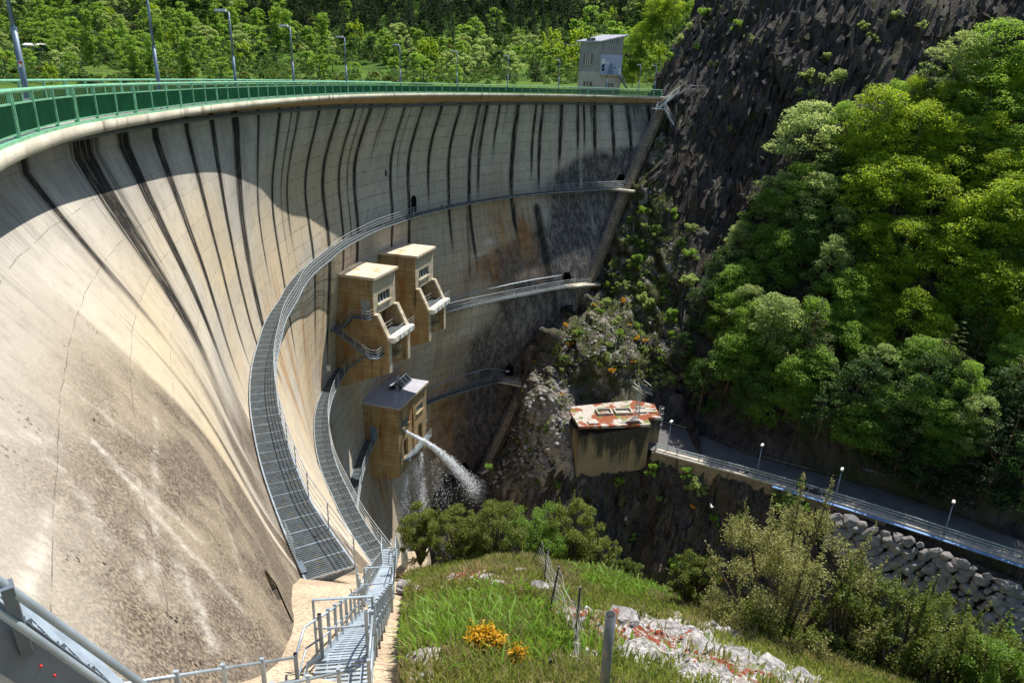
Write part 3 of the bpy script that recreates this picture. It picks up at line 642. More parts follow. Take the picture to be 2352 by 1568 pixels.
for px, lb in LPX:
    s = s_px(px); q = at_len(C6, s)[0]; tg = at_len(C6, [s-.3, s+.3]); d = tg[1]-tg[0]; d = d[:2]/np.linalg.norm(d[:2])
    L_ = lamp((q[0], q[1], Z_DECK), 5.1, (-d[1], d[0]), lb, 'lamp posts along the dam crest', arm=.5, name='lamp_post')
    p = np.array([q[0], q[1], Z_DECK])
    bb = MB(); bb.tube([p+[0, 0, .05], p+[0, 0, .85]], .092, 12); wb = bb.build('warning_band', MAT['white'], L_)
    for k in range(3): MB().tube([p+[0, 0, .12+k*.26], p+[0, 0, .25+k*.26]], .095, 12).build('red_stripe', MAT['red'], wb)
    if px < 100:
        v = -p.copy(); v[2] = 0; v /= np.linalg.norm(v)
        sk = MB().obox(p+[0, 0, 1.75]+v*.085, np.cross(v, [0, 0, 1])*.05, v*.006, np.array([0, 0, .08])).build('sticker', MAT['white'], L_)
        MB().obox(p+[0, 0, 1.79]+v*.09, np.cross(v, [0, 0, 1])*.045, v*.004, np.array([0, 0, .03])).build('sticker_stripe', MAT['red'], sk)

# ------------------------------------------------------------------ catwalks on the face
def level(z, pa, pb, step=.25):
    pa, pb = float(phis(np.array(pa))), float(phis(np.array(pb))); ua, ub_ = u_of(pa), u_of(pb)
    n = int((ub_-ua)/step)+2; return fpos(phi_of_u(np.linspace(ua, ub_, n)), np.full(n, float(z)))
def catwalk(label, inner, z, width, post=2.5, rail0=0.0, rail1=None, top=1.25, nrail=4, group='catwalks bolted along the dam face', gap=.10, w0=None):
    inner = np.asarray(inner); L = arclen(inner[:, :2]); tot = L[-1]
    wid = np.full(len(inner), width)
    if w0: wid = width+(w0-width)*np.clip(1-L/5.0, 0, 1)
    tg = np.gradient(inner[:, :2], axis=0); tg /= np.linalg.norm(tg, axis=1)[:, None]; nn = np.stack([tg[:, 1], -tg[:, 0]], 1)
    A = inner[:, :2]+nn*gap; B = A+nn*wid[:, None]
    mid = (A+B)/2; t = thing('catwalk', label, 'catwalk', (*mid[len(mid)//2], z), group)
    at = lambda P, s: np.stack([np.interp(s, L, P[:, 0]), np.interp(s, L, P[:, 1])], -1)
    b = MB(); ss = np.arange(.05, tot, .11); a_, b_ = at(A, ss), at(B, ss); a2, b2 = at(A, ss+.068), at(B, ss+.068)
    for p, q, r, s2 in zip(a_, b_, b2, a2): b.hexa([[*p, z-.03], [*q, z-.03], [*r, z-.03], [*s2, z-.03], [*p, z], [*q, z], [*r, z], [*s2, z]])
    b.build('deck_grating', MAT['grate'], t, fix=False)
    b = MB(); sj = np.arange(0, tot, .8)
    for f in (.02, .25, .5, .75, .98):
        pp = at(A*(1-f)+B*f, sj)
        for p, q in zip(pp[:-1], pp[1:]): b.bar([*p, z-.06], [*q, z-.06], .06 if f in (.02, .98) else .035, .13 if f in (.02, .98) else .05)
    for s in np.arange(.0, tot, 1.0):
        p, q = at(A, s), at(B, s); b.bar([*p, z+.004], [*q, z+.004], .03, .012)
    b.build('deck_frame', MAT['galv'], t)
    rail1 = tot if rail1 is None else rail1
    O = B-nn*.05; sr = np.linspace(rail0, rail1, max(2, int((rail1-rail0)/.8)))
    for k in range(nrail):
        zz_ = z+top*(1-k/nrail)-(0 if k == 0 else .02)
        MB().tube([np.array([*p, zz_]) for p in at(O, sr)], .027 if k == 0 else .018, 6).build('rail', MAT['rail'], t, smooth=True)
    for s in np.linspace(rail0, rail1, max(2, int((rail1-rail0)/post)+1)):
        p, q = at(O, s), at(A, s); d = (p-q)/np.linalg.norm(p-q); bb = MB()
        bb.tube([[*p, z-.12], [*p, z+top]], .026, 6); po = bb.build('post', MAT['rail'], t)
        br = MB(); br.prism([[*(q-d*.12), z-.13], [*(p+d*.02), z-.13], [*(p+d*.02), z-.19], [*(q-d*.12), z-.62]], np.array([-d[1]*.06, d[0]*.06, 0]))
        br.build('bracket', MAT['galv_dark'], po)
    return t, A, B, L
catwalk('longest and uppermost curved steel catwalk, sweeping from the near stairs across the whole dam face', level(-17, (-7.2, 20.3), (19.0, 126.4)), -17, 1.5, 2.6, w0=1.9)
catwalk('second steel catwalk down on the left, curving from the near gate to the tan gatehouse', level(-32, (-9.0, 39.8), (-20.4, 76.0)), -32, 1.45, 2.6)
catwalk('blue grey catwalk on the shaded right wall, from the far gatehouse to the middle landing', level(-32, (-17.0, 89.0), (9.6, 114.6)), -32, 1.3, 2.9)
catwalk('short lower catwalk curving to the door of the lowest valve house', level(-45.3, (-11.5, 51.0), (-18.7, 84.5)), -45.3, 1.4, 2.6)
catwalk('lowest catwalk on the right wall, running from the valve house to a bend and landing', level(-47, (-15.9, 94.0), (-1.5, 108.2)), -47, 1.2, 2.9)
# ================================================================== HOUSES ON THE FACE
UP = np.array([0, 0, 1.])
class Loc:
    """a along the front, b outward, c up from the roof"""
    def __init__(s, FL, FR):
        FL, FR = np.array(FL, float), np.array(FR, float); s.W = np.linalg.norm((FR-FL)[:2]); s.o = FL
        s.a = np.array([*((FR-FL)[:2]/s.W), 0]); s.b = np.array([s.a[1], -s.a[0], 0])
    def P(s, a, b, c): return s.o+s.a*a+s.b*b+UP*c
    def box(s, m, a0, a1, b0, b1, c0, c1):
        return m.obox(s.P((a0+a1)/2, (b0+b1)/2, (c0+c1)/2), s.a*(a1-a0)/2, s.b*(b1-b0)/2, UP*(c1-c0)/2)
def railing(name, pts, parent, top=1.1, n=3, post=1.2, mat='rail', r=.022, ends=True, kids=True):
    """a tubular railing following 3d foot points"""
    P = np.array(pts, float); L = arclen(P); o = []
    for k in range(n):
        h = top*(1-k/n); MB().tube([p+UP*h for p in P], r if k == 0 else r*.75, 6).build(name, MAT[mat], parent, smooth=True)
    for s in np.linspace(0, L[-1], max(2, int(round(L[-1]/post))+1)):
        p = at_len(P, s)[0]; MB().tube([p, p+UP*top], r*.9, 6).build('post', MAT[mat], parent)
def wall_hole(m, lo, a0, a1, b0, b1, c0, c1, holes):
    """front wall slab with rectangular holes (a0,a1,c0,c1)"""
    xs = sorted({a0, a1, *[h[0] for h in holes], *[h[1] for h in holes]}); zs_ = sorted({c0, c1, *[h[2] for h in holes], *[h[3] for h in holes]})
    for x0, x1 in zip(xs[:-1], xs[1:]):
        for z0, z1 in zip(zs_[:-1], zs_[1:]):
            xm, zm = (x0+x1)/2, (z0+z1)/2
            if any(h[0] < xm < h[1] and h[2] < zm < h[3] for h in holes): continue
            lo.box(m, x0, x1, b0, b1, z0, z1)
def window(lo, parent, a0, a1, c0, c1, b=0.0, mull=3, sill=True, rec=.22, fmat='cream'):
    m = MB()
    for (x0, x1, z0, z1) in ((a0, a0+.07, c0, c1), (a1-.07, a1, c0, c1), (a0+.07, a1-.07, c1-.07, c1), (a0+.07, a1-.07, c0, c0+.07)): lo.box(m, x0, x1, b-rec, b-rec+.09, z0, z1)
    w = m.build('window', MAT['galv'], parent)
    m = MB(); lo.box(m, a0, a1, b-rec-.05, b-rec-.01, c0, c1); m.build('pane', MAT['glass'], w)
    for k in range(mull):
        x = a0+(a1-a0)*(k+1)/(mull+1); m = MB(); lo.box(m, x-.045, x+.045, b-rec, b-rec+.1, c0+.07, c1-.07); m.build('mullion', MAT['galv'], w)
    if sill: m = MB(); lo.box(m, a0-.12, a1+.12, b-.02, b+.16, c0-.16, c0-.0); m.build('sill', MAT[fmat], w)
    return w
def gatehouse(FL, FR, label, door, depth):
    lo = Loc(FL, FR); W = lo.W
    t = thing('gatehouse', label, 'gatehouse', tuple(lo.P(W/2, 0, -11)), 'twin gatehouses on the dam face')
    m = MB(); m.hexa([lo.P(-.15, -depth-3, -.28), lo.P(W+.28, -depth-3, -.28), lo.P(W+.28, .35, -.28), lo.P(-.15, .35, -.28), lo.P(-.15, -depth-3, .02), lo.P(W+.28, -depth-3, .02), lo.P(W+.28, .35, .0), lo.P(-.15, .35, .0)])
    m.build('roof', MAT['roofc'], t)
    prof = lambda a: [lo.P(a, -depth-4, -.29), lo.P(a, 0, -.29), lo.P(a, 0, -4.35), lo.P(a, .35, -4.55), lo.P(a, 1.75, -7.3), lo.P(a, 1.75, -11), lo.P(a, -4.2, -13.6), lo.P(a, -depth-4, -13.6)]
    m = MB(); m.prism(prof(0), lo.a*.62); lw = m.build('side_wall', [MAT['tan']], t)
    m = MB(); m.prism(prof(W-.62), lo.a*.62); m.build('side_wall', MAT['tan'], t)
    # pale faces of the raking legs
    for a0 in (-.012, W-.632):
        m = MB(); m.hexa([lo.P(a0, .33, -4.5), lo.P(a0+.644, .33, -4.5), lo.P(a0+.644, .52, -4.45), lo.P(a0, .52, -4.45), lo.P(a0, -.02, -4.3), lo.P(a0+.644, -.02, -4.3), lo.P(a0+.644, .5, -4.26), lo.P(a0, .5, -4.26)])
        m.hexa([lo.P(a0, 1.72, -7.32), lo.P(a0+.644, 1.72, -7.32), lo.P(a0+.644, 1.92, -7.25), lo.P(a0, 1.92, -7.25), lo.P(a0, .32, -4.5), lo.P(a0+.644, .32, -4.5), lo.P(a0+.644, .53, -4.4), lo.P(a0, .53, -4.4)])
        m.build('raking_leg', MAT['cream'], t)
        m = MB(); lo.box(m, a0, a0+.644, 1.7, 1.8, -11.05, -7.32); m.build('pier_front', MAT['cream'], t)
    wa0, wa1, wc0, wc1 = W*.2, W*.76, -3.35, -2.2
    m = MB(); wall_hole(m, lo, .62, W-.62, -.35, .0, -4.4, -.29, [(wa0+.02, wa1, wc0, wc1)]); lo.box(m, -.005, .62, -.04, .012, -4.3, -.29); lo.box(m, W-.62, W+.005, -.04, .012, -4.3, -.29)
    m.build('front_wall', MAT['cream'], t)
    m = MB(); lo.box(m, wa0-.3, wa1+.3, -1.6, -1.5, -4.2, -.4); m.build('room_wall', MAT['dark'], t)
    window(lo, t, wa0+.02, wa1, wc0, wc1, 0.0)
    m = MB(); lo.box(m, .62, W-.62, -1.7, -1.4, -11, -4.4); lo.box(m, .62, W-.62, -1.4, 1.2, -10.2, -9.9); m.build('gate_chamber', MAT['tan'], t)
    for x0 in (.62, W-.95): m = MB(); lo.box(m, x0, x0+.33, -.6, .9, -11, -9.2); m.build('gate_guide', MAT['cream'], t)
    # white hoist beam with its little platform
    m = MB(); lo.box(m, .15, W+.12, 1.55, 2.35, -7.42, -6.78); hb = m.build('hoist_beam', MAT['white'], t)
    for k in range(5):
        m = MB(); x = .4+k*(W-.6)/4; lo.box(m, x, x+.16, 2.34, 2.44, -7.36, -6.84); m.build('hoist_bracket', MAT['galv'] if k % 2 else MAT['white'], hb)
    m = MB(); lo.box(m, .66, W-.66, .2, 1.54, -6.9, -6.8); m.build('platform', MAT['grate'], t)
    railing('platform_rail', [lo.P(.5, 2.3, -6.78), lo.P(W+.1, 2.3, -6.78)], hb, 1.0, 3, 1.4)
    railing('inner_rail', [lo.P(.7, .3, -6.8), lo.P(W-.7, .3, -6.8)], t, .9, 2, 1.4)
    if door:
        m = MB(); lo.box(m, -.045, .0, -1.5, -.45, -4.42, -2.65); d = m.build('door', MAT['door'], t)
        m = MB(); lo.box(m, -.075, -.046, -.62, -.52, -3.6, -3.5); m.build('handle', MAT['galv_dark'], d)
    return lo, t
zR = -20.55
A1, A2 = onz(855, 637.6, zR), onz(906, 612, zR)
loA, gA = gatehouse(A1, A2, 'nearer tan gatehouse on the dam, with a grey door and zigzag stairs', True, 5)
B1, B2 = onz(*Z(1203, 322, 1200, 900, .3826), zR), onz(*Z(1388, 224, 1200, 900, .3826), zR)
loB, gB = gatehouse(B1, B2, 'farther tan concrete gatehouse on the dam, partly hidden behind its nearer twin', False, 5)
# a little step bracket on the right side of the far gatehouse
m = MB(); loB.box(m, loB.W, loB.W+.9, -1.2, -.3, -3.3, -3.2); tb = m.build('side_platform', MAT['galv_dark'], gB)
railing('side_rail', [loB.P(loB.W+.85, -1.1, -3.2), loB.P(loB.W+.85, -.35, -3.2)], tb, 1.0, 3, .8)

# ---- stairs on the left wall of the nearer gatehouse
def stair_flight(m_tr, m_st, p0, p1, side, width, n, sw_=.24, tread=.26, slats=0):
    """steel flight between two 3d points, side = unit vector across"""
    p0, p1, side = np.array(p0, float), np.array(p1, float), np.array(side, float); d = p1-p0; f = d.copy(); f[2] = 0; f /= np.linalg.norm(f)
    for i in range(n):
        c = p0+d*(i+.5)/n
        if slats:
            for k in range(slats):
                m_tr.obox(c+f*tread*((k+.5)/slats-.5), side*width/2, f*tread/slats*.3, UP*.016)
            for q in (-.5, -.17, .17, .5): m_tr.obox(c+side*width*q*.98, side*.008, f*tread/2, UP*.014)
        else: m_tr.obox(c, side*width/2, f*tread/2, UP*.02)
    for s_ in (-1, 1): m_st.bar(p0+side*s_*(width/2+.03)-UP*.02, p1+side*s_*(width/2+.03)-UP*.02, .05, sw_)
st = thing('stairway', 'dark steel zigzag stairway fixed to the left wall of the nearer gatehouse', 'stairs', tuple(loA.P(-.6, -2, -11)))
mt, ms = MB(), MB()
q0, q1 = loA.P(-.62, -3.7, -11.3), loA.P(-.62, -.35, -8.75)
q2, q3 = loA.P(-.62, -.35, -8.7), loA.P(-.62, -4.3, -6.05)
stair_flight(mt, ms, q0, q1, loA.a, .85, 12); stair_flight(mt, ms, loA.P(-1.5, .3, -8.7), loA.P(-1.5, -4.1, -6.05), loA.a, .75, 15)
stair_flight(mt, ms, loA.P(-.62, -3.6, -6.05), loA.P(-.62, -2.3, -4.6), loA.a, .8, 7)
mt.build('tread', MAT['grate'], st); ms.build('stringer', MAT['galv_dark'], st)
m = MB()
for bx in ((-1.95, -.05, -.4, 1.25, -8.78, -8.7), (-1.95, -.05, -5.3, -3.6, -6.13, -6.05), (-1.02, -.05, -2.3, -.05, -4.68, -4.6)): loA.box(m, *bx)
m.build('landing', MAT['galv_dark'], st)
for pl in ([loA.P(-1.9, -4.2, -6.05), loA.P(-1.9, .3, -8.7), loA.P(-1.9, 1.2, -8.7), loA.P(-.1, 1.2, -8.7)], [loA.P(-1.05, -3.6, -6.05), loA.P(-1.05, -2.3, -4.6), loA.P(-1.05, -.05, -4.6), loA.P(-.1, -.05, -4.6)], [loA.P(-1.05, -3.7, -11.3), loA.P(-1.05, -.6, -8.95)]):
    railing('stair_rail', pl, st, 1.0, 3, 1.5)
railing('landing_rail', [loA.P(-.1, 1.2, -8.7), loA.P(-.1, .6, -8.7)], st, 1.0, 3, 1.0)

# ---- lowest valve house
zC = -39.9
C1, C2_ = onz(*Z(945, 437, 1200, 1450, .4145), zC), onz(*Z(1215, 180, 1200, 1450, .4145), zC)
loC = Loc(C1, C2_); W = loC.W
vh = thing('valve_house', 'lowest tan house on the dam wall, grey roofed, water jet below its window', 'valve house', tuple(loC.P(W/2, 0, -10)))
m = MB(); loC.box(m, -.12, W+.2, -9, .3, -.25, .02); rf = m.build('roof', MAT['lav'], vh)
m = MB(); loC.box(m, -.13, W+.22, .3, .36, -.3, .04); m.build('roof_edge', MAT['cream'], rf)
hol = [(1.1, 3.3, -3.5, -2.5), (5.7, 7.9, -3.5, -2.5), (1.55, 2.85, -8.2, -5.6), (6.3, 7.6, -8.2, -5.6)]
m = MB(); wall_hole(m, loC, .4, W-.4, -.4, 0, -10.2, -.25, hol); m.build('front_wall', MAT['tan'], vh)
for a0 in (0, W-.4):
    m = MB(); m.prism([loC.P(a0, 0.004, -.25), loC.P(a0, -9, -.25), loC.P(a0, -9, -11), loC.P(a0, -1.5, -11), loC.P(a0, .004, -10.2)], loC.a*.4); m.build('side_wall', MAT['tan'], vh)
m = MB(); loC.box(m, 4.4, 4.75, -.02, .09, -8.6, -.26); m.build('pilaster', MAT['tan'], vh)
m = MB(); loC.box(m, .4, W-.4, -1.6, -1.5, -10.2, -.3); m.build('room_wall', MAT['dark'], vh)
window(loC, vh, *hol[0], mull=3, fmat='tan'); window(loC, vh, *hol[1], mull=3, fmat='tan')
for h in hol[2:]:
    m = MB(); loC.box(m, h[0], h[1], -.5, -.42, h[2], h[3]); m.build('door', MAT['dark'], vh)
m = MB(); loC.box(m, -.05, .0, -4.1, -3.1, -5.35, -3.4); d = m.build('side_door', MAT['bluegrey'], vh)
m = MB(); loC.box(m, -.08, -.051, -3.3, -3.2, -4.45, -4.35); m.build('handle', MAT['galv_dark'], d)
m = MB(); loC.box(m, 1.2, W-.2, .02, .95, -8.36, -8.24); bal = m.build('balcony', MAT['galv_dark'], vh)
railing('balcony_rail', [loC.P(1.2, .05, -8.24), loC.P(1.2, .9, -8.24), loC.P(W-.2, .9, -8.24), loC.P(W-.2, .05, -8.24)], bal, 1.05, 3, 1.3)
m = MB(); loC.box(m, W, W+1.0, -1.6, -.2, -6.6, -6.5); sb = m.build('side_platform', MAT['galv_dark'], vh)
railing('side_rail', [loC.P(W+.95, -1.5, -6.5), loC.P(W+.95, -.25, -6.5)], sb, 1.0, 3, .8)
m = MB(); loC.box(m, W, W+.8, -1.4, -.3, -2.2, -2.1); sb = m.build('side_platform', MAT['galv_dark'], vh)
railing('side_rail', [loC.P(W+.75, -1.3, -2.1), loC.P(W+.75, -.35, -2.1)], sb, 1.0, 3, .8)
MB().tube([loC.P(1.45, -.3, -4.0), loC.P(1.45, .45, -4.05)], .17, 10).build('outlet_pipe', MAT['galv_dark'], vh)
MB().tube([loC.P(1.45, .3, -4.0), loC.P(.6, .1, -7.8)], .04, 6).build('pipe_strut', MAT['galv_dark'], vh)
m = MB()
for k in range(4): m = MB(); m.bar(loC.P(-.1+.02*k, -4.2-.9*k, -1.3-.75*k), loC.P(-1.1, -4.2-.9*k, -1.3-.75*k), .1, .06); m.build('wall_peg', MAT['galv_dark'], vh)
sk = thing('skylight', 'low glazed metal skylight frame on the grey valve house roof', 'skylight', tuple(loC.P(6.5, -2.6, .02)))
m = MB(); loC.box(m, 4.6, 8.6, -3.6, -1.9, .02, .22); m.build('base_frame', MAT['galv_dark'], sk)
m = MB(); m.prism([loC.P(4.7, -3.5, .22), loC.P(4.7, -2.0, .22), loC.P(4.7, -2.75, .95)], loC.a*3.8); m.build('glazing', MAT['glass'], sk)
m = MB()
for k in range(5):
    x = 4.68+k*.96
    m.tube([loC.P(x, -3.55, .22), loC.P(x, -2.75, 1.0), loC.P(x, -1.95, .22)], .035, 5)
m.tube([loC.P(4.6, -2.75, 1.0), loC.P(8.6, -2.75, 1.0)], .035, 5); m.build('glazing_bar', MAT['galv'], sk)

# ---- water jet and falling spray
J0 = loC.P(1.45, .45, -4.05)
jp = []
for (px, py), D in zip([(955, 1003), (990, 1022), (1030, 1053), (1065, 1085), (1098, 1118)], [83.5, 86, 89, 92.5, 96]): jp.append(atd(px, py, D))
JP = dens([J0]+jp, .5); JL = arclen(JP)
dr = MB()
V4 = np.array([(1, 1, 1), (-1, -1, 1), (-1, 1, -1), (1, -1, -1)])/1.732; F4 = ((0, 1, 2), (0, 3, 1), (0, 2, 3), (1, 3, 2))
def drop(p, r): dr.add(np.asarray(p)+V4[:, nr.permutation(3)]*r*nr.choice([-1, 1], 3), F4)
for _ in range(9500):
    f = nr.beta(1.0, 1.0); s = f*JL[-1]; p = at_len(JP, s)[0]; sp_ = .13+.92*f**1.25
    g_ = nr.normal(0, 1, 3)*sp_*np.array([.55, .55, .55]); g_[2] -= abs(nr.normal(0, 1))*1.5*f**1.2*sp_
    drop(p+g_, nr.uniform(.03, .08)*(1.25-.55*f))
for _ in range(1500):
    p = JP[-1]+nr.normal(0, 1, 3)*np.array([1.2, 1.2, .9])+np.array([.4, -.5, -.4]); drop(p, nr.uniform(.025, .07))
spj = dr
rr = [float(.10+.20*min(1, s/7.0)) for s in JL]
core = MB(); n_ = len(JP); kc = int(n_*.42)
pts = [JP[i]+np.array([nr.normal(0, .05*i/n_), nr.normal(0, .05*i/n_), nr.normal(0, .09*i/n_)]) for i in range(kc)]
core.tube(pts, [max(.05, rr[i]*nr.uniform(.75, 1.1)*(1 if i < kc*.6 else (kc-i)/(kc*.4))) for i in range(kc)], 8)
jt = core.build('water_jet', MAT['water'], smooth=True); tag(jt, 'white jet of water shooting from the valve house towards the dam foot', 'water jet', kind='stuff')
sp_o = spj.build('jet_spray', MAT['water'], fix=False); tag(sp_o, 'cloud of white drops breaking off the water jet', 'spray', kind='stuff')
dr = MB()
for (px0, py0, px1, py1, D0, D1, wd, n) in [(930, 905, 915, 1040, 83, 84, .35, 260), (952, 1060, 975, 1180, 85.5, 82.5, .9, 1500), (968, 1040, 972, 1165, 86, 82.5, .55, 1500), (935, 1090, 925, 1180, 83, 81, .8, 800), (1000, 1060, 1020, 1160, 88, 83, 2.2, 900), (915, 860, 908, 930, 86, 82, .35, 160)]:
    for _ in range(n):
        f = nr.uniform(0, 1); p = atd(px0+(px1-px0)*f, py0+(py1-py0)*f, D0+(D1-D0)*f)+nr.normal(0, 1, 3)*wd*(.4+.6*f)*np.array([.6, .6, .5]); drop(p, nr.uniform(.02, .055))
sp2_ = dr.build('falling_water_drops', MAT['water'], fix=False); tag(sp2_, 'curtains of white drops dripping past the valve house', 'falling water', kind='stuff')

# ================================================================== RIGHT ABUTMENT STAIR
SP = [(25.4, 132.0, -3.2), (19.0, 123.8, -17), (12.6, 116, -32), (2.7, 106.5, -47), (-4.6, 99.4, -62)]
SPD = dens(SP, .4)
stn = thing('concrete_stairway', 'long steep concrete stairway running down the rock edge of the dam on the right', 'stairs', SP[-1])
b = MB(); L = arclen(SPD); ns = int(L[-1]/.42)
for i in range(ns):
    p = at_len(SPD, (i+.5)*L[-1]/ns)[0]; q = at_len(SPD, min(L[-1], (i+1.2)*L[-1]/ns))[0]; d = (q-p)[:2]; d /= np.linalg.norm(d); f = np.array([*d, 0]); s_ = np.array([-d[1], d[0], 0])
    b.obox(p-s_*.1, s_*.62, f*.17, UP*.06)
b.build('step', MAT['kerb'], stn)
b = MB()
for p, q in zip(SPD[:-1], SPD[1:]): b.bar(p-UP*.75, q-UP*.75, 1.3, .9)
b.build('stair_beam', MAT['blockc'], stn)
dd = np.array([-.70, -.71, 0.]); acr = np.array([-.71, .70, 0])
railing('stair_rail', [p+acr*.62+UP*.1 for p in SPD[2::6]], stn, 1.1, 2, 3.2)
for (i, px0, lb) in [(1, 1432, 'pale concrete landing at the right end of the uppermost catwalk'), (2, 1330, 'pale concrete landing at the right end of the middle catwalk'), (3, 1190, 'pale concrete landing at the right end of the lowest catwalk')]:
    p = np.array(SP[i]); e = fpos(phis(p-np.array([6.5-1.2*i, 3.4, 0]) if False else p+acr*0), p[2])
    a = hit({1: 1405, 2: 1298, 3: 1150}[i], {1: 433, 2: 655, 3: 872}[i])
    a = np.array([a[0], a[1], p[2]]); v = (p-a)[:2]; v /= np.linalg.norm(v); f = np.array([*v, 0]); s_ = np.array([v[1], -v[0], 0])
    ln = np.linalg.norm((p-a)[:2])+1.8
    b = MB(); b.obox(a+f*ln/2+s_*.55-UP*.16, f*ln/2, s_*.85, UP*.16)
    o = thing('landing', lb, 'landing', tuple(a), 'concrete landings beside the stairway'); b.build('slab', MAT['fascia'], o)
    railing('landing_rail', [a+s_*1.3, a+f*(ln-1.8)+s_*1.3], o, 1.15, 4, 1.6)
# lamp-like floodlight by the lowest door and the conduit above the catwalks
for (pa, pb, z0, z1) in [((1020, 680), (1296, 628), None, None), ((985, 890), (1165, 850), None, None)]:
    pass
def face_line(pxs, r, off):
    pts = []
    for px, py in pxs:
        P = hit(px, py); ph = phis(P); Q, t, n = frame_at(float(ph), P[2]); pts.append(Q+n*off)
    return dens(pts, 1.0)
for pxs, lb in [([(1028, 690), (1090, 672), (1160, 655), (1230, 641), (1288, 632)], 'thin blue grey conduit on the wall above the right middle catwalk'), ([(985, 893), (1040, 868), (1085, 855), (1125, 845), (1160, 851)], 'thin conduit on the wall above the lowest right catwalk')]:
    o = MB().tube(face_line(pxs, .06, .12), .075, 6).build('conduit_pipe', MAT['galv'], smooth=True); tag(o, lb, 'pipe')
P = hit(1162, 850); ph = phis(P); Q, t_, n_v = frame_at(float(ph), P[2])
fl = thing('floodlight', 'small white floodlight above the dark doorway of the lowest landing', 'floodlight', tuple(Q))
MB().bar(Q, Q+n_v*.5, .06, .06).build('bracket', MAT['galv_dark'], fl); MB().obox(Q+n_v*.55, t_*.28, n_v*.16, UP*.14).build('lamp_case', MAT['white'], fl)
# little camera housing on the wall by the second catwalk
P = hit(747, 868); ph = phis(P); Q, t_, n_v = frame_at(float(ph), P[2]+1.2)
wc = thing('wall_camera', 'small white box camera on the dam wall beside the second catwalk', 'camera', tuple(Q))
MB().bar(Q, Q+n_v*.35, .05, .05).build('bracket', MAT['galv'], wc); MB().obox(Q+n_v*.45, t_*.12, n_v*.2, UP*.3).build('housing', MAT['white'], wc)
# steel stair from the crest end down to the rock
es = thing('steel_stairway', 'grey steel zigzag stair hanging below the far right end of the crest', 'stairs', (27, 134, -4))
e0, e1, e2 = onz(1563, 213, -1.75), np.array([0, 0, 0.]), None
k0 = atd(1560, 212, 133.); k1 = atd(1513, 249, 131.); k2 = atd(1546, 287, 129.); k3 = atd(1532, 318, 127.5)
mt, ms = MB(), MB(); sd_ = np.array([0., -1, 0])
stair_flight(mt, ms, k0, k1, sd_, .9, 16); stair_flight(mt, ms, k1+np.array([.9, 0, 0]), k2, sd_, .9, 16)
mt.build('tread', MAT['galv'], es); ms.build('stringer', MAT['galv'], es)
MB().obox(k1+np.array([-.2, -.3, -.1]), np.array([1.0, 0, 0]), np.array([0, .8, 0]), UP*.06).build('landing', MAT['galv'], es)
railing('stair_rail', [k0-np.array([0, .5, 0]), k1-np.array([0, .5, 0]), k1-np.array([1.2, .5, 0])], es, 1.1, 4, 1.4)
railing('stair_rail', [k1+np.array([.9, -.5, 0]), k2-np.array([0, .5, 0])], es, 1.1, 4, 1.4)
railing('platform_rail', [k0-np.array([0, .5, 0]), k0+np.array([4.5, -.5, 0])], es, 1.2, 2, 1.5)
# ================================================================== RIGHT HILLSIDE: gorge, road bench, cliff
Z_ROAD = -47.0
RN = dens([(18.5, 85.6), (20.7, 84.4), (31.9, 78.6), (39.8, 74.0), (53.1, 65.1), (70, 53), (95, 35)], .5)     # outer edge of the road
RFR = dens([(22.0, 94.5), (25.9, 92.3), (35.0, 84.3), (40.8, 81.2), (47.6, 77.6), (59.6, 68.0), (76, 56), (100, 38)], .5)
xs_lv = {
 -47: ([-4, 2.7, 6, 10, 18, 22], [113, 107.2, 100.5, 96.2, 95.0, 95.5]),
 -32: ([6, 12.7, 20, 26, 34, 45, 60, 80, 110, 140], [126, 117, 111.5, 108, 102.5, 95, 86, 72, 50, 28]),
 -17: ([13, 19.6, 26, 35, 45, 60, 80, 110, 140], [136, 124.8, 121, 115.5, 108, 98, 84, 62, 40]),
 -2: ([20, 26.6, 32, 40, 50, 65, 85, 110, 140], [150, 134.0, 131, 126, 119, 110, 95, 74, 52]),
 8: ([22, 31.5, 36, 44, 54, 70, 90, 140], [170, 147, 139, 133, 126, 117, 100, 60]),
 18: ([24, 38.5, 44, 52, 62, 80, 140], [190, 156, 147, 140, 134, 124, 72]),
 34: ([30, 52, 60, 75, 140], [210, 172, 160, 148, 90]),
 60: ([40, 80, 140], [240, 190, 120])}
def Yl(z, x):
    X, Y = xs_lv[z]; k = np.interp(x, X, Y); return k+np.clip(X[0]-x, 0, None)*1.4
def y_out(x): return np.where(x < 18.5, np.interp(x, [-12, -4, 2, 8, 9.2, 18.5], [98, 95.0, 88.0, 83.5, 83.2, 84.6]), np.interp(x, RN[:, 0], RN[:, 1]))
def y_in(x): return np.where(x < 22, Yl(-47, x), np.interp(x, RFR[:, 0], RFR[:, 1]))
XG = np.concatenate([np.arange(-14, 56, .30), np.arange(56, 141, .9)])
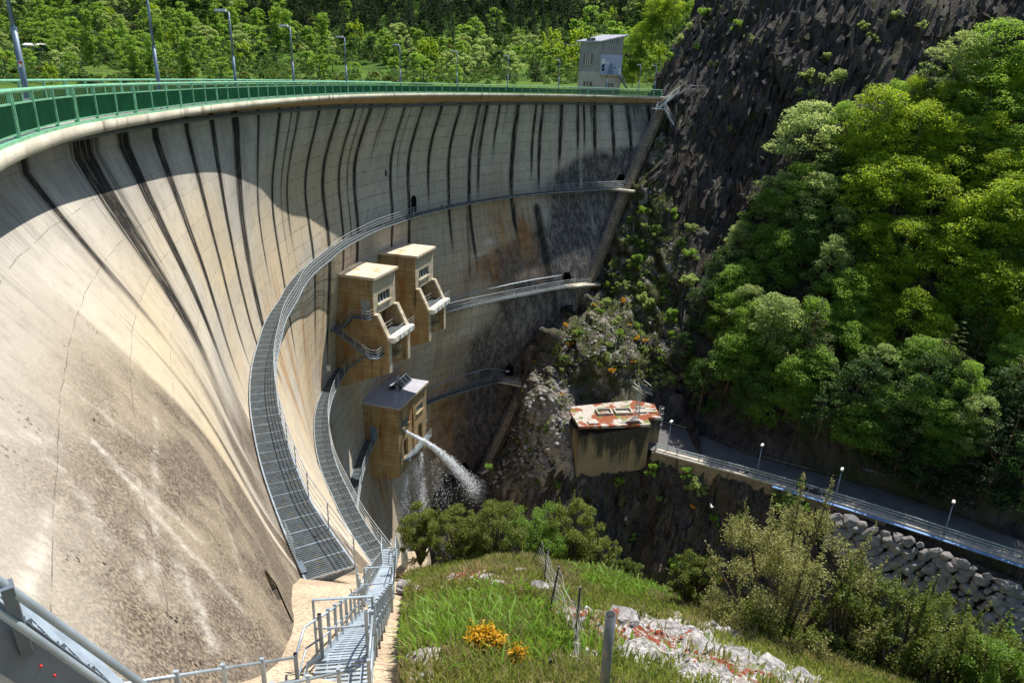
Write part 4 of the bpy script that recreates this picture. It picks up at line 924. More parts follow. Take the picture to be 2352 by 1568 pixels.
def profile(x):
    """(y, z) knots up the slope for one column"""
    yo, yi = float(y_out(x)), float(y_in(x)); sp = float(np.exp(-((x-4.5)/4.6)**2))
    zi = Z_ROAD-.06
    if x < 20:
        zo = np.interp(x, [-6, -1, 3, 8.6, 9.5, 18.5, 20], [-62, -58, -54, -51.5, -51.0, -50.5, -47.2])
        # a spur of rock between the stair and the concrete block
        k = [(yo-20, -84), (yo-9, -68), (yo-2.5, zo-4), (yo, zo)]
        if x < 9.2:
            zt = np.interp(x, [-6, -1, 2.7, 5.5, 9.2], [-63, -57, -46.5, -42.6, -43.6])
            k += [(yo+3.2*sp+1.4, (zo+zt)/2+1), (yo+5.0+2*sp, zt), (yi+1.5, zt+1.6), (yi+4, zt+5)]
        else: k += [(yo+.2, zo+.3), (yi-3.0, Z_ROAD+1.5), (yi, Z_ROAD+4.2), (yi+1.2, Z_ROAD+8.5), (yi+5, Z_ROAD+10.5)]
    else: k = [(yo-20, -84), (yo-11, -68), (yo-4.5, -56), (yo-.1, zi-1.2), (yo+.1, zi), (yi, zi), (yi+.5, zi+1.6), (yi+3.5, zi+8)]
    zl = k[-1][1]
    ztop = float(np.interp(x, [-14, -5, 2.7, 12.7, 19.2, 26.0, 29.5, 32, 35, 40, 47, 56, 72], [-66, -62, -47, -32, -17, -4.5, 1, 7, 12, 18, 27, 38, 60]))
    for z in (-32, -17, -2, 8, 18, 34, 60):
        if z > zl+1.0 and z < ztop-1: k.append((max(float(Yl(z, x)), k[-1][0]+.3), z))
    if k[-1][1] < ztop: k.append((max(float(np.interp(ztop, sorted(xs_lv), [float(Yl(q, x)) for q in sorted(xs_lv)])), k[-1][0]+.3), ztop))
    k += [(k[-1][0]+6, k[-1][1]+1.2), (k[-1][0]+34, k[-1][1]-9)] if x > 27 else [(k[-1][0]+4, k[-1][1]-.5), (k[-1][0]+9, k[-1][1]-6)]
    return np.array(k)
NT = 420
ZT = np.concatenate([np.linspace(0, 1, NT)])
SG = np.zeros((len(XG), NT, 3)); TAN = np.zeros((len(XG), NT, 2)); KN = []
for i, x in enumerate(XG):
    k = profile(x); d = arclen(k); tt = np.linspace(0, 1, NT)*d[-1]
    SG[i, :, 0] = x; SG[i, :, 1] = np.interp(tt, d, k[:, 0]); SG[i, :, 2] = np.interp(tt, d, k[:, 1]); KN.append(k)
ker = np.hanning(9); ker /= ker.sum()
for c in (1, 2):   # round the knots off
    A = SG[:, :, c]; P_ = np.pad(A, ((0, 0), (4, 4)), mode='edge'); SG[:, :, c] = sum(P_[:, q:q+NT]*ker[q] for q in range(9))
    A = SG[:, :, c]; P_ = np.pad(A, ((3, 3), (0, 0)), mode='edge'); k7 = np.hanning(9)[1:-1]; k7 /= k7.sum(); SG[:, :, c] = sum(P_[q:q+len(XG)]*k7[q] for q in range(7))
BASE = SG.copy()
du = np.gradient(SG, axis=0); dv = np.gradient(SG, axis=1); NN = np.cross(du, dv); NN /= np.linalg.norm(NN, axis=2)[..., None]+1e-9
NN *= -np.sign(NN[..., 1])[..., None]*1.0   # face the viewer
road_d = np.zeros((len(XG), NT))
yo_, yi_ = y_out(XG)[:, None], y_in(XG)[:, None]
on_road = (XG[:, None] > 19.0) & (np.abs(SG[:, :, 2]-(Z_ROAD-.06)) < .5) & (SG[:, :, 1] > yo_-1.0) & (SG[:, :, 1] < yi_+.5)
cR = R_(-20)
DISP = np.zeros((len(XG), NT)); COV = np.zeros((len(XG), NT, 3))
# strata frame: bedding planes steep, striking across the picture
e1 = np.array([.93, .25, .27]); e1 /= np.linalg.norm(e1); e2 = np.cross(e1, [0, .35, 1]); e2 /= np.linalg.norm(e2); e3 = np.cross(e1, e2)
lit_px = proj(SG.reshape(-1, 3)).reshape(len(XG), NT, 2)
for i in range(len(XG)):
    for j in range(NT):
        p = SG[i, j]; a, b, c = p@e1, p@e2, p@e3
        n1 = mn.fractal((a*.13, b*.09, c*.05), .9, 2.1, 3); n3 = mn.fractal((p[0]*.07, p[1]*.07, p[2]*.07+30), 1, 2, 3)
        wq = n1*.9
        D1, Q1_ = mn.voronoi((a*.34+wq, b*.16, c*.085+n1*.3)); D2, Q2_ = mn.voronoi((a*1.05+wq*1.2, b*.5, c*.27))
        h1 = mn.noise(Q1_[0]*9.3)+.55*((a*.34+wq)-Q1_[0][0])*mn.noise(Q1_[0]*5.1+Vector((3, 1, 7)))*3.0
        h2 = mn.noise(Q2_[0]*7.7)+.6*((a*1.05)-Q2_[0][0])*mn.noise(Q2_[0]*4.3+Vector((5, 2, 1)))
        cr = -.5*max(0, 1-(D1[1]-D1[0])*5)-.22*max(0, 1-(D2[1]-D2[0])*5)
        n2 = h2; cl = 1.0 if p[2] > -44 else .7
        DISP[i, j] = (1.5*n3+.8*n1+1.45*h1+.62*h2+cr)*cl
        sp = math.exp(-((p[0]-6.2)/3.6)**2)*math.exp(-((p[2]+48.5)/7.0)**2)+.5*math.exp(-((p[0]-.5)/2.2)**2)*math.exp(-((p[2]+57)/3)**2)
        bush = math.exp(-((p[0]-19-(p[2]+30)*.42)/9)**2)*(1 if -44 < p[2] < -4 else 0)
        COV[i, j, 1] = min(1, max(sp*1.35, bush*max(0, .35+n2*1.5)))
        COV[i, j, 0] = min(1, max(0, bush*.8+.02+(0.9 if (p[2] > 5 and p[0] < 46 and NN[i, j, 2] > .35) else 0)+.7*max(0, (p[0]-38)/30)+n3*.5-(.8*sp)))
        COV[i, j, 2] = min(1, max(0, .25+n1)) if p[2] < -25 else max(0, n1*.6)
DISP[on_road] = 0
soft = on_road.astype(float)
for _ in range(5): soft = np.maximum(soft, np.pad(soft, ((0, 0), (1, 1)), mode='edge')[:, :-2]*.8); soft = np.maximum(soft, np.pad(soft, ((0, 0), (1, 1)), mode='edge')[:, 2:]*.8)
blk = np.exp(-((XG[:, None]-14)/7)**4)*(np.abs(SG[:, :, 2]+47) < 6)
DISP *= (1-soft)*(1-.8*blk)*(1-.85*np.exp(-((XG[:, None]-22.5)/4.5)**4)*(np.abs(SG[:, :, 2]+46.5) < 4))
# keep the rock off the stair and the dam face
SG = SG+NN*DISP[..., None]
stairx = np.interp(SG[:, :, 2], [-62, -47, -32, -17, -3], [-4.6, 2.7, 12.7, 19.2, 26.5]); dst = np.clip((SG[:, :, 0]-stairx)/3.0, 0, 1)
SG[:, :, 1] += (1-dst)*.5
hill = grid_obj('rocky_hillside', SG, MAT['rock'], None, None, {'cov': COV.reshape(-1, 3)}, smooth=False)
tag(hill, kind='structure')
def hill_y(x, z):
    i = int(np.clip(np.searchsorted(XG, x), 0, len(XG)-1)); c = SG[i]; o = np.argsort(c[:, 2], kind='stable'); return float(np.interp(z, c[o, 2], c[o, 1]))
# ray hits on the hillside through a coarse picture-plane table of its own surface
from mathutils.bvhtree import BVHTree
def bvh_of(P):
    m, n = P.shape[:2]; i, j = np.meshgrid(np.arange(m-1), np.arange(n-1), indexing='ij'); a = (i*n+j).ravel()
    return BVHTree.FromPolygons(P.reshape(-1, 3).tolist(), np.stack([a, a+1, a+n+1, a+n], 1).tolist())
HB = bvh_of(SG)
def hray(px, py, bv=None):
    d = Vector(ray(px, py)).normalized(); h = (bv or HB).ray_cast(Vector((0, 0, 0)), d, 900)
    return None if h[0] is None else (np.array(h[0]), np.array(h[1]), h[3])

# slabs of bedded rock standing out of the cliff
def in_poly(x, y, P):
    c = False; j = len(P)-1
    for i in range(len(P)):
        if (P[i][1] > y) != (P[j][1] > y) and x < (P[j][0]-P[i][0])*(y-P[i][1])/(P[j][1]-P[i][1])+P[i][0]: c = not c
        j = i
    return c
CP = [(1560, 0), (2352, 0), (2352, 130), (2080, 200), (1900, 300), (1760, 480), (1660, 640), (1600, 700), (1540, 560), (1500, 440), (1540, 300), (1590, 230), (1450, 190), (1500, 90)]
GP = [(1320, 1075), (1520, 1060), (1890, 1160), (1880, 1330), (1560, 1350), (1380, 1240), (1150, 1140)]
sm_ = MB()
for poly, num, lo_, hi_ in ((CP, 3000, 1.0, 4.2), (GP, 700, .6, 2.4)):
    xs, ys = [p[0] for p in poly], [p[1] for p in poly]; k = 0
    while k < num:
        px, py = nr.uniform(min(xs), max(xs)), nr.uniform(min(ys), max(ys))
        if not in_poly(px, py, poly): continue
        k += 1; h = hray(px, py)
        if h is None or h[0][1] > 210: continue
        p, n_, _ = h; n_ = n_*(-np.sign(n_[1]) or 1); v = mn.fractal((px*.008, py*.004, 5.5), 1, 2, 3)
        if v < -.12 and nr.uniform() < .6: continue
        L_ = np.array([.42+nr.normal(0, .10), .45, 1.0]); L_ = L_-n_*(L_@n_)*.85; L_ /= np.linalg.norm(L_); B_ = np.cross(L_, n_); B_ /= np.linalg.norm(B_); N_ = np.cross(B_, L_)
        B_ = B_*math.cos(.35)+N_*math.sin(.35)*nr.choice([-1, 1]); N_ = np.cross(B_, L_)
        hl, hw_, ht_ = nr.uniform(lo_, hi_), nr.uniform(.16, .55), nr.uniform(.22, .55); C8 = []
        for sx, sy, sz in ((-1, -1, -1), (1, -1, -1), (1, 1, -1), (-1, 1, -1), (-1, -1, 1), (1, -1, 1), (1, 1, 1), (-1, 1, 1)): C8.append(p+L_*hl*sx*nr.uniform(.6, 1.1)+B_*hw_*sy*nr.uniform(.6, 1.2)+N_*ht_*sz*nr.uniform(.5, 1.1)*(.6 if sx > 0 else 1)-N_*.1)
        sm_.hexa(C8)
so3 = sm_.build('cliff_slabs', MAT['rock'], fix=False); tag(so3, kind='structure')
me_ = so3.data; at_ = me_.attributes.new('cov', 'FLOAT_VECTOR', 'POINT'); cv_ = np.zeros((len(me_.vertices), 3)); cv_[:, 2] = np.repeat(nr.uniform(-.3, .8, len(cv_)//8), 8).clip(0, 1); cv_[:, 0] = np.repeat(nr.uniform(-1.6, .8, len(cv_)//8), 8).clip(0, 1); at_.data.foreach_set('vector', cv_.astype(np.float32).ravel())
# ------------------------------------------------------------------ road
Pn, Pf = RN, at_len(RFR, np.linspace(0, arclen(RFR)[-1], len(RN)))
RR = np.stack([np.column_stack([Pn*(1-f)+Pf*f, np.full(len(RN), Z_ROAD)]) for f in np.linspace(0.02, .99, 6)], 1)
rd = grid_obj('road', RR, MAT['asphalt'], smooth=False, flip=False); tag(rd, kind='structure')
kb = MB(); kb2 = MB()
i0 = 4
for p, q in zip(RN[i0:-1:2], RN[i0+2::2]):
    d = (q-p)/np.linalg.norm(q-p); nrm = np.array([d[1], -d[0]])
    kb.bar([*(p-nrm*.35), Z_ROAD+.05], [*(q-nrm*.35), Z_ROAD+.05], 1.15, .24)
kbo = kb.build('pavement', MAT['kerb']); tag(kbo, kind='structure')
kk2 = MB()
for p, q in zip(Pf[2:-1:2], Pf[4::2]): kk2.bar([*p, Z_ROAD+.06], [*q, Z_ROAD+.06], .5, .25)
o = kk2.build('gutter', MAT['kerb']); tag(o, kind='structure')
rw = MB()
for p, q in zip(RN[3:60:2], RN[5:62:2]):
    d = (q-p)/np.linalg.norm(q-p); nrm = np.array([d[1], -d[0]]); rw.hexa([[*(p+nrm*.55), -50.2], [*(q+nrm*.55), -50.2], [*(q-nrm*.3), -50.2], [*(p-nrm*.3), -50.2], [*(p+nrm*.2), -47.1], [*(q+nrm*.2), -47.1], [*(q-nrm*.3), -47.1], [*(p-nrm*.3), -47.1]])
o = rw.build('retaining_wall', MAT['blockc']); tag(o, 'stained brown retaining wall holding up the outer edge of the road', 'wall')
gt = thing('guard_rail', 'galvanised double guard rail along the outer edge of the lower road', 'guard rail', (*RN[8], Z_ROAD))
GL = arclen(RN); gp = lambda s: at_len(RN, s)[0]
ss = np.arange(1.8, GL[-1]-30, 1.0)
gpt = []
for s in ss:
    a, b2 = gp(s-.1), gp(s+.1); d = (b2-a)/np.linalg.norm(b2-a); gpt.append(np.array([*(gp(s)+np.array([-d[1], d[0]])*.55), Z_ROAD]))
for h in (.95, .6):
    m = MB()
    for p, q in zip(gpt[:-1], gpt[1:]): m.bar(p+UP*h, q+UP*h, .07, .15)
    m.build('rail', MAT['galv'], gt)
for p in gpt[::3]: MB().bar(p, p+UP*1.0, .1, .1).build('post', MAT['galv_dark'], gt)
# blue pipe boxed along the pavement edge
bl = MB(); sl_ = [s for s in np.arange(17.5, 47, 1.0)]
def edge_pt(s, o_): 
    a, b2 = gp(s-.1), gp(s+.1); d = (b2-a)/np.linalg.norm(b2-a); return np.array([*(gp(s)-np.array([-d[1], d[0]])*o_), Z_ROAD])
for s in sl_[:-1]: bl.bar(edge_pt(s, .30)-UP*.12, edge_pt(s+1.0, .30)-UP*.12, .85, .12)
g = G('blue_sheet'); blm = g.done(g.bsdf(g.mix(g.sm(g.noise(g.pos(), .8, 5), .4, .6), (.10, .20, .42), (.16, .28, .50)), .5))
o = bl.build('edge_strip', blm); tag(o, 'blue metal strip along the road edge above the boulder wall', 'edge strip')
for px, py, lb in [(1533, 1033.5, 'road lamp next to the caged ladder of the concrete block'), (1738, 1090.5, 'second road lamp from the concrete block, on the lower road'), (1917.5, 1149, 'third road lamp from the concrete block, before the blue edge strip'), (2168, 1228, 'rightmost lamp on the lower road, above the boulder wall')]:
    p = onz(px, py, Z_ROAD+.1); t = thing('road_lamp', lb, 'street lamp', tuple(p), 'lamps along the lower road')
    MB().tube([p, p+UP*1.6, p+UP*1.62, p+UP*4.25], [.075, .07, .05, .045], 8).build('pole', MAT['pole'], t, smooth=True)
    MB().tube([p, p+UP*.15], .14, 8).build('base_plate', MAT['galv_dark'], t)
    d = np.array([.55, .8, 0]); MB().tube([p+UP*4.2, p+UP*4.33+d*.2], .035, 6).build('arm', MAT['pole'], t)
    s_ = np.array([.8, -.55, 0]); c = p+UP*4.4+d*.1
    m = MB(); m.hexa([c-d*.38-s_*.17-UP*.06, c+d*.38-s_*.17-UP*.06, c+d*.38+s_*.17-UP*.06, c-d*.38+s_*.17-UP*.06, c-d*.33-s_*.12+UP*.09, c+d*.3-s_*.12+UP*.09, c+d*.3+s_*.12+UP*.09, c-d*.33+s_*.12+UP*.09]); m.build('lamp_head', MAT['white'], t)
# dry stone wall at the back of the road
m = MB(); 
for p, q in zip(Pf[52:110:2], Pf[54:112:2]):
    d = (q-p)/np.linalg.norm(q-p); nrm = np.array([-d[1], d[0]])
    if d[0] < 0: nrm = -nrm
    for k in range(4): 
        w_ = .5+.12*nr.uniform(); m.bar([*(p+nrm*(.45+.1*k)), Z_ROAD+.3+k*.42], [*(q+nrm*(.45+.1*k)), Z_ROAD+.3+k*.42], w_, .40)
o = m.build('stone_wall', MAT['boulder']); tag(o, 'low dry stone wall at the foot of the trees beside the road', 'wall')

# ------------------------------------------------------------------ concrete block with lichen roof
zb = -43.0
RO = [np.array([9.5, 83.6, zb]), np.array([19.2, 85.0, zb]), np.array([19.1, 87.0, zb]), np.array([21.0, 87.1, zb]), np.array([20.8, 91.4, zb]), np.array([18.0, 92.5, zb]), np.array([8.9, 89.7, zb]), np.array([8.5, 88.1, zb])]
bk = thing('concrete_block_house', 'windowless stained concrete block with a red lichen covered flat roof beside the road', 'concrete building', (14, 87, -50))
m = MB(); m.prism([p-UP*6.9-(UP*1.2 if i in (0, 7, 6) else 0) for i, p in enumerate(RO)], UP*6.6); m.build('wall', MAT['block_wall'], bk)
ctr = np.mean(RO, 0); m = MB(); m.prism([p+(p-ctr)*np.array([.012, .012, 0])-UP*.34 for p in RO], UP*.36); rfb = m.build('roof', MAT['roofveg'], bk)
fa = (RO[1]-RO[0])/np.linalg.norm(RO[1]-RO[0]); fb = np.array([-fa[1], fa[0], 0]); rp = lambda a, b, c=0: RO[0]+fa*a+fb*b+UP*c
for (a0, a1) in ((3.2, 5.4), (5.8, 8.3)):
    m = MB()
    for (x0, x1, y0, y1) in ((a0, a1, 3.0, 3.18), (a0, a1, 4.5, 4.68), (a0, a0+.18, 3.18, 4.5), (a1-.18, a1, 3.18, 4.5)): m.obox(rp((x0+x1)/2, (y0+y1)/2, .2), fa*(x1-x0)/2, fb*(y1-y0)/2, UP*.17)
    m.build('roof_curb', MAT['kerb'], rfb)
MB().obox(rp(2.0, .9, .12), fa*.65, fb*.45, UP*.11).build('roof_hatch', MAT['kerb'], rfb)
for (a, b_, l) in ((9.6, 3.6, 1.6), (9.9, 5.0, 1.5)): MB().obox(rp(a, b_, .1), fa*l/2, fb*.14, UP*.1).build('roof_curb', MAT['kerb'], rfb)
for (b_) in (3.35, 4.1):
    MB().bar(rp(9.2, b_, .25), rp(11.9, b_+.1, .25), .14, .12).build('roof_beam', MAT['white'], rfb)
# caged ladder
cl = thing('caged_ladder', 'white caged ladder on the right end of the concrete block', 'ladder', tuple(rp(12.0, 3.2, -4)))
lx = rp(12.05, 3.0)
m = MB()
for s_ in (-.22, .22): m.tube([lx+fb*s_-UP*4.0, lx+fb*s_+UP*1.1], .03, 6)
m.build('stile', MAT['rail'], cl)
m = MB()
for k in range(16): m.tube([lx-fb*.22-UP*(3.8-.3*k), lx+fb*.22-UP*(3.8-.3*k)], .018, 5)
m.build('rung', MAT['rail'], cl)
m = MB()
for k in range(5):
    zc_ = -2.4+.85*k; m.tube([lx+fb*.4*math.cos(a)+fa*(.05+.55*math.sin(a))+UP*zc_ for a in np.linspace(0, math.pi, 9)], .022, 5)
for a in np.linspace(.3, math.pi-.3, 5): m.tube([lx+fb*.4*math.cos(a)+fa*(.05+.55*math.sin(a))-UP*2.4, lx+fb*.4*math.cos(a)+fa*(.05+.55*math.sin(a))+UP*1.0], .015, 5)
m.build('cage', MAT['rail'], cl)
# lattice mast with panels
bp = rp(8.6, 2.3, .02)
ms_ = thing('lattice_mast', 'small lattice mast carrying tilted solar panels on the concrete block roof', 'mast', tuple(bp))
m = MB(); c4 = [np.array([sx*.28, sy*.28, 0]) for sx, sy in ((-1, -1), (1, -1), (1, 1), (-1, 1))]
for k in range(4):
    m.tube([bp+c4[k], bp+c4[k]*.55+UP*4.4], .035, 5)
    for j in range(8):
        f0, f1 = j/8, (j+1)/8; a, b2 = c4[k], c4[(k+1) % 4]; m.tube([bp+a*(1-.45*f0)+UP*4.4*f0, bp+b2*(1-.45*f1)+UP*4.4*f1], .018, 4); m.tube([bp+b2*(1-.45*f0)+UP*4.4*f0, bp+a*(1-.45*f0)+UP*4.4*f0], .016, 4)
m.build('lattice', MAT['galv'], ms_)
for dx, tl in ((0.0, 1), (.95, 1)):
    c = bp+fa*(.35+dx*.9)+UP*(4.5-.45*dx); u_ = fa*.42+UP*-.2; v_ = fb*.6+UP*.25
    pn = MB().obox(c, u_, v_, np.cross(u_, v_)*.06).build('solar_panel', MAT['glass'], ms_)
    MB().obox(c-np.cross(u_, v_)*.1, u_*1.06, v_*1.06, np.cross(u_, v_)*.03).build('panel_frame', MAT['white'], pn)
for k, (a, b2) in enumerate([((-1.0, .2, 4.6), (.4, -.6, 3.7)), ((-.8, .5, 5.0), (.3, -.3, 4.0)), ((.6, .5, 5.3), (1.6, .1, 4.6))]):
    MB().tube([bp+fa*a[0]+fb*a[1]+UP*a[2], bp+fa*b2[0]+fb*b2[1]+UP*b2[2]], .06, 6).build('antenna_arm', MAT['white'], ms_)

# ------------------------------------------------------------------ boulder wall under the road
def stone(name, c, r, mat, sq=(1, .8, .75), seed=0, sub=2, amp=.28, rot=None, parent=None, flat=True):
    V, Fc = ICO[sub]; W_ = V.copy(); o_ = np.array([mn.noise((v[0]*1.3+seed*7.1, v[1]*1.3, v[2]*1.3)) for v in V]); o2 = np.array([mn.noise((v[0]*3.1, v[1]*3.1+seed*3.3, v[2]*3.1)) for v in V])
    W_ = W_*(1+amp*o_+amp*.4*o2)[:, None]
    W_ = np.sign(W_)*np.abs(W_)**.66
    W_ = W_*np.array(sq)
    if rot is not None:
        c_, s_ = math.cos(rot), math.sin(rot); W_ = W_@np.array([[c_, 0, -s_], [0, 1, 0], [s_, 0, c_]]).T
    m = MB(); m.add(np.asarray(c)+W_*r, Fc); return m.build(name, mat, parent, smooth=not flat)
protos = []
BW = MB()
placed = []
top = [(1895, 1172), (1990, 1205), (2080, 1232), (2180, 1272), (2290, 1325), (2352, 1345)]
bot = [(1900, 1262), (1990, 1310), (2080, 1370), (2180, 1420), (2290, 1470), (2352, 1485)]
rows = 9; nb = 0
def wall_pt(u, v):
    """u along the wall, v down; the wall leans back against the slope below the road edge"""
    tx = np.interp(u, np.linspace(0, 1, 6), [p[0] for p in top]); ty = np.interp(u, np.linspace(0, 1, 6), [p[1] for p in top]); by = np.interp(u, np.linspace(0, 1, 6), [p[1] for p in bot])
    y = ty+(by-ty)*v; a = onz(tx, ty, Z_ROAD-1.2-.9*u)
    d = ray(tx, y); n = np.array([-.52, -.85, .42])   # plane through the top line, facing out of the bank
    return d*((a@n)/(d@n))*.985
for r in range(rows):
    n_in = 17
    for k in range(n_in):
        u = (k+.5*(r % 2)+rng.uniform(-.12, .12))/n_in; v = (r+.5+rng.uniform(-.12, .12))/rows
        if not (0 <= u <= 1.0): continue
        p = wall_pt(u, v); ln = rng.choice([rng.uniform(.42, .62), rng.uniform(.6, .9), rng.uniform(.65, .95)])
        V, Fc = hull_stone(rng.randint(16, 26), nr, (rng.uniform(.95, 1.35), .8, rng.uniform(.62, .95))); mb = MB(); mb.add(V*ln, Fc); o = mb.build('boulder', MAT['boulder'])
        o.location = p; o.rotation_euler = (rng.uniform(-.35, .35), rng.uniform(-.5, .3), rng.uniform(-.5, .5)); ORG[o.name] = p; nb += 1
        tag(o, 'grey angular boulder stacked with others in the bank below the road', 'boulder', 'boulders of the bank below the road')
bm_ = MB(); gr_ = np.stack([[wall_pt(u, v)+np.array([.5, .85, -.42])*.75 for v in np.linspace(-.05, 1.3, 8)] for u in np.linspace(-.03, 1.25, 24)])
o = grid_obj('earth_bank', gr_, MAT['rock'], attrs={'cov': np.tile(np.array([[.0, 0, .2]]), (gr_.shape[0]*gr_.shape[1], 1))}); tag(o, kind='structure')

# ------------------------------------------------------------------ valley behind the dam
def val_z(x, y):
    z = np.interp(y, [120, 170, 240, 330, 380, 450, 700, 1300], [-16, -9, -5.5, .8, 7.5, 20, 118, 330])
    z = z+np.clip((x-60)/200, 0, 1)*np.clip((y-230)/200, 0, 1)*22
    return z
vx, vy = np.arange(-620, 420, 8.0), np.concatenate([np.arange(168, 460, 5), np.arange(460, 1300, 12)])
VX, VY = np.meshgrid(vx, vy, indexing='ij'); VZ = val_z(VX, VY)
for i in range(VX.shape[0]):
    for j in range(VX.shape[1]):
        y = VY[i, j]; VZ[i, j] += mn.fractal((VX[i, j]*.012, y*.012, 4.4), 1, 2, 4)*min(14, max(.3, (y-300)*.06))
VG = np.stack([VX, VY, VZ], -1); VB = bvh_of(VG)
o = grid_obj('valley_hillside', VG, MAT['valley'], flip=False); tag(o, kind='structure')
gz_ = MB(); gz_.add([(-3000, -2500, -90), (3000, -2500, -90), (3000, 3500, -90), (-3000, 3500, -90)], [(0, 1, 2, 3)]); o = gz_.build('ground', MAT['valley']); tag(o, kind='structure')

# ------------------------------------------------------------------ control tower
T0, TR, TL = atd(1379, 200, 151.), None, None
fA, fB = atd(1376, 190, 150.), atd(1425, 190, 150.); fA[2] = fB[2] = 0
tL = atd(1327, 190, 153.5); tL[2] = 0
tw = thing('control_tower', 'grey concrete control tower with a slanting roof and a pale blue painted front', 'tower', (*fA[:2], -7))
fdir = (fB-fA)/np.linalg.norm(fB-fA); Wt = np.linalg.norm(fB-fA); ldir = (tL-fA)/np.linalg.norm(tL-fA); Lt = np.linalg.norm(tL-fA)
zt0 = lambda py, D=150.: float(atd(1400, py, D)[2])
zt, zb2, zm, z_lo = zt0(97), -9., zt0(166), zt0(171)
ft = lambda a, b, z: np.array([*(fA+fdir*a+ldir*b)[:2], z])
tcon = m_concrete('tower_grey_concrete', (.30, .30, .29), (.24, .24, .24), boards=False, amt=.4)
tcon2 = m_concrete('tower_pale_concrete', (.44, .42, .35), (.38, .36, .31), boards=False, amt=.3)
twp = m_plain('tower_blue_white_paint', (.36, .41, .53), .7, var=.06)
m = MB(); m.prism([ft(0, 0, zb2), ft(Wt, 0, zb2), ft(Wt, Lt, zb2), ft(0, Lt, zb2)], UP*(zm-zb2)); m.build('lower_wall', tcon2, tw)
m = MB(); q4 = [ft(0.02, 0.02, zm), ft(Wt-.02, 0.02, zm), ft(Wt-.02, Lt-.02, zm), ft(0.02, Lt-.02, zm)]; hts = [zt-.1, zt+1.15, zt+1.25, zt-.1]
m.hexa([q4[0], q4[1], q4[2], q4[3], *[np.array([*q[:2], h]) for q, h in zip(q4, hts)]]); m.build('upper_wall', tcon, tw)
m = MB(); c8 = [ft(-.5, -.5, 0), ft(Wt+.5, -.5, 0), ft(Wt+.5, Lt+.5, 0), ft(-.5, Lt+.5, 0)]; m.hexa([*[np.array([*q[:2], h+.02]) for q, h in zip(c8, hts)], *[np.array([*q[:2], h+.28]) for q, h in zip(c8, hts)]]); m.build('roof', MAT['lav'], tw)
nf = np.array([fdir[1], -fdir[0], 0]); 
if nf[1] > 0: nf = -nf
nl = np.array([-ldir[1], ldir[0], 0]); 
if nl[0] > 0: nl = -nl
def plate(a0, a1, z0, z1, mat, name, par, off=.03, th=.03, side=False):
    d, n = (ldir, nl) if side else (fdir, nf); c = np.array([*(fA+d*(a0+a1)/2)[:2], (z0+z1)/2])+n*off
    return MB().obox(c, d*(a1-a0)/2, n*th, UP*(z1-z0)/2).build(name, mat, par)
zz = lambda zy: zt0(((80+zy*.4464)*2352/4096))    # zoom rows to height
plate(0.0, Wt, zz(492), zz(312), twp, 'painted_front', tw, .03, .03)
plate(Wt*.39, Wt*.6, zz(490), zz(392), MAT['bluegrey'], 'door', tw, .08, .04)
plate(Wt*.66, Wt*.72, zz(438), zz(422), MAT['green_dark'], 'small_sign', tw, .08, .02)
bn_ = plate(.25, .25+Wt*.14, zz(458), zz(355), MAT['white'], 'banner', tw, .08, .02)
g = G('banner_blue'); bbm = g.done(g.bsdf((.05, .13, .38), .6))
m = MB(); rg2 = random.Random(3)
for k in range(34):
    zc_ = zz(455)+(zz(402)-zz(455))*rg2.random()**1.5; a = .35+rg2.random()*Wt*.10; r_ = .05+.10*rg2.random(); c = np.array([*(fA+fdir*a)[:2], zc_])+nf*.11
    m.obox(c, fdir*r_, nf*.006, UP*r_)
m.build('banner_dots', bbm, bn_)
w_ = plate(Wt*.33, Wt*.73, zz(208), zz(164), MAT['glass'], 'window', tw, .03, .03)
for k in range(4): plate(Wt*(.33+.1*k)-.05, Wt*(.33+.1*k)+.05, zz(208), zz(164), MAT['galv'], 'mullion', w_, .07, .02)
w_ = plate(Wt*.3, Wt*.68, zz(602), zz(568), MAT['glass'], 'window', tw, .03, .03)
for k in range(4): plate(Wt*(.3+.095*k)-.05, Wt*(.3+.095*k)+.05, zz(602), zz(568), MAT['galv'], 'mullion', w_, .07, .02)
for (a0, a1, z0, z1, n) in ((Lt*.30, Lt*.7, 204, 162, 1), (Lt*.38, Lt*.78, 405, 302, 3), (Lt*.32, Lt*.72, 598, 558, 2)):
    w_ = plate(a0, a1, zz(z0), zz(z1), MAT['glass'], 'window', tw, .03, .03, True)
    for k in range(n): x = a0+(a1-a0)*(k+1)/(n+1); plate(x-.06, x+.06, zz(z0), zz(z1), MAT['white'], 'mullion', w_, .07, .02, True)
    plate(a0-.15, a1+.15, zz(z0)-.14, zz(z0), tcon2, 'sill', w_, .1, .1, True)
bc = MB().obox(ft(Wt*.46, 0, zz(494))+nf*.6, fdir*Wt*.47, nf*.6, UP*.1).build('balcony', tcon2, tw)
railing('balcony_rail', [ft(0.1, 0, zz(492))+nf*1.1, ft(Wt*.92, 0, zz(492))+nf*1.1], bc, 1.1, 3, 1.2)
mt, ms = MB(), MB(); s0_, s1_ = ft(Wt*.85, 0, zz(494))+nf*.6, ft(Wt*1.32, 0, zz(612))+nf*.6
stair_flight(mt, ms, s0_, s1_, nf, .9, 14); ts = mt.build('stair_tread', MAT['galv_dark'], tw); ms.build('stair_stringer', MAT['galv_dark'], tw)
railing('stair_rail', [s0_+nf*.5, s1_+nf*.5], tw, 1.0, 2, 1.2)
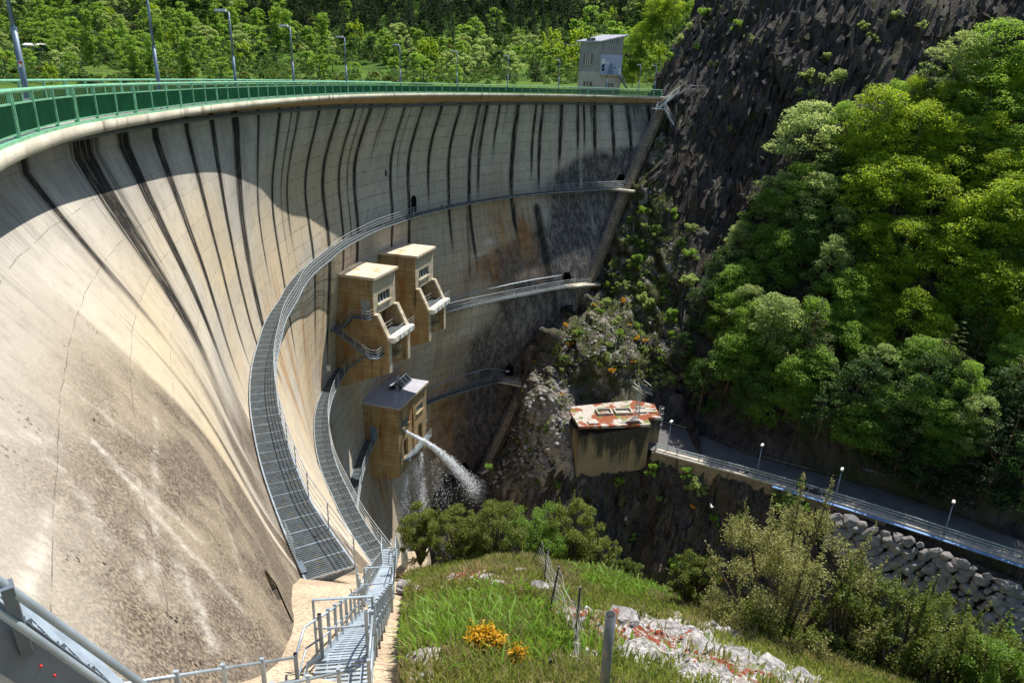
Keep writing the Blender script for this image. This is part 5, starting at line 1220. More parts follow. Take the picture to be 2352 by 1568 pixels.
# shed, pale roofed cabin and utility poles in the valley
def valley_pt(px, py):
    h = hray(px, py, VB); return None if h is None else h[0]
p = valley_pt(95, 92); sh = thing('shed', 'small dark shed on the dry strip high on the left hillside', 'shed', tuple(p))
MB().box(p+UP*1.3, (8, 4, 2.6)).build('wall', MAT['dark'], sh); MB().box(p+UP*2.7, (8.4, 4.6, .2)).build('roof', MAT['galv_dark'], sh); MB().box(p+np.array([.4, -2.05, 1.5]), (.7, .1, 1.0)).build('window', MAT['white'], sh)
p = valley_pt(84, 117); sh = thing('cabin', 'pale roofed cabin half hidden by bushes on the left hillside', 'cabin', tuple(p))
MB().box(p+UP*1.2, (9, 5, 2.4)).build('wall', MAT['bluegrey'], sh); m = MB(); m.prism([p+np.array([-5, -2.9, 2.4]), p+np.array([-5, 2.9, 2.4]), p+np.array([-5, 0, 3.4])], np.array([10, 0, 0])); m.build('roof', MAT['white'], sh)
for px, py0, py1, lb in [(1131, 62, 24, 'thin utility pole standing before the dark conifers above the valley bushes'), (1276, 106, 83, 'utility pole left of the control tower, cable running to the tower'), (908, 86, 62, 'thin utility pole above the meadow on the hillside')]:
    p = valley_pt(px, py0+14)
    if p is None: continue
    q = atd(px, py1, p[1]); t = thing('utility_pole', lb, 'utility pole', tuple(p)); MB().tube([p-UP, q], .14, 6).build('shaft', MAT['galv_dark'], t); MB().bar(q-UP*.4+np.array([-.8, 0, 0]), q-UP*.4+np.array([.8, 0, 0]), .12, .12).build('crossarm', MAT['galv_dark'], t)
    if px == 1276:
        e = ft(0, Lt, zz(210)); o = MB().tube([q-UP*.4+(e-q)*f-UP*1.2*math.sin(math.pi*f) for f in np.linspace(0, 1, 12)], .05, 5).build('cable', MAT['galv']); tag(o, 'sagging cable between the utility pole and the control tower', 'cable')
# ================================================================== NEAR SLOPE, LEDGE AND STEEL STAIRS
def slant(px, py, L): d = ray(px, py); return d/np.linalg.norm(d)*L
JL_ = dens([(1, -3, -1.5), (-1.0, 1.5, -3.6), (-2.9, 5, -6.2), (-4.4, 8.1, -8.5), (-5.4, 12.6, -11.8), (-7.3, 20.5, -17.05), (-8.4, 25, -20.6), (-9.2, 32, -26), (-9.8, 40, -32.2), (-9, 48, -39)], .5)
RL_ = dens([(3.0, -3, -1.9), (1.0, 1.5, -4.0), (-.9, 5, -7.0), (-1.6, 8, -9.1), (-2.3, 12, -12.0), (-2.98, 16, -14.8), (-3.72, 20.5, -17.5), (-4.5, 25, -20.7), (-5.6, 32, -26.1), (-6.6, 40, -32.4), (-6, 48, -40)], .5)
n_ = 110; LJ, LR = at_len(JL_, np.linspace(0, arclen(JL_)[-1], n_)), at_len(RL_, np.linspace(0, arclen(RL_)[-1], n_))
LG = np.zeros((n_, 14, 3))
for k in range(12):
    f = (k-1.5)/10; LG[:, k] = LJ*(1-f)+LR*f
LG[:, 12] = LR+np.array([.16, .05, -.05]); LG[:, 13] = LR+np.array([.9, .1, -2.6])
for i in range(n_):
    for k in range(12): LG[i, k, 2] += mn.fractal((LG[i, k, 0]*.5, LG[i, k, 1]*.4, 1.3), 1, 2, 3)*.10
o = grid_obj('abutment_ledge', LG, MAT['ledge'], smooth=False); tag(o, kind='structure')

def hill_z(x, y):
    z = -3.4-.625*y-.32*np.clip(-x-.6, 0, None)-.24*np.clip(x-1, 0, None)
    yb = 24.0-.35*np.clip(x-3, 0, None)-.5*np.clip(-2-x, 0, None)
    z = z-1.15*np.clip(y-yb, 0, None)-.9*np.clip(x-11.0, 0, None)
    return z
hx, hy = np.arange(-5.5, 24, .14), np.arange(.5, 36, .14); HX, HY = np.meshgrid(hx, hy, indexing='ij'); HZ = hill_z(HX, HY)
COVH = np.zeros(HX.shape+(3,))
def gell(px, py, D, rx, ry): p = atd(px, py, D); return np.exp(-(((HX-p[0])/rx)**2+((HY-p[1])/ry)**2)**1.5)
rk = np.zeros(HX.shape); rd_ = np.zeros(HX.shape)
for (px, py, D, rx, ry, w_) in [(1350, 1420, 12.5, 1.2, 1.2, 1.0), (1450, 1410, 12.8, 1.5, 1.8, 1.1), (1560, 1440, 13.2, 1.9, 2.1, 1.1), (1680, 1490, 12.3, 1.9, 2.0, 1.1), (1800, 1540, 11.8, 1.7, 1.5, 1.1), (1640, 1550, 10.4, 1.2, 1.0, .9), (1500, 1480, 10.8, 1.0, .8, .75), (1130, 1350, 17.3, 1.0, 1.3, .7), (1235, 1355, 16.4, .8, .8, .8), (1060, 1340, 18.6, .6, .8, .6), (1180, 1395, 14.2, .5, .6, .8), (1330, 1480, 10.2, .5, .5, .9), (1620, 1385, 16.0, 1.4, 1.6, .75), (975, 1540, 9.2, .4, .5, .6), (930, 1345, 20.5, .7, 1.1, .6)]:
    rk = np.maximum(rk, w_*gell(px, py, D, rx, ry))
for (px, py, D, rx, ry, w_) in [(1090, 1335, 18.2, .9, 1.0, 1.0), (1250, 1425, 12.6, 1.2, .6, 1.0), (1320, 1410, 12.9, .9, .7, 1.0), (1440, 1430, 12.1, .9, .6, .9), (1490, 1455, 11.6, 1.0, .6, .9), (1600, 1500, 11.4, 1.0, .6, .85), (1680, 1540, 10.9, 1.0, .7, 1.0), (1750, 1545, 11.3, .8, .6, .9), (1560, 1470, 12.0, .8, .5, .8)]:
    rd_ = np.maximum(rd_, w_*gell(px, py, D, rx, ry))
dry = np.zeros(HX.shape)
for i in range(HX.shape[0]):
    for j in range(HX.shape[1]):
        x, y = HX[i, j], HY[i, j]; a = mn.fractal((x*.35, y*.35, 2.2), 1, 2, 4); b = mn.fractal((x*1.3, y*1.3, 8.8), .8, 2.1, 5)
        HZ[i, j] += .22*a+.06*b+rk[i, j]*(.42*abs(b)+.12); dry[i, j] = min(1, max(0, .2+a*1.1)); rk[i, j] *= min(1.25, max(0, .95+1.0*b)); rd_[i, j] *= min(1.3, max(0, .9+1.4*a))
HZ -= 0
LB = bvh_of(LG)
COVH[..., 0] = np.clip(rk, 0, 1); COVH[..., 1] = np.clip(rd_, 0, 1); COVH[..., 2] = dry
# stay below the concrete ledge
led = np.interp(HY, LR[:, 1], LR[:, 0]); HZ = np.where(HX < led+.1, np.minimum(HZ, np.interp(HY, LR[:, 1], LR[:, 2])-.5), HZ)
HG = np.stack([HX, HY, HZ], -1); GB = bvh_of(HG)
gh = grid_obj('grassy_hill', HG, MAT['hill'], attrs={'cov': COVH.reshape(-1, 3)}, smooth=True); tag(gh, kind='structure')
def hpt(px, py):
    h = hray(px, py, GB); return None if h is None else h[0]
def hz_at(x, y):
    h = GB.ray_cast(Vector((x, y, 50)), Vector((0, 0, -1)), 200); return float(h[0][2]) if h[0] is not None else float(hill_z(x, y))
def cov_at(x, y):
    i = min(len(hx)-1, max(0, int((x-hx[0])/.14))); j = min(len(hy)-1, max(0, int((y-hy[0])/.14))); return COVH[i, j], HX[i, j] < led[i, j]+.25

# ---- grass (stuff): blades grown one by one over the slope
def blades(name, label, mat, n, box, hfun, dens_fun, wd=.012, lean=.35):
    V = []; X = nr.uniform(box[0], box[1], n); Y = nr.uniform(box[2], box[3], n)
    keepv = []
    i_ = np.clip(((X-hx[0])/.14).astype(int), 0, len(hx)-1); j_ = np.clip(((Y-hy[0])/.14).astype(int), 0, len(hy)-1)
    cv = COVH[i_, j_]; ok = (X > np.interp(Y, LR[:, 1], LR[:, 0])+.06) & (nr.uniform(0, 1, n) < dens_fun(X, Y, cv)); X, Y = X[ok], Y[ok]; i_, j_ = i_[ok], j_[ok]; m = len(X)
    zz_ = HZ[i_, j_]; dist = np.hypot(X, np.hypot(Y, zz_))
    H = hfun(X, Y)*nr.uniform(.5, 1.25, m); A = nr.uniform(0, 2*np.pi, m); Wd = wd*(.6+dist/14)
    ld = nr.normal(0, lean, (m, 2))*H[:, None]
    b0 = np.stack([X-np.cos(A)*Wd, Y-np.sin(A)*Wd, zz_-.03], 1); b1 = np.stack([X+np.cos(A)*Wd, Y+np.sin(A)*Wd, zz_-.03], 1)
    m0 = np.stack([X+ld[:, 0]*.35-np.cos(A)*Wd*.7, Y+ld[:, 1]*.35-np.sin(A)*Wd*.7, zz_+H*.6], 1); m1 = m0+np.stack([np.cos(A)*Wd*1.4, np.sin(A)*Wd*1.4, 0*A], 1)
    tp = np.stack([X+ld[:, 0], Y+ld[:, 1], zz_+H], 1); tp2 = tp+np.stack([np.cos(A)*Wd*.3, np.sin(A)*Wd*.3, 0*A], 1)
    V = np.stack([b0, b1, m1, m0, tp2, tp], 1).reshape(-1, 3); a = np.arange(m)*6
    Q = np.concatenate([np.stack([a, a+1, a+2, a+3], 1), np.stack([a+3, a+2, a+4, a+5], 1)])
    o = raw_obj(name, V, Q, mat, smooth=False); tag(o, label, kind='stuff'); return o
pl = [(hpt(1040, 1420), 2.0, 2.2), (hpt(1100, 1440), 1.4, 1.2), (hpt(1420, 1340), 1.6, 2.2), (hpt(1220, 1480), .7, .5), (hpt(960, 1470), .8, 1.0)]
def lush(X, Y): return np.clip(sum(np.exp(-((X-p[0])/a)**2-((Y-p[1])/b)**2) for p, a, b in pl if p is not None), 0, 1)
nzv = lambda X, Y, s, k: np.array([mn.noise((x*s, y*s, k)) for x, y in zip(X, Y)])
GX = (-4.5, 13, 4.0, 26.5)
blades('grass', 'green grass covering the near slope among the white rocks', MAT['grass'], 190000, GX, lambda X, Y: .17+.08*lush(X, Y), lambda X, Y, c: np.clip(1-c[:, 0]*1.5, 0, 1)*np.clip(1-c[:, 1]*.8, 0, 1)*np.clip(.85+nzv(X, Y, .6, 3.), .2, 1))
blades('dry_grass', 'straw coloured dry grass stems on the near slope', MAT['grassd'], 80000, GX, lambda X, Y: .24+0*X, lambda X, Y, c: np.clip(1-c[:, 0]*1.3, 0, 1)*np.clip(c[:, 2]*1.6+.02, 0, 1), wd=.009)
blades('herbs', 'lush bright green herbs in patches on the near slope', MAT['grassb'], 120000, GX, lambda X, Y: .22+0*X, lambda X, Y, c: lush(X, Y)**1.2*np.clip(1-c[:, 0], 0, 1), wd=.022, lean=.7)
# red sedum cushions
V = []; ms_ed = MB()
for _ in range(5200):
    x, y = nr.uniform(-2.5, 8.5), nr.uniform(8.5, 20); c, ex = cov_at(x, y)
    if ex or nr.uniform() > c[1]*1.1-.15: continue
    ms_ed.ball((x, y, hz_at(x, y)+.005), nr.uniform(.02, .06), 1, (1, 1, .55), .35)
o = ms_ed.build('red_stonecrop', m_leaf('stonecrop_leaves', (.24, .03, .014), (.30, .08, .025), .1, .1), fix=False); tag(o, 'low red stonecrop growing between the white rocks', kind='stuff')

# ---- limestone rocks
RK = [(1118, 1322, 38, .5), (1148, 1340, 46, .55), (1168, 1352, 30, .8), (1195, 1312, 40, .5), (1240, 1352, 62, .38), (1175, 1418, 34, .4), (1200, 1432, 28, .45), (1240, 1455, 30, .5), (1215, 1398, 26, .4), (1335, 1485, 34, .5), (1375, 1440, 30, .6), (1340, 1420, 26, .5), (1430, 1402, 70, .35), (1478, 1412, 34, .65), (1540, 1428, 74, .3), (1600, 1470, 70, .4), (1652, 1452, 50, .4), (1700, 1500, 66, .42), (1770, 1520, 70, .38), (1840, 1545, 62, .42), (1560, 1500, 44, .45), (1660, 1540, 46, .4), (1500, 1500, 30, .5), (1080, 1355, 26, .4), (1020, 1348, 24, .4), (928, 1338, 36, .55), (958, 1350, 28, .5), (905, 1450, 26, .5), (985, 1548, 42, .6), (950, 1560, 34, .6), (1640, 1400, 40, .4), (1700, 1420, 34, .4), (1220, 1530, 22, .5), (1290, 1490, 30, .4)]
near = ['under the leaning fence post', 'in the grass beside the stonecrop', 'on the pale rock slope', 'along the edge of the slope near the bushes']
for i, (px, py, wpx, fl_) in enumerate(RK):
    p = hpt(px, py+wpx*.18)
    if p is None: continue
    D = p@_fw; r = wpx*D/1600*.50
    o = stone('limestone_rock', p*0, r, MAT['lime'], sq=(1, .85, fl_*.75+.10), seed=i+50, sub=3, amp=.55, rot=rng.uniform(-.3, .3)); q = p+np.array([0, 0, -.10*r]); o.location = q; ORG[o.name] = q; o.rotation_euler = (0, 0, rng.uniform(0, 6))
    where = 'in the grass near the steel stairs' if px < 1000 else 'beside the orange stonecrop left of the fence' if px < 1212 else 'at the foot of the wire fence posts' if px < 1385 else 'in the middle of the pale rock slope' if px < 1620 else 'at the outer edge of the rock slope by the bushes'
    lb_ = ('broad flat' if fl_ < .45 else 'rugged')+' white rock '+where; tag(o, lb_, 'rock', lb_)

# ---- posts and netting
def ground_pole(bx, by, tx, ty, r, label, grp, par=None, D=None, name='fence_post'):
    b = hpt(bx, by) if D is None else atd(bx, by, D); t_ = atd(tx, ty, b[1]-.05)
    if par is not None: return MB().tube([b-(t_-b)*.15, t_], r, 8).build('post', MAT['post'], par), b, t_
    o = thing(name, label, 'post', tuple(b), grp); MB().tube([b-(t_-b)*.2, t_], r, 12).build('tube', MAT['tube'], o, smooth=True); MB().tube([t_-UP*.02, t_+UP*.004], r*.86, 12).build('end_shade_disc', MAT['dark'], o); return o, b, t_  # solid dark disc on top, coloured as the shaded hollow of the tube
fe = thing('wire_fence', 'sagging wire netting fence on thin grey posts crossing the near slope', 'fence', tuple(hpt(1262, 1405)))
FP_ = []
for (bx, by, tx, ty) in [(1216, 1300, 1245, 1245), (1250, 1342, 1257, 1258), (1262, 1406, 1284, 1300), (1321, 1482, 1333, 1347)]:
    _, b, t_ = ground_pole(bx, by, tx, ty, .023, '', '', fe); FP_.append((b, t_))
FP_.append((atd(1264, 1600, 8.4), atd(1264, 1512, 8.5)))
MB().tube([FP_[-1][0], FP_[-1][1]], .026, 8).build('post', MAT['post'], fe)
m = MB(); wire = .0042
for (b0, t0), (b1, t1) in zip(FP_[:-1], FP_[1:]):
    n = 22; H0, H1 = .95, .95
    if b1 is FP_[-1][0]: H1 = .35
    for k in range(9):
        f = k/8; pts = []
        for q in np.linspace(0, 1, 12):
            base = b0*(1-q)+b1*q; base[2] = hz_at(base[0], base[1]); top = (t0*H0+b0*(1-H0))*(1-q)+(t1*H1+b1*(1-H1))*q
            p = base*(1-f)+top*f; p = p+np.array([.25*math.sin(q*math.pi)*(1-.5*f), 0, -.55*f*math.sin(q*math.pi)])+nr.normal(0, .025, 3); pts.append(p)
        m.tube(pts, wire, 3, cap=False)
    for q in np.linspace(.03, .97, n):
        pts = []
        for f in np.linspace(0, 1, 6):
            base = b0*(1-q)+b1*q; base[2] = hz_at(base[0], base[1]); top = (t0*H0+b0*(1-H0))*(1-q)+(t1*H1+b1*(1-H1))*q
            p = base*(1-f)+top*f; pts.append(p+np.array([.25*math.sin(q*math.pi)*(1-.5*f)+.05*math.sin(f*9+q*20), 0, -.55*f*math.sin(q*math.pi)])+nr.normal(0, .03, 3))
        m.tube(pts, wire, 3, cap=False)
for k in range(9):
    a = hpt(1305+k*3, 1500+k*2); b = atd(1262+k*4, 1568+k*3, 8.6)
    if a is None: continue
    m.tube([a*(1-q)+b*q+np.array([.15*math.sin(q*9+k), .05*math.sin(q*13+k*2), .25*math.sin(q*math.pi)+.05*math.sin(q*17+k)]) for q in np.linspace(0, 1, 14)], wire, 3, cap=False)
m.build('netting', m_plain('old_wire', (.5, .48, .45), .5, metal=.3), fe, fix=False)
ground_pole(1386, 1600, 1403, 1409, .047, 'thick grey steel tube post with an open top, nearest on the slope', None, None, 5.0, 'steel_post')

# ---- white pillar on its plinth
pb = atd(930, 1299, 26.5); pt_ = atd(930, 1247, 26.5); pt_[0] = pb[0]
o = thing('plinth', 'rough concrete plinth at the slope edge under the white pillar', 'plinth', tuple(pb)); m = MB(); m.hexa([pb+np.array(v) for v in [(-.4, -.45, -2.2), (1.1, -.2, -2.2), (1.2, 1.3, -2.2), (-.4, 1.2, -2.2), (-.35, -.4, 0), (.95, -.1, -.35), (1.0, 1.0, .25), (-.35, .8, .1)]]); m.build('block', MAT['ledge'], o)
o = thing('pillar', 'short white round pillar standing on a concrete plinth by the stairs', 'pillar', tuple(pb)); MB().tube([pb-UP*.1, pt_], .165, 20).build('shaft', MAT['white_clean'], o, smooth=True); MB().tube([pt_, pt_+UP*.05], .17, 20).build('cap', MAT['white_clean'], o); MB().bar(pt_+UP*.05, pt_+UP*.16, .05, .08).build('lug', MAT['galv_dark'], o)

# ---- steel stairs
stf = thing('steel_stairs', 'galvanised steel stairs with grating treads going down the ledge to the catwalks', 'stairs', tuple(atd(825, 1440, 14)))
P0, P1 = atd(794, 1512, 9.6), atd(868, 1402, 17.4)
dirf = (P1-P0); dirf[2] = 0; dirf /= np.linalg.norm(dirf); sdv = np.array([dirf[1], -dirf[0], 0]); Wd = .68
def railset(par, foot, mats='galv', top=.95, post=1.15, r=.024):
    P = np.array(foot); L = arclen(P)
    for k, h in enumerate((top, top*.52)): MB().tube([p+UP*h for p in P], r if k == 0 else r*.75, 8).build('rail', MAT[mats], par, smooth=True)
    for s in np.linspace(0, L[-1], max(2, int(round(L[-1]/post))+1)):
        p = at_len(P, s)[0]; MB().obox(p+UP*top/2, dirf*.022, sdv*.03, UP*(top/2+.08)).build('post', MAT[mats], par)
    m = MB(); [m.bar(p+UP*.12, q+UP*.12, .012, .14) for p, q in zip(P[:-1], P[1:])]; m.build('toe_board', MAT[mats], par)
mt, ms = MB(), MB()
stair_flight(mt, ms, P0, P1, sdv, Wd, 27, sw_=.2, tread=.25, slats=4)
L0 = P0-dirf*.5
def grate_plate(m, c, f, s, lf, ls, nb=9):
    for k in range(nb): m.obox(c+f*lf*((k+.5)/nb-.5), s*ls/2, f*lf/nb*.28, UP*.015)
    for q in np.linspace(-.5, .5, 6): m.obox(c+s*ls*q*.98, s*.008, f*lf/2, UP*.014)
grate_plate(mt, P0-dirf*.55+UP*.05, dirf, sdv, 1.1, 1.0, 12); P1b = onz(871, 1376, P1[2]); grate_plate(mt, (P1+P1b)/2-UP*.02, dirf, sdv, np.linalg.norm(P1b-P1)+.1, .8, 12)
P2 = atd(876, 1348, 21.0); stair_flight(mt, ms, P1b, P2, sdv, .75, 10, sw_=.2, slats=3)
P3 = atd(893, 1300, 31.5); stair_flight(mt, ms, P2, P3, sdv, .7, 36, sw_=.2, slats=3)
P4 = P3+np.array([-.25, 1.5, -.05]); P5 = atd(903, 1280, 37.5); grate_plate(mt, (P3+P4)/2, dirf, sdv, 1.5, .9, 10); stair_flight(mt, ms, P4, P5, sdv, .7, 16, slats=3)
for s_ in (-1, 1):
    e = sdv*s_*(Wd/2+.05)
    railset(stf, [P0+e, P1+e]); railset(stf, [P1+e*1.15, P1b+e*1.15, P2+e*1.15], post=1.0); railset(stf, [P2+e, P3+e], post=1.5); railset(stf, [P3+e, P4+e, P5+e], post=1.4)
for (c, wd_) in ((P0+dirf*.1, 1.0), (P1b, .85)):
    m = MB(); a, b = c-sdv*wd_/2, c+sdv*wd_/2
    m.tube([a, a+UP*1.25, b+UP*1.25, b], .028, 8); m.tube([a+UP*.62, b+UP*.62], .02, 6); m.build('barrier_frame', MAT['galv'], stf)
# flight coming down from the left to the first landing
Q1 = P0-dirf*1.1-sdv*.30+UP*.05; rB = .5*(atd(574, 1531, 7.35)+atd(622, 1568, 7.35)); Q0 = rB-UP*.95; dB = Q0-Q1; Q00 = Q1+dB*2.4; fB_ = dB.copy(); fB_[2] = 0; fB_ /= np.linalg.norm(fB_); sB = np.array([fB_[1], -fB_[0], 0])
stair_flight(mt, ms, Q1, Q00, sB, .7, 20, sw_=.2, slats=4)
for e in (sB*.40, -sB*.40): railset(stf, [Q1+e, Q00+e], post=1.0)
railset(stf, [Q1+sB*.40, P0-dirf*.2-sdv*.62, P0-sdv*.4], post=.8)
railset(stf, [P0-dirf*1.1+sdv*.5, P0+sdv*.5], post=.8)
mt.build('tread', MAT['galv'], stf, fix=False); ms.build('stringer', MAT['galv'], stf)
m = MB()
for f in np.linspace(.04, 1, 9):
    p = P0+(P1-P0)*f
    for s_ in (-1, 1): m = MB(); m.bar(p+sdv*s_*.36-UP*.1, p+sdv*s_*.36-UP*.9, .05, .05); m.build('support_leg', MAT['galv_dark'], stf)
# gate with a red and white sign at the lower end
gs = atd(903, 1262, 36.5); sg_ = thing('gate_sign', 'small red and white sign on the gate of the second catwalk', 'sign', tuple(gs))
MB().obox(gs, sdv*.33, dirf*.01, UP*.22).build('board', MAT['white'], sg_)
m = MB(); m.obox(gs-dirf*.014+UP*.1, sdv*.30, dirf*.004, UP*.035); m.obox(gs-dirf*.014-UP*.05+sdv*.05, sdv*.2, dirf*.004, UP*.03); m.obox(gs-dirf*.014-UP*.15, sdv*.28, dirf*.004, UP*.03); m.build('red_bars', MAT['red'], sg_)
# end gate connecting the uppermost catwalk to the stairs
ge = thing('catwalk_gate', 'low railing gate between the uppermost catwalk and the steel stairs', 'gate', tuple(atd(830, 1365, 19.8)))
a, b = onz(822, 1362, -17.0), P1-sdv*.45
railset(ge, [a, a*.5+b*.5, b*.97+a*.03], post=.9)
# wall cage at the near end of the uppermost catwalk
cg = hit(672, 1275); ph_ = phis(cg); Qc, tc, nc = frame_at(float(ph_), -17.)
cgt = thing('mesh_cage', 'small grey wire mesh guard leaning on the wall beside the uppermost catwalk', 'guard', tuple(Qc))
m = MB(); 
for k in range(9):
    f = k/8-.5; m.tube([Qc+tc*1.5*f+nc*.12, Qc+tc*1.5*f+nc*.05+UP*.95], .012, 4); 
    m.tube([Qc+tc*-.75+nc*(.12-.009*k)+UP*.95*k/8, Qc+tc*.75+nc*(.12-.009*k)+UP*.95*k/8], .012, 4)
m.build('mesh', MAT['galv'], cgt); MB().bar(Qc+tc*-1.5+nc*.2+UP*.05, Qc-tc*.7+nc*.2, .2, .05).build('shelf', MAT['galv_dark'], cgt)

# ---- nearest stair corner at the lower left
nsx = thing('steel_stairs', 'nearest steel stair with grey tube handrails cutting the lower left corner', 'stairs', tuple(slant(60, 1540, 4.2)))
MB().tube([slant(-260, 1150, 3.25), slant(0, 1335, 3.6), slant(340, 1580, 4.15), slant(500, 1700, 4.5)], .0175, 12).build('handrail', MAT['galv'], nsx, smooth=True)
MB().tube([slant(-260, 1225, 3.35), slant(0, 1406, 3.7), slant(250, 1580, 4.2), slant(420, 1700, 4.5)], .016, 12).build('mid_rail', MAT['galv'], nsx, smooth=True)
sa, sb_ = slant(-160, 1352, 3.7), slant(300, 1668, 4.6)
MB().bar(sa, sb_, .045, .2).build('stringer', MAT['galv_dark'], nsx)
MB().bar(slant(14, 1342, 3.6), slant(62, 1494, 4.0), .045, .05).build('post', MAT['galv_dark'], nsx)
ax_ = sb_-sa; hx_ = ax_.copy(); hx_[2] = 0; hx_ /= np.linalg.norm(hx_); cx_ = np.array([-hx_[1], hx_[0], 0]); cx_ = cx_ if (cx_@np.array([-1., -.4, 0])) > 0 else -cx_
m = MB()
for k in range(6):
    c = sa+ax_*(.08+.17*k)+cx_*.48-UP*.07
    for j in range(7): m.obox(c+hx_*.27*((j+.5)/7-.5), cx_*.45, hx_*.006, UP*.015)
    for j in range(10): m.obox(c+cx_*.9*((j+.5)/10-.5), cx_*.006, hx_*.135, UP*.012)
    m.obox(c+hx_*.14-UP*.02, cx_*.45, hx_*.012, UP*.035); m.obox(c+cx_*(-.455), cx_*.004, hx_*.13, UP*.05)
m.build('tread', MAT['galv'], nsx, fix=False)
MB().bar(sa+cx_*.97, sb_+cx_*.97, .045, .2).build('stringer', MAT['galv'], nsx)
for f in (.47, .54):
    q = sa+ax_*f; n_o = np.cross(ax_/np.linalg.norm(ax_), UP); n_o /= np.linalg.norm(n_o); n_o = n_o if n_o@(-q) > 0 else -n_o
    MB().ball(q+n_o*.024, .0075, 2).build('bolt', MAT['red'], nsx)
# ================================================================== VEGETATION
def leaf_mesh(name, C, size, mat, parent=None, flat=.5, asp=.62, rnd=None, extra=None):
    """one mesh of many small leaf quads centred on C (n,3), random sizes and turns"""
    n = len(C); g_ = rnd or nr; S = size*g_.uniform(.6, 1.35, n)[:, None]
    N = g_.normal(0, 1, (n, 3)); N[:, 2] = np.abs(N[:, 2])+flat; N /= np.linalg.norm(N, axis=1)[:, None]
    A = np.cross(N, g_.normal(0, 1, (n, 3))); A /= np.linalg.norm(A, axis=1)[:, None]+1e-9; B = np.cross(N, A)
    V = np.stack([C-A*S*.5, C-B*S*asp*.5+N*S*.08, C+A*S*.5, C+B*S*asp*.5+N*S*.08], 1).reshape(-1, 3); a = np.arange(n)*4
    return raw_obj(name, V, np.stack([a, a+1, a+2, a+3], 1), mat, parent, smooth=False)
def clump_pts(cl, n, shell=.55):
    """leaf centres in ellipsoidal clumps (cx,cy,cz,rx,ry,rz)"""
    cl = np.array(cl); w_ = (cl[:, 3]*cl[:, 4]*cl[:, 5])**.72; k = nr.choice(len(cl), n, p=w_/w_.sum()); d = nr.normal(0, 1, (n, 3)); d /= np.linalg.norm(d, axis=1)[:, None]
    d[:, 2] = np.where(nr.uniform(0, 1, n) < .35, np.abs(d[:, 2]), d[:, 2])
    r = (shell+(1-shell)*nr.uniform(0, 1, n)**.7)*nr.choice([1, 1, 1, .8, 1.12], n)
    return cl[k, :3]+d*r[:, None]*cl[k, 3:]
def trunk_mb(H, r, tips, h0=.25, m=None, wig=.25):
    m = m or MB(); ax = [np.array([wig*math.sin(t*5), wig*math.cos(t*4)-wig, H*t]) for t in np.linspace(0, 1, 7)]
    m.tube(ax, [r*(1-.85*t) for t in np.linspace(0, 1, 7)], 7)
    for tp in tips:
        s = ax[0]+(ax[-1]-ax[0])*max(h0, min(.8, tp[2]/H*.62)); mid = (s+tp)/2+np.array([0, 0, -.05*H]); m.tube([s, mid, tp], [r*.38, r*.25, r*.07], 5)
    return m
PROTO = {}; USED = set()
def reg(kind, root): PROTO.setdefault(kind, []).append(root)
def mk_tree(kind, name, H, cl, n, ls, lmat, bmat, tr, shell=.55, flat=.5, seedtips=9):
    t = thing(name, 'tree', 'tree'); C = clump_pts(cl, n, shell); leaf_mesh('crown', C, ls, lmat, t, flat)
    tips = [np.array(cl[i][:3]) for i in nr.choice(len(cl), min(len(cl), seedtips), replace=False)]
    trunk_mb(H*.86, tr, tips).build('trunk', bmat, t); t['H'] = H; reg(kind, t); return t
def cl_round(H, R, n, base=.22, s0=.13, s1=.27):
    o = []
    for i in range(n):
        z = base+(1-base)*nr.uniform(0, 1)**.85; rr = R*math.sin(math.pi*min(1, max(.1, (z-base)/(1-base)*.80+.16)))**.7*nr.uniform(.55, 1.0); a = nr.uniform(0, 2*math.pi)
        s = R*nr.uniform(s0, s1); o.append((rr*math.cos(a), rr*math.sin(a), z*H-s*.5, s*1.15, s*1.15, s*nr.uniform(.6, .85)))
    return o
def cl_plume(H, R, n):
    o = []
    for i in range(n):
        a = nr.uniform(0, 2*math.pi); t = nr.uniform(0, 1); rr = R*math.sqrt(t)*.92; z = H*(.30+.62*(1-t**1.25))*nr.uniform(.82, 1.0)
        d = np.array([math.cos(a)*.35*(rr/R), math.sin(a)*.35*(rr/R), 1.0]); s = R*nr.uniform(.15, .24)
        for q in range(4):
            k = s*(1.0, .85, .6, .36)[q]; c = np.array([rr*math.cos(a), rr*math.sin(a), z-R*.2])+d*s*1.05*q; o.append((*c, k, k, k*1.25))
    for i in range(n//2):
        a = nr.uniform(0, 2*math.pi); rr = R*nr.uniform(.3, .95); s = R*nr.uniform(.16, .26); o.append((rr*math.cos(a), rr*math.sin(a), H*nr.uniform(.16, .5), s, s, s*.8))
    return o
def cl_cone(H, R, n, base=.12):
    o = []; z = base
    while z < .97:
        r = R*(1-z)**.85+.05*R; k = max(3, int(7*(1-z)+2))
        for j in range(k):
            a = nr.uniform(0, 2*math.pi); rr = r*nr.uniform(.45, .95); s = max(.10*R, r*.36); o.append((rr*math.cos(a), rr*math.sin(a), z*H-.06*rr, s, s, s*.42))
        z += .055*nr.uniform(.8, 1.25)
    return o
def cl_col(H, R, n):
    return [(R*.55*nr.normal()*.6, R*.55*nr.normal()*.6, H*(.06+.92*i/n), R*(.5+.35*math.sin(math.pi*min(1, i/n+.1)))*nr.uniform(.6, 1), R*.6*nr.uniform(.6, 1), H*.05) for i in range(n)]
for k in range(3): mk_tree('lime', 'leafy_tree', 11, cl_round(11, 4.0, 64, .12, .20, .33)+cl_plume(11, 3.4, 16), 9500, .25, MAT['l_lime'], MAT['bark'], .2, .6, .5)
for k in range(3): mk_tree('mid', 'leafy_tree', 10, cl_round(10, 3.5, 70, .1, .18, .31), 8200, .24, MAT['l_mid'], MAT['bark'], .18, .65, .6)
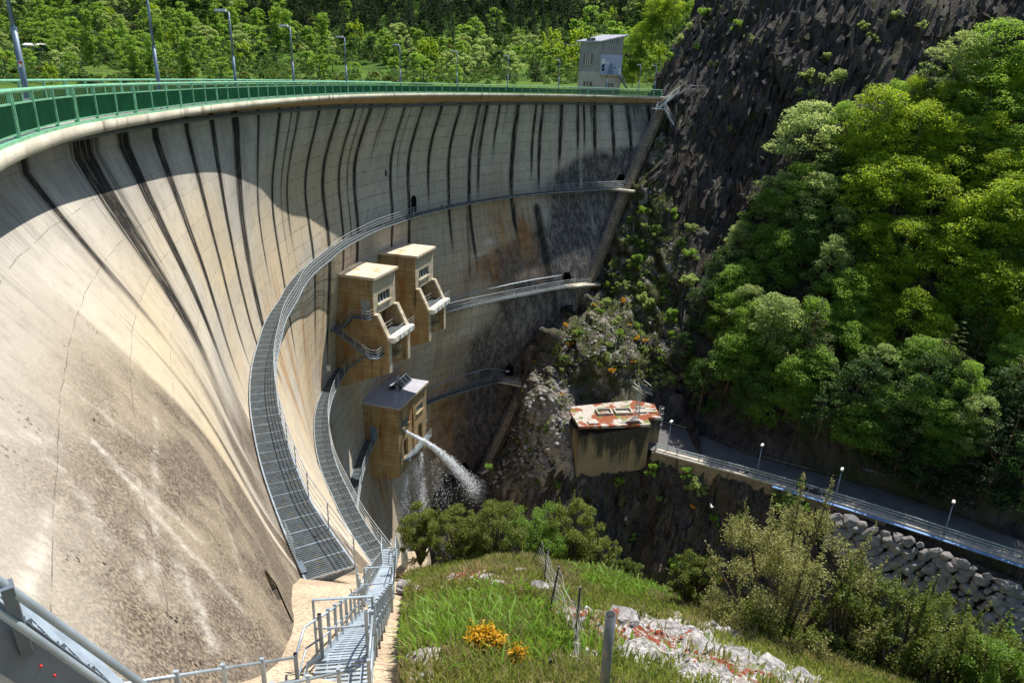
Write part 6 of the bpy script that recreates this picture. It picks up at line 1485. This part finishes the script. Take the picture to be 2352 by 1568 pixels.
for k in range(2): mk_tree('pale', 'leafy_tree', 10, cl_round(10, 3.4, 75, .08, .15, .28), 7600, .24, MAT['l_pale'], MAT['bark'], .18, .6, .6)
for k in range(2): mk_tree('dark', 'leafy_tree', 10, cl_round(10, 3.5, 85, .05), 5600, .26, MAT['l_dark'], MAT['bark'], .18, .5, .5)
for k in range(2): mk_tree('pine', 'pine_tree', 12, cl_cone(12, 3.2, 0, .08), 6000, .24, MAT['l_pine'], MAT['bark_red'], .2, .2, .2, 5)
mk_tree('pineg', 'pine_tree', 12, cl_cone(12, 3.0, 0, .22), 5200, .22, MAT['l_pineg'], MAT['bark_red'], .2, .2, .2, 6)
def used_copy(kind, loc, sc, rz, tilt=0.0):
    c = nr.choice(len(PROTO[kind])); root = PROTO[kind][c]; key = (kind, c)
    o = root if key not in USED else copy_tree(root); USED.add(key)
    o.location = loc; o.scale = sc if hasattr(sc, '__len__') else (sc, sc, sc); o.rotation_euler = (tilt*math.sin(rz), tilt*math.cos(rz), rz); return o
TREES = []
HUE = {'lime': 'bright yellow-green leafy tree', 'mid': 'fresh green leafy tree', 'pale': 'pale green leafy tree', 'dark': 'dark green leafy tree', 'pine': 'dark pine tree', 'pineg': 'olive pine tree with a reddish trunk'}
def place_wood(kind, cx, cy, wpx, hpx):
    h = hray(cx, cy+hpx*.42)
    if h is None: return
    p = h[0]; D = p@_fw; H = hpx*D/1600*(.82 if kind == 'lime' else .92); W_ = wpx*D/1600*.98; pr = PROTO[kind][0]; h0 = pr['H']; w0 = {'lime': 8.6, 'mid': 7.4, 'pale': 7.0, 'dark': 7.4, 'pine': 6.6, 'pineg': 6.2}[kind]
    sx = W_/w0; sz = H/h0; sx = min(max(sx, sz*.6), sz*1.7)
    p = p+np.array([0, -.6, -.5]); o = used_copy(kind, p, (sx, sx, sz), nr.uniform(0, 6.28), nr.uniform(0, .12))
    rg = ('beside the bare cliff edge of the wood' if cx < 1720 else 'at the foot of the wood just above the lower road' if cy > 880 else 'high up near the top of the slope' if cy < 300 else 'in the middle of the wooded slope' if cx < 2000 else 'in the bright upper right of the wood' if cy < 620 else 'in the shaded right part of the wood')
    TREES.append((o, HUE[kind], rg))
WOOD = [('lime', 1985, 290, 175, 230), ('lime', 2085, 305, 150, 190), ('lime', 1975, 430, 150, 180), ('lime', 2050, 420, 160, 170), ('lime', 2120, 470, 150, 190), ('lime', 2200, 520, 170, 200), ('lime', 2290, 470, 180, 200), ('lime', 2345, 540, 150, 200), ('lime', 2060, 560, 150, 180), ('lime', 2150, 600, 150, 180), ('lime', 2240, 640, 160, 190), ('lime', 2330, 680, 150, 200), ('lime', 1965, 545, 120, 150), ('lime', 2062, 720, 130, 190), ('lime', 2250, 395, 140, 150), ('lime', 2150, 400, 120, 140), ('lime', 2340, 380, 120, 150), ('lime', 2000, 350, 130, 160), ('lime', 2190, 700, 110, 140), ('lime', 2290, 760, 120, 140),
 ('pale', 1820, 340, 165, 210), ('mid', 1740, 500, 110, 150), ('pale', 1845, 470, 130, 160), ('mid', 1775, 600, 110, 170), ('mid', 1700, 650, 110, 130), ('pale', 1745, 760, 150, 200), ('pale', 1880, 620, 100, 180), ('mid', 1665, 800, 85, 130), ('mid', 1655, 720, 100, 130), ('pineg', 1852, 760, 120, 220), ('mid', 1920, 690, 120, 170), ('mid', 1930, 800, 120, 160), ('pale', 1900, 540, 110, 150), ('dark', 1950, 880, 130, 180), ('mid', 2130, 1000, 85, 130), ('mid', 2205, 985, 70, 110), ('pine', 2050, 980, 130, 240), ('pine', 2260, 1010, 150, 280), ('pine', 2325, 900, 140, 260), ('pineg', 2150, 800, 110, 200), ('pineg', 2215, 770, 90, 170), ('pineg', 2300, 860, 120, 180), ('mid', 2190, 880, 90, 150), ('dark', 1720, 890, 110, 150), ('mid', 1800, 880, 120, 160), ('dark', 1870, 930, 120, 160), ('dark', 1640, 620, 90, 140), ('dark', 1600, 690, 80, 130), ('dark', 2330, 1060, 150, 230), ('dark', 2000, 960, 120, 190), ('dark', 2090, 880, 130, 190), ('pine', 2180, 1010, 120, 220), ('dark', 2100, 1050, 110, 150),
 ('pale', 2165, 165, 150, 170), ('mid', 2250, 140, 160, 180), ('mid', 2335, 180, 150, 180), ('mid', 2230, 250, 150, 160), ('mid', 2320, 280, 140, 160), ('dark', 2110, 210, 100, 110), ('mid', 2200, 340, 120, 150), ('mid', 2300, 350, 120, 140), ('pine', 1790, 420, 70, 120), ('dark', 1880, 410, 110, 150), ('dark', 1830, 560, 110, 150), ('dark', 1930, 610, 110, 150), ('mid', 1590, 850, 70, 90), ('dark', 1560, 790, 60, 90), ('pale', 1690, 560, 90, 120)]
for a in WOOD: place_wood(*a)
POLY = [(1575, 770), (1650, 570), (1740, 430), (1830, 340), (1920, 280), (2080, 210), (2352, 150), (2352, 1120), (2120, 1060), (1960, 990), (1850, 930), (1700, 900), (1585, 870)]
def inside(x, y, P):
    c = False; j = len(P)-1
    for i in range(len(P)):
        if (P[i][1] > y) != (P[j][1] > y) and x < (P[j][0]-P[i][0])*(y-P[i][1])/(P[j][1]-P[i][1])+P[i][0]: c = not c
        j = i
    return c
k = 0; spots = []
while k < 85:
    x, y = nr.uniform(1560, 2380), nr.uniform(140, 1150)
    if not inside(x, y, POLY) or any(abs(x-a)+abs(y-b) < 42 for a, b in spots): 
        spots.append((-1, -1)) if len(spots) > 4000 else None
        continue
    spots.append((x, y)); k += 1
    kd = nr.choice(['dark', 'mid', 'pale', 'mid', 'mid', 'pine'] if x < 1950 or y > 780 else ['lime', 'lime', 'mid', 'dark', 'lime'])
    place_wood(str(kd), x, y, nr.uniform(85, 130), nr.uniform(110, 170))

# ------------------------------------------------------------------ bushes on cliff and rocky slope
def mk_bush(kind, name, n, ls, lmat, sz=1.0, k=16):
    t = thing(name, 'bush', 'bush'); cl = [(math.cos(a)*r*sz, math.sin(a)*r*sz, z*sz, s*sz, s*sz, s*sz*.85) for a, r, z, s in [(nr.uniform(0, 6.28), nr.uniform(.1, .95), nr.uniform(.2, 1.25), nr.uniform(.22, .45)) for _ in range(k)]]
    leaf_mesh('foliage', clump_pts(cl, n, .35), ls, lmat, t, .4)
    m = MB(); [m.tube([np.array([0, 0, -.3]), np.array([c[0]*.5, c[1]*.5, c[2]*.5]), np.array(c[:3])], [.05*sz, .035*sz, .012*sz], 5) for c in cl[::3]]; m.build('stem', MAT['bark'], t); t['H'] = 1.6*sz; reg(kind, t)
for q in range(2): mk_bush('bush', 'bush', 1300, .17, MAT['l_pale'])
mk_bush('bushg', 'bush', 1300, .17, MAT['l_mid']); mk_bush('bushd', 'bush', 1300, .17, MAT['l_dark'])
mk_bush('gorse', 'gorse_bush', 700, .16, MAT['l_yel'], 1.0, 8)
def place_bush(kind, px, py, wpx, label, rg=None, grp=None):
    h = hray(px, py+wpx*.3)
    if h is None: return
    p = h[0]; D = p@_fw; s = wpx*D/1600/2.3
    o = used_copy(kind, p+np.array([0, -.1, -.1*s]), (s, s, s*nr.uniform(.85, 1.25)), nr.uniform(0, 6.28)); TREES.append((o, label, rg or ''))
for (px, py, w_) in [(1860, 175, 62), (1912, 185, 58), (1835, 205, 44), (1870, 225, 40), (1895, 130, 36), (1770, 190, 32), (1640, 150, 34), (1690, 60, 36), (1720, 90, 30), (1590, 60, 40), (1560, 90, 36), (1620, 30, 40), (1660, 20, 36), (1540, 130, 34), (1600, 110, 34), (1980, 60, 34), (2060, 40, 36), (2120, 60, 34), (1560, 560, 46), (2000, 90, 36), (1490, 160, 26), (1515, 120, 28), (1750, 330, 30), (1680, 300, 26)]:
    place_bush(['bush', 'bushg', 'bushd'][nr.integers(3)] if px < 1800 else 'bush', px, py, w_, 'small bush rooted in a crack', 'of the dark cliff above the wood' if px > 1760 else 'on the cliff edge beside the tower' if py < 140 else 'on the cliff face right of the dam')
for i in range(60):
    u, v = nr.uniform(0, 1), nr.uniform(0, 1); py = 480+v*400; xl = np.interp(py, [330, 440, 650, 880], [1530, 1480, 1370, 1235]); px = xl+u*np.interp(py, [480, 650, 800, 880], [90, 190, 260, 270])
    kd = ['bush', 'bush', 'bush', 'bushg', 'bushg', 'bushd'][nr.integers(6)]
    place_bush(kd, px, py, nr.uniform(12, 28), {'bush': 'low pale green bush', 'bushg': 'low fresh green bush', 'bushd': 'low dark bush'}[kd], 'on the rocky slope between the stairway and the wood')
for (px, py, w_) in [(1465, 600, 50), (1530, 640, 40), (1585, 580, 44), (1510, 530, 40), (1528, 868, 54), (1500, 850, 36), (1590, 520, 40), (1480, 690, 48), (1545, 720, 44), (1580, 640, 50), (1390, 690, 34), (1545, 490, 34)]: place_bush('bushg' if px % 2 else 'bush', px, py, w_, 'rounded green bush', 'on the rocky slope between the stairway and the wood')
for (px, py) in [(1445, 745), (1462, 775), (1300, 745), (1480, 780), (1365, 700), (1290, 905), (1405, 850), (1430, 690), (1230, 830), (1455, 830), (1310, 790), (1365, 660), (1660, 1330), (1590, 1160), (1700, 1150), (1575, 1240), (1780, 1170), (1720, 1210)]: place_bush('gorse', px, py, nr.uniform(12, 22), 'small yellow flowering gorse', 'on the rocky slope above the concrete block' if py < 920 else 'in the dark gorge below the road')
for (px, py, w_) in [(1578, 1075, 46), (1590, 1110, 50), (1500, 1075, 40), (1515, 1140, 24), (1800, 1140, 70), (1825, 1165, 60), (1790, 1195, 50), (1330, 1025, 42), (1345, 1050, 34), (1280, 1110, 30), (1700, 1180, 40), (1640, 1190, 30), (1455, 1225, 28), (1560, 1300, 60), (1610, 1120, 36), (1860, 1200, 50), (1840, 1110, 40), (1125, 1070, 26), (1420, 1105, 30)]: place_bush('bushg' if (px+py) % 3 else 'bush', px, py, w_, 'green bush', 'on the dark rock below the road and the concrete block')
# tufts scattered on the spur
for i in range(26): place_bush(['bush', 'bushg'][i % 2], nr.uniform(1150, 1300), nr.uniform(885, 1110), nr.uniform(8, 18), 'tiny green tuft', 'on the white rock spur beside the stairway')

# ------------------------------------------------------------------ rubble and grass on the rocky slope
RP = [(1225, 880), (1300, 760), (1370, 650), (1440, 520), (1500, 430), (1560, 470), (1600, 560), (1560, 700), (1540, 860), (1500, 905), (1420, 850), (1330, 830), (1310, 900), (1300, 1060), (1200, 1110), (1130, 1120), (1180, 980)]
rub = MB(); gv = []
for _ in range(6500):
    px, py = nr.uniform(1120, 1610), nr.uniform(420, 1130)
    if not inside(px, py, RP): continue
    h = hray(px, py)
    if h is None: continue
    p, n_, _d = h; spur = px < 1310 and py > 880; v = mn.fractal((px*.02, py*.02, 1.7), 1, 2, 4)
    if v > (-.25 if spur else .05) and nr.uniform() < (.75 if spur else .55):
        r = nr.uniform(.10, .42)*(1.15 if spur else .9); V, Fc = ICO[1]; W_ = V*(1+.35*nr.uniform(-1, 1, (len(V), 1)))*np.array([1, .8, .7])*r; a = nr.uniform(0, 6.28); c_, s_ = math.cos(a), math.sin(a)
        rub.add(p+W_@np.array([[c_, -s_, 0], [s_, c_, 0], [0, 0, 1]]).T, Fc)
    elif not spur or nr.uniform() < .3:
        k = 9; gv.append(p+nr.normal(0, 1, (k, 3))*np.array([.32, .32, .12])+np.array([0, -.05, .12]))
o = rub.build('rock_rubble', MAT['lime'], fix=False); tag(o, 'broken pale stones strewn over the rocky slope and the spur', kind='stuff')
o = leaf_mesh('slope_grass', np.vstack(gv), .26, MAT['l_shrub'], None, .5); tag(o, 'short grass and herbs between the stones of the rocky slope', kind='stuff')
# ------------------------------------------------------------------ big shrubs of the near slope
def big_shrub(px, py, wpx, hpx, D, lmat, lab, n=13000, ls=.085, spiky=.35, name='shrub'):
    b = hpt(px, py); b = atd(px, py, D) if D else b
    b[2] = min(b[2], hz_at(b[0], b[1])) if D is None else b[2]
    d = b@_fw; W_ = wpx*d/1600; H = hpx*d/1600/.82; t = thing(name, lab, 'shrub', tuple(b)); cl = []
    for k in range(60):
        a = nr.uniform(0, 6.28); r = W_*.5*nr.uniform(.0, .92)**.6; z = H*nr.uniform(.03, .88)*(1-.45*(r/(W_*.5))**2); s = W_*nr.uniform(.06, .135); cl.append((r*math.cos(a), r*math.sin(a), z, s, s, s*.8))
        if nr.uniform() < spiky:
            for q in range(1, 5): cl.append((r*math.cos(a)*(1+.05*q), r*math.sin(a)*(1+.05*q), z+s*.6*q, s*(.42-.08*q), s*(.42-.08*q), s*.5))
    cl = [(c[0]+b[0], c[1]+b[1], c[2]+b[2], *c[3:]) for c in cl]
    leaf_mesh('foliage', clump_pts(cl, n, .25), ls, lmat, t, .35)
    m = MB(); bb = b.copy(); [m.tube([bb-UP*.8, bb*.45+np.array(c[:3])*.55-UP*.1, np.array(c[:3])], [.06, .04, .012], 5) for c in cl[::4]]; m.build('stem', MAT['bark'], t); return t
big_shrub(965, 1262, 105, 110, 26.0, MAT['l_shrub'], 'dark shrub next to the white pillar, leftmost of the hedge', 14000, .062, .12)
big_shrub(1050, 1285, 130, 135, 25.0, MAT['l_shrub'], 'rounded shrub of the hedge, second from the white pillar', 17000, .062, .12)
big_shrub(1135, 1290, 150, 165, 24.6, MAT['l_shrub'], 'tall dense shrub in the middle of the hedge at the edge of the slope', 21000, .062, .12)
big_shrub(1225, 1290, 150, 150, 25.2, MAT['l_mid'], 'fresh green shrub of the hedge behind the leaning fence post', 19000, .062, .12)
big_shrub(1310, 1285, 140, 150, 25.6, MAT['l_shrub'], 'olive shrub at the right end of the hedge', 19000, .062, .12)
big_shrub(1372, 1305, 90, 105, 24.8, MAT['l_shrub'], 'small shrub sloping down from the right end of the hedge', 9500, .062, .12)
big_shrub(1440, 1335, 70, 60, 23.5, MAT['l_shrub'], 'lowest little shrub below the right end of the hedge', 6500, .062, .12)
big_shrub(1585, 1370, 110, 120, 19.0, MAT['l_shrub'], 'shrub left of the large flowering shrub', 12000, .062, .12)
big_shrub(1775, 1525, 340, 385, 16.5, MAT['l_shrubw'], 'largest shrub, covered in pale blossom, at the edge of the near slope', 32000, .07, .6)
big_shrub(1720, 1545, 240, 170, 15.8, MAT['l_shrub'], 'dark lower shrub under the large flowering shrub', 16000, .062, .12)
big_shrub(1925, 1550, 200, 270, 16.0, MAT['l_shrub'], 'upright shrub just right of the large flowering shrub', 19000, .07, .6)
big_shrub(2060, 1590, 280, 300, 15.6, MAT['l_shrub'], 'twiggy olive shrub in front of the boulder bank', 26000, .065, .75)
big_shrub(2190, 1640, 240, 260, 14.4, MAT['l_shrub'], 'low twiggy shrub at the bottom edge below the boulder bank', 19000, .065, .6)
big_shrub(2320, 1650, 260, 270, 13.6, MAT['l_mid'], 'fresh green shrub in the lower right corner', 22000, .065, .5)
big_shrub(1860, 1580, 160, 140, 15.0, MAT['l_shrub'], 'dark shrub filling the gap behind the pale rock slope', 14000, .062, .12)
# broom
def broom(px, py, wpx, hpx, lab, n):
    b = hpt(px, py); d = b@_fw; W_, H = wpx*d/1600*.9, hpx*d/1600/.8*.8; t = thing('broom_bush', lab, 'broom bush', tuple(b), 'flowering broom bushes'); m = MB(); tips = []
    for k in range(46):
        a = nr.uniform(0, 6.28); r = W_*.5*nr.uniform(.2, 1); tp = b+np.array([r*math.cos(a), r*math.sin(a)*.8, H*nr.uniform(.55, 1.0)]); m.tube([b, b*.5+tp*.5+UP*.06, tp], [.012, .008, .004], 4); tips.append(tp)
    m.build('stem', MAT['l_dark'], t, fix=False); T = np.array(tips); C = T[nr.integers(0, len(T), n)]+nr.normal(0, .055, (n, 3))*np.array([1, 1, 1.3])-np.array([0, 0, .05]); leaf_mesh('flowers', C, .045, MAT['l_yel'], t, .3)
    C = b+(T[nr.integers(0, len(T), n)]-b)*nr.uniform(.3, .85, (n, 1))+nr.normal(0, .04, (n, 3)); leaf_mesh('leaves', C, .05, MAT['l_dark'], t, .3)
broom(1115, 1496, 90, 62, 'larger yellow flowering broom bush in the grass', 1500)
broom(1187, 1530, 34, 48, 'smaller yellow flowering broom bush nearest the bottom edge', 420)

# ------------------------------------------------------------------ valley trees beyond the crest
def mk_far(kind, name, H, cl, n, ls, lmat, bmat, tr):
    C = clump_pts(cl, n, .5); m = MB(); m.tube([(0, 0, -.5), (0, 0, H*.7)], [tr, tr*.4], 5); t = leaf_mesh(name, C, ls, [lmat, bmat])
    me = t.data; tm = m.build('tmp_trunk', bmat); import bmesh
    bm = bmesh.new(); bm.from_mesh(me); k0 = len(bm.faces); bm.from_mesh(tm.data); bm.faces.ensure_lookup_table()
    for f in bm.faces[k0:]: f.material_index = 1
    bm.to_mesh(me); bm.free(); bpy.data.objects.remove(tm); t['H'] = H; reg(kind, t); return t
for q in range(3): mk_far('f_round', 'broadleaf_tree', 9, cl_round(9, 4.0, 30, .05), 1500, .62, MAT['l_mid'], MAT['bark'], .25)
for q in range(2): mk_far('f_pale', 'broadleaf_tree', 9, cl_round(9, 4.0, 28, .05), 1400, .62, MAT['l_pale'], MAT['bark'], .25)
for q in range(2): mk_far('f_dark', 'broadleaf_tree', 9, cl_round(9, 4.2, 28, .02), 1400, .62, MAT['l_dark'], MAT['bark'], .25)
for q in range(2): mk_far('f_con', 'conifer_tree', 15, cl_cone(15, 3.4, 0, .05), 1500, .60, MAT['l_pine'], MAT['bark'], .25)
for q in range(2): mk_far('f_pop', 'poplar_tree', 20, cl_col(20, 2.9, 40), 3600, .62, MAT['l_mid'], MAT['bark'], .3)
mk_far('f_lime', 'broadleaf_tree', 9, cl_plume(9, 3.8, 20), 1400, .6, MAT['l_lime'], MAT['bark'], .25)
for q in range(2): mk_far('f_bush', 'valley_bush', 4, cl_round(4, 3.0, 20, .0), 900, .5, MAT['l_shrub'], MAT['bark'], .12)
FN = {'f_round': ('round green tree', 'tree'), 'f_pale': ('pale silvery green tree', 'tree'), 'f_dark': ('dark green tree', 'tree'), 'f_con': ('dark pointed conifer', 'conifer'), 'f_pop': ('slender column shaped poplar', 'poplar'), 'f_lime': ('bright yellow-green tree', 'tree'), 'f_bush': ('low green bush', 'bush')}
LX = [58, 364, 541, 675, 796, 920, 1050, 1166, 1283]; ON = ['first', 'second', 'third', 'fourth', 'fifth', 'sixth', 'seventh', 'eighth', 'ninth']
def far_place(kind, px, pyb, hpx, wsc=1.0):
    p = valley_pt(px, pyb)
    if p is None: return False
    D = p@_fw; H = hpx*D/1600; s = H/PROTO[kind][0]['H']; o = used_copy(kind, p-UP*.3, (s*wsc, s*wsc, s), nr.uniform(0, 6.28))
    o['category'] = FN[kind][1]
    k = int(np.searchsorted(LX, px)); wh = 'left of the first lamp post' if k == 0 else 'right of the ninth lamp post' if k == 9 else 'between the %s and %s lamp posts' % (ON[k-1], ON[k])
    hb = 'low behind the railing' if pyb > 150 else 'midway up the valley side' if pyb > 75 else 'high on the hillside'
    TREES.append((o, FN[kind][0], hb+', '+wh)); return True
for (px, pyb, h_, w_) in [(212, 150, 120, .9), (288, 122, 75, .9), (313, 186, 100, 1.1), (352, 184, 100, .9), (432, 186, 95, 1.3), (372, 112, 62, 1), (404, 118, 62, .9), (638, 112, 90, 1.1), (666, 122, 92, 1.1), (748, 125, 88, 1.2), (498, 82, 66, 1.1), (545, 88, 60, 1), (590, 85, 62, 1.2), (440, 80, 50, 1), (476, 76, 44, 1), (905, 110, 30, 1)]: far_place('f_pop', px, pyb, h_, w_)
GAPS = [(855, 162, 85, 15), (645, 138, 75, 6), (230, 170, 75, 9), (150, 84, 95, 8), (95, 85, 22, 12), (88, 113, 26, 8)]
cand = []
for _ in range(6000):
    px, y = nr.uniform(-40, 1600), nr.uniform(6, 196); cand.append((y, px))
cand.sort(); acc = []; cnt = {}
for y, px in cand:
    if px > 1540-max(0, (110-y))*-.6 and y > 60: continue
    sp = 15+max(0, y)*.09
    if any(((px-a)/(sp*1.25))**2+((y-b)/(sp*.62))**2 < 1 for a, b in acc[-160:]): continue
    if any(((px-a)/ra)**2+((y-b)/rb)**2 < 1 for a, b, ra, rb in GAPS): continue
    con = math.exp(-((px-1030)/430)**4)*(1 if y < 104 else .10)+(.18 if y < 60 else .04)
    r = nr.uniform()
    kd = 'f_con' if r < con*.85 else 'f_lime' if (px > 1180 and y > 120 and nr.uniform() < .5) or nr.uniform() < .05 else str(nr.choice(['f_round', 'f_round', 'f_pale', 'f_dark', 'f_round', 'f_bush']))
    if y > 172 and nr.uniform() < .55: kd = 'f_bush'
    tot_b = sum(v for q, v in cnt.items() if q not in ('f_con', 'f_bush'))
    if (kd not in ('f_con', 'f_bush') and (tot_b >= 278 or (y < 60 and tot_b >= 110))) or (kd == 'f_con' and cnt.get(kd, 0) >= 230) or (kd == 'f_bush' and cnt.get(kd, 0) >= 120): continue
    hp = {'f_con': nr.uniform(40, 84), 'f_bush': nr.uniform(14, 24)}.get(kd, nr.uniform(28, 56)+(y > 100)*8)
    if far_place(kd, px, y, hp, nr.uniform(.85, 1.25) if kd != 'f_con' else nr.uniform(.7, .95)): cnt[kd] = cnt.get(kd, 0)+1; acc.append((px, y))
print('far', cnt)
TC, TD = [], []
for _ in range(4200):
    px, y = nr.uniform(-40, 1640), nr.uniform(-30, 193)
    if any(((px-a)/(ra*1.0))**2+((y-b)/(rb*1.0))**2 < 1 for a, b, ra, rb in GAPS): continue
    p = valley_pt(px, y)
    if p is None or p[1] > 900: continue
    D = p@_fw; rad = nr.uniform(6, 14)*D/1600; h = rad*nr.uniform(.8, 1.6); n = 56
    d = nr.normal(0, 1, (n, 3)); d /= np.linalg.norm(d, axis=1)[:, None]; d[:, 2] = np.abs(d[:, 2])
    (TD if nr.uniform() < (.5 if y > 112 else .62)+.5*math.exp(-((px-1030)/460)**4)*(y < 104) else TC).append(p+d*np.array([rad, rad, h])*nr.uniform(.6, 1.05, (n, 1)))
for arr, mt_, lb in ((TC, 'l_under', 'mid green undergrowth filling the gaps between the valley trees'), (TD, 'l_dark', 'dark undergrowth between the trees of the far hillside')):
    o = leaf_mesh('undergrowth', np.vstack(arr), .9, MAT[mt_], None, .5); tag(o, lb, kind='stuff')
# greenery on the left flank of the cliff
for (px, py, w_) in [(1450, 110, 60), (1475, 85, 55), (1500, 60, 55), (1525, 30, 55), (1455, 160, 45), (1470, 130, 50), (1545, 10, 50), (1430, 150, 50), (1505, 20, 50), (1570, 20, 44), (1590, 5, 40)]:
    p = atd(px, py, 175.); z0 = p[2]; h = hray(px, py+20); p = h[0] if h is not None and h[0][1] < 230 else p-UP*3
    D = p@_fw; s = w_*D/1600/7.0; o = used_copy('lime' if px % 2 else 'mid', p-UP*1.0, (s, s, s*.8), nr.uniform(0, 6)); TREES.append((o, 'yellow-green tree' if px % 2 else 'fresh green tree', 'on the cliff shoulder behind the control tower'))
# unused prototypes go away
for kind, L in PROTO.items():
    for c, root in enumerate(L):
        if (kind, c) not in USED:
            for ch in children(root): bpy.data.objects.remove(ch)
            bpy.data.objects.remove(root)
from collections import Counter
cnt2 = Counter((a, b) for _, a, b in TREES)
for o, a, b in TREES:
    lb = (a+' '+b).strip(); o['label'] = lb
    if 'H' in o: del o['H']
    if cnt2[(a, b)] > 1: o['group'] = a+'s '+b
    elif 'group' in o: del o['group']

# a white bird gliding in the gorge
bp_ = atd(1635, 1163, 62.); br = thing('bird', 'small white bird gliding across the dark gorge below the road', 'bird', tuple(bp_))
m = MB(); m.tube([bp_+np.array([-.22, 0, 0]), bp_+np.array([-.1, 0, .02]), bp_+np.array([.1, 0, .02]), bp_+np.array([.24, 0, 0])], [.01, .055, .05, .01], 7)
m.add([bp_+np.array(v) for v in [(-.08, 0, .03), (.06, 0, .03), (-.02, -.26, .14), (-.1, -.44, .1)]], [(0, 1, 2, 3)]); m.add([bp_+np.array(v) for v in [(-.08, 0, .03), (.06, 0, .03), (-.02, .26, .16), (-.1, .44, .14)]], [(0, 1, 2, 3)])
m.build('body', MAT['white'], br)
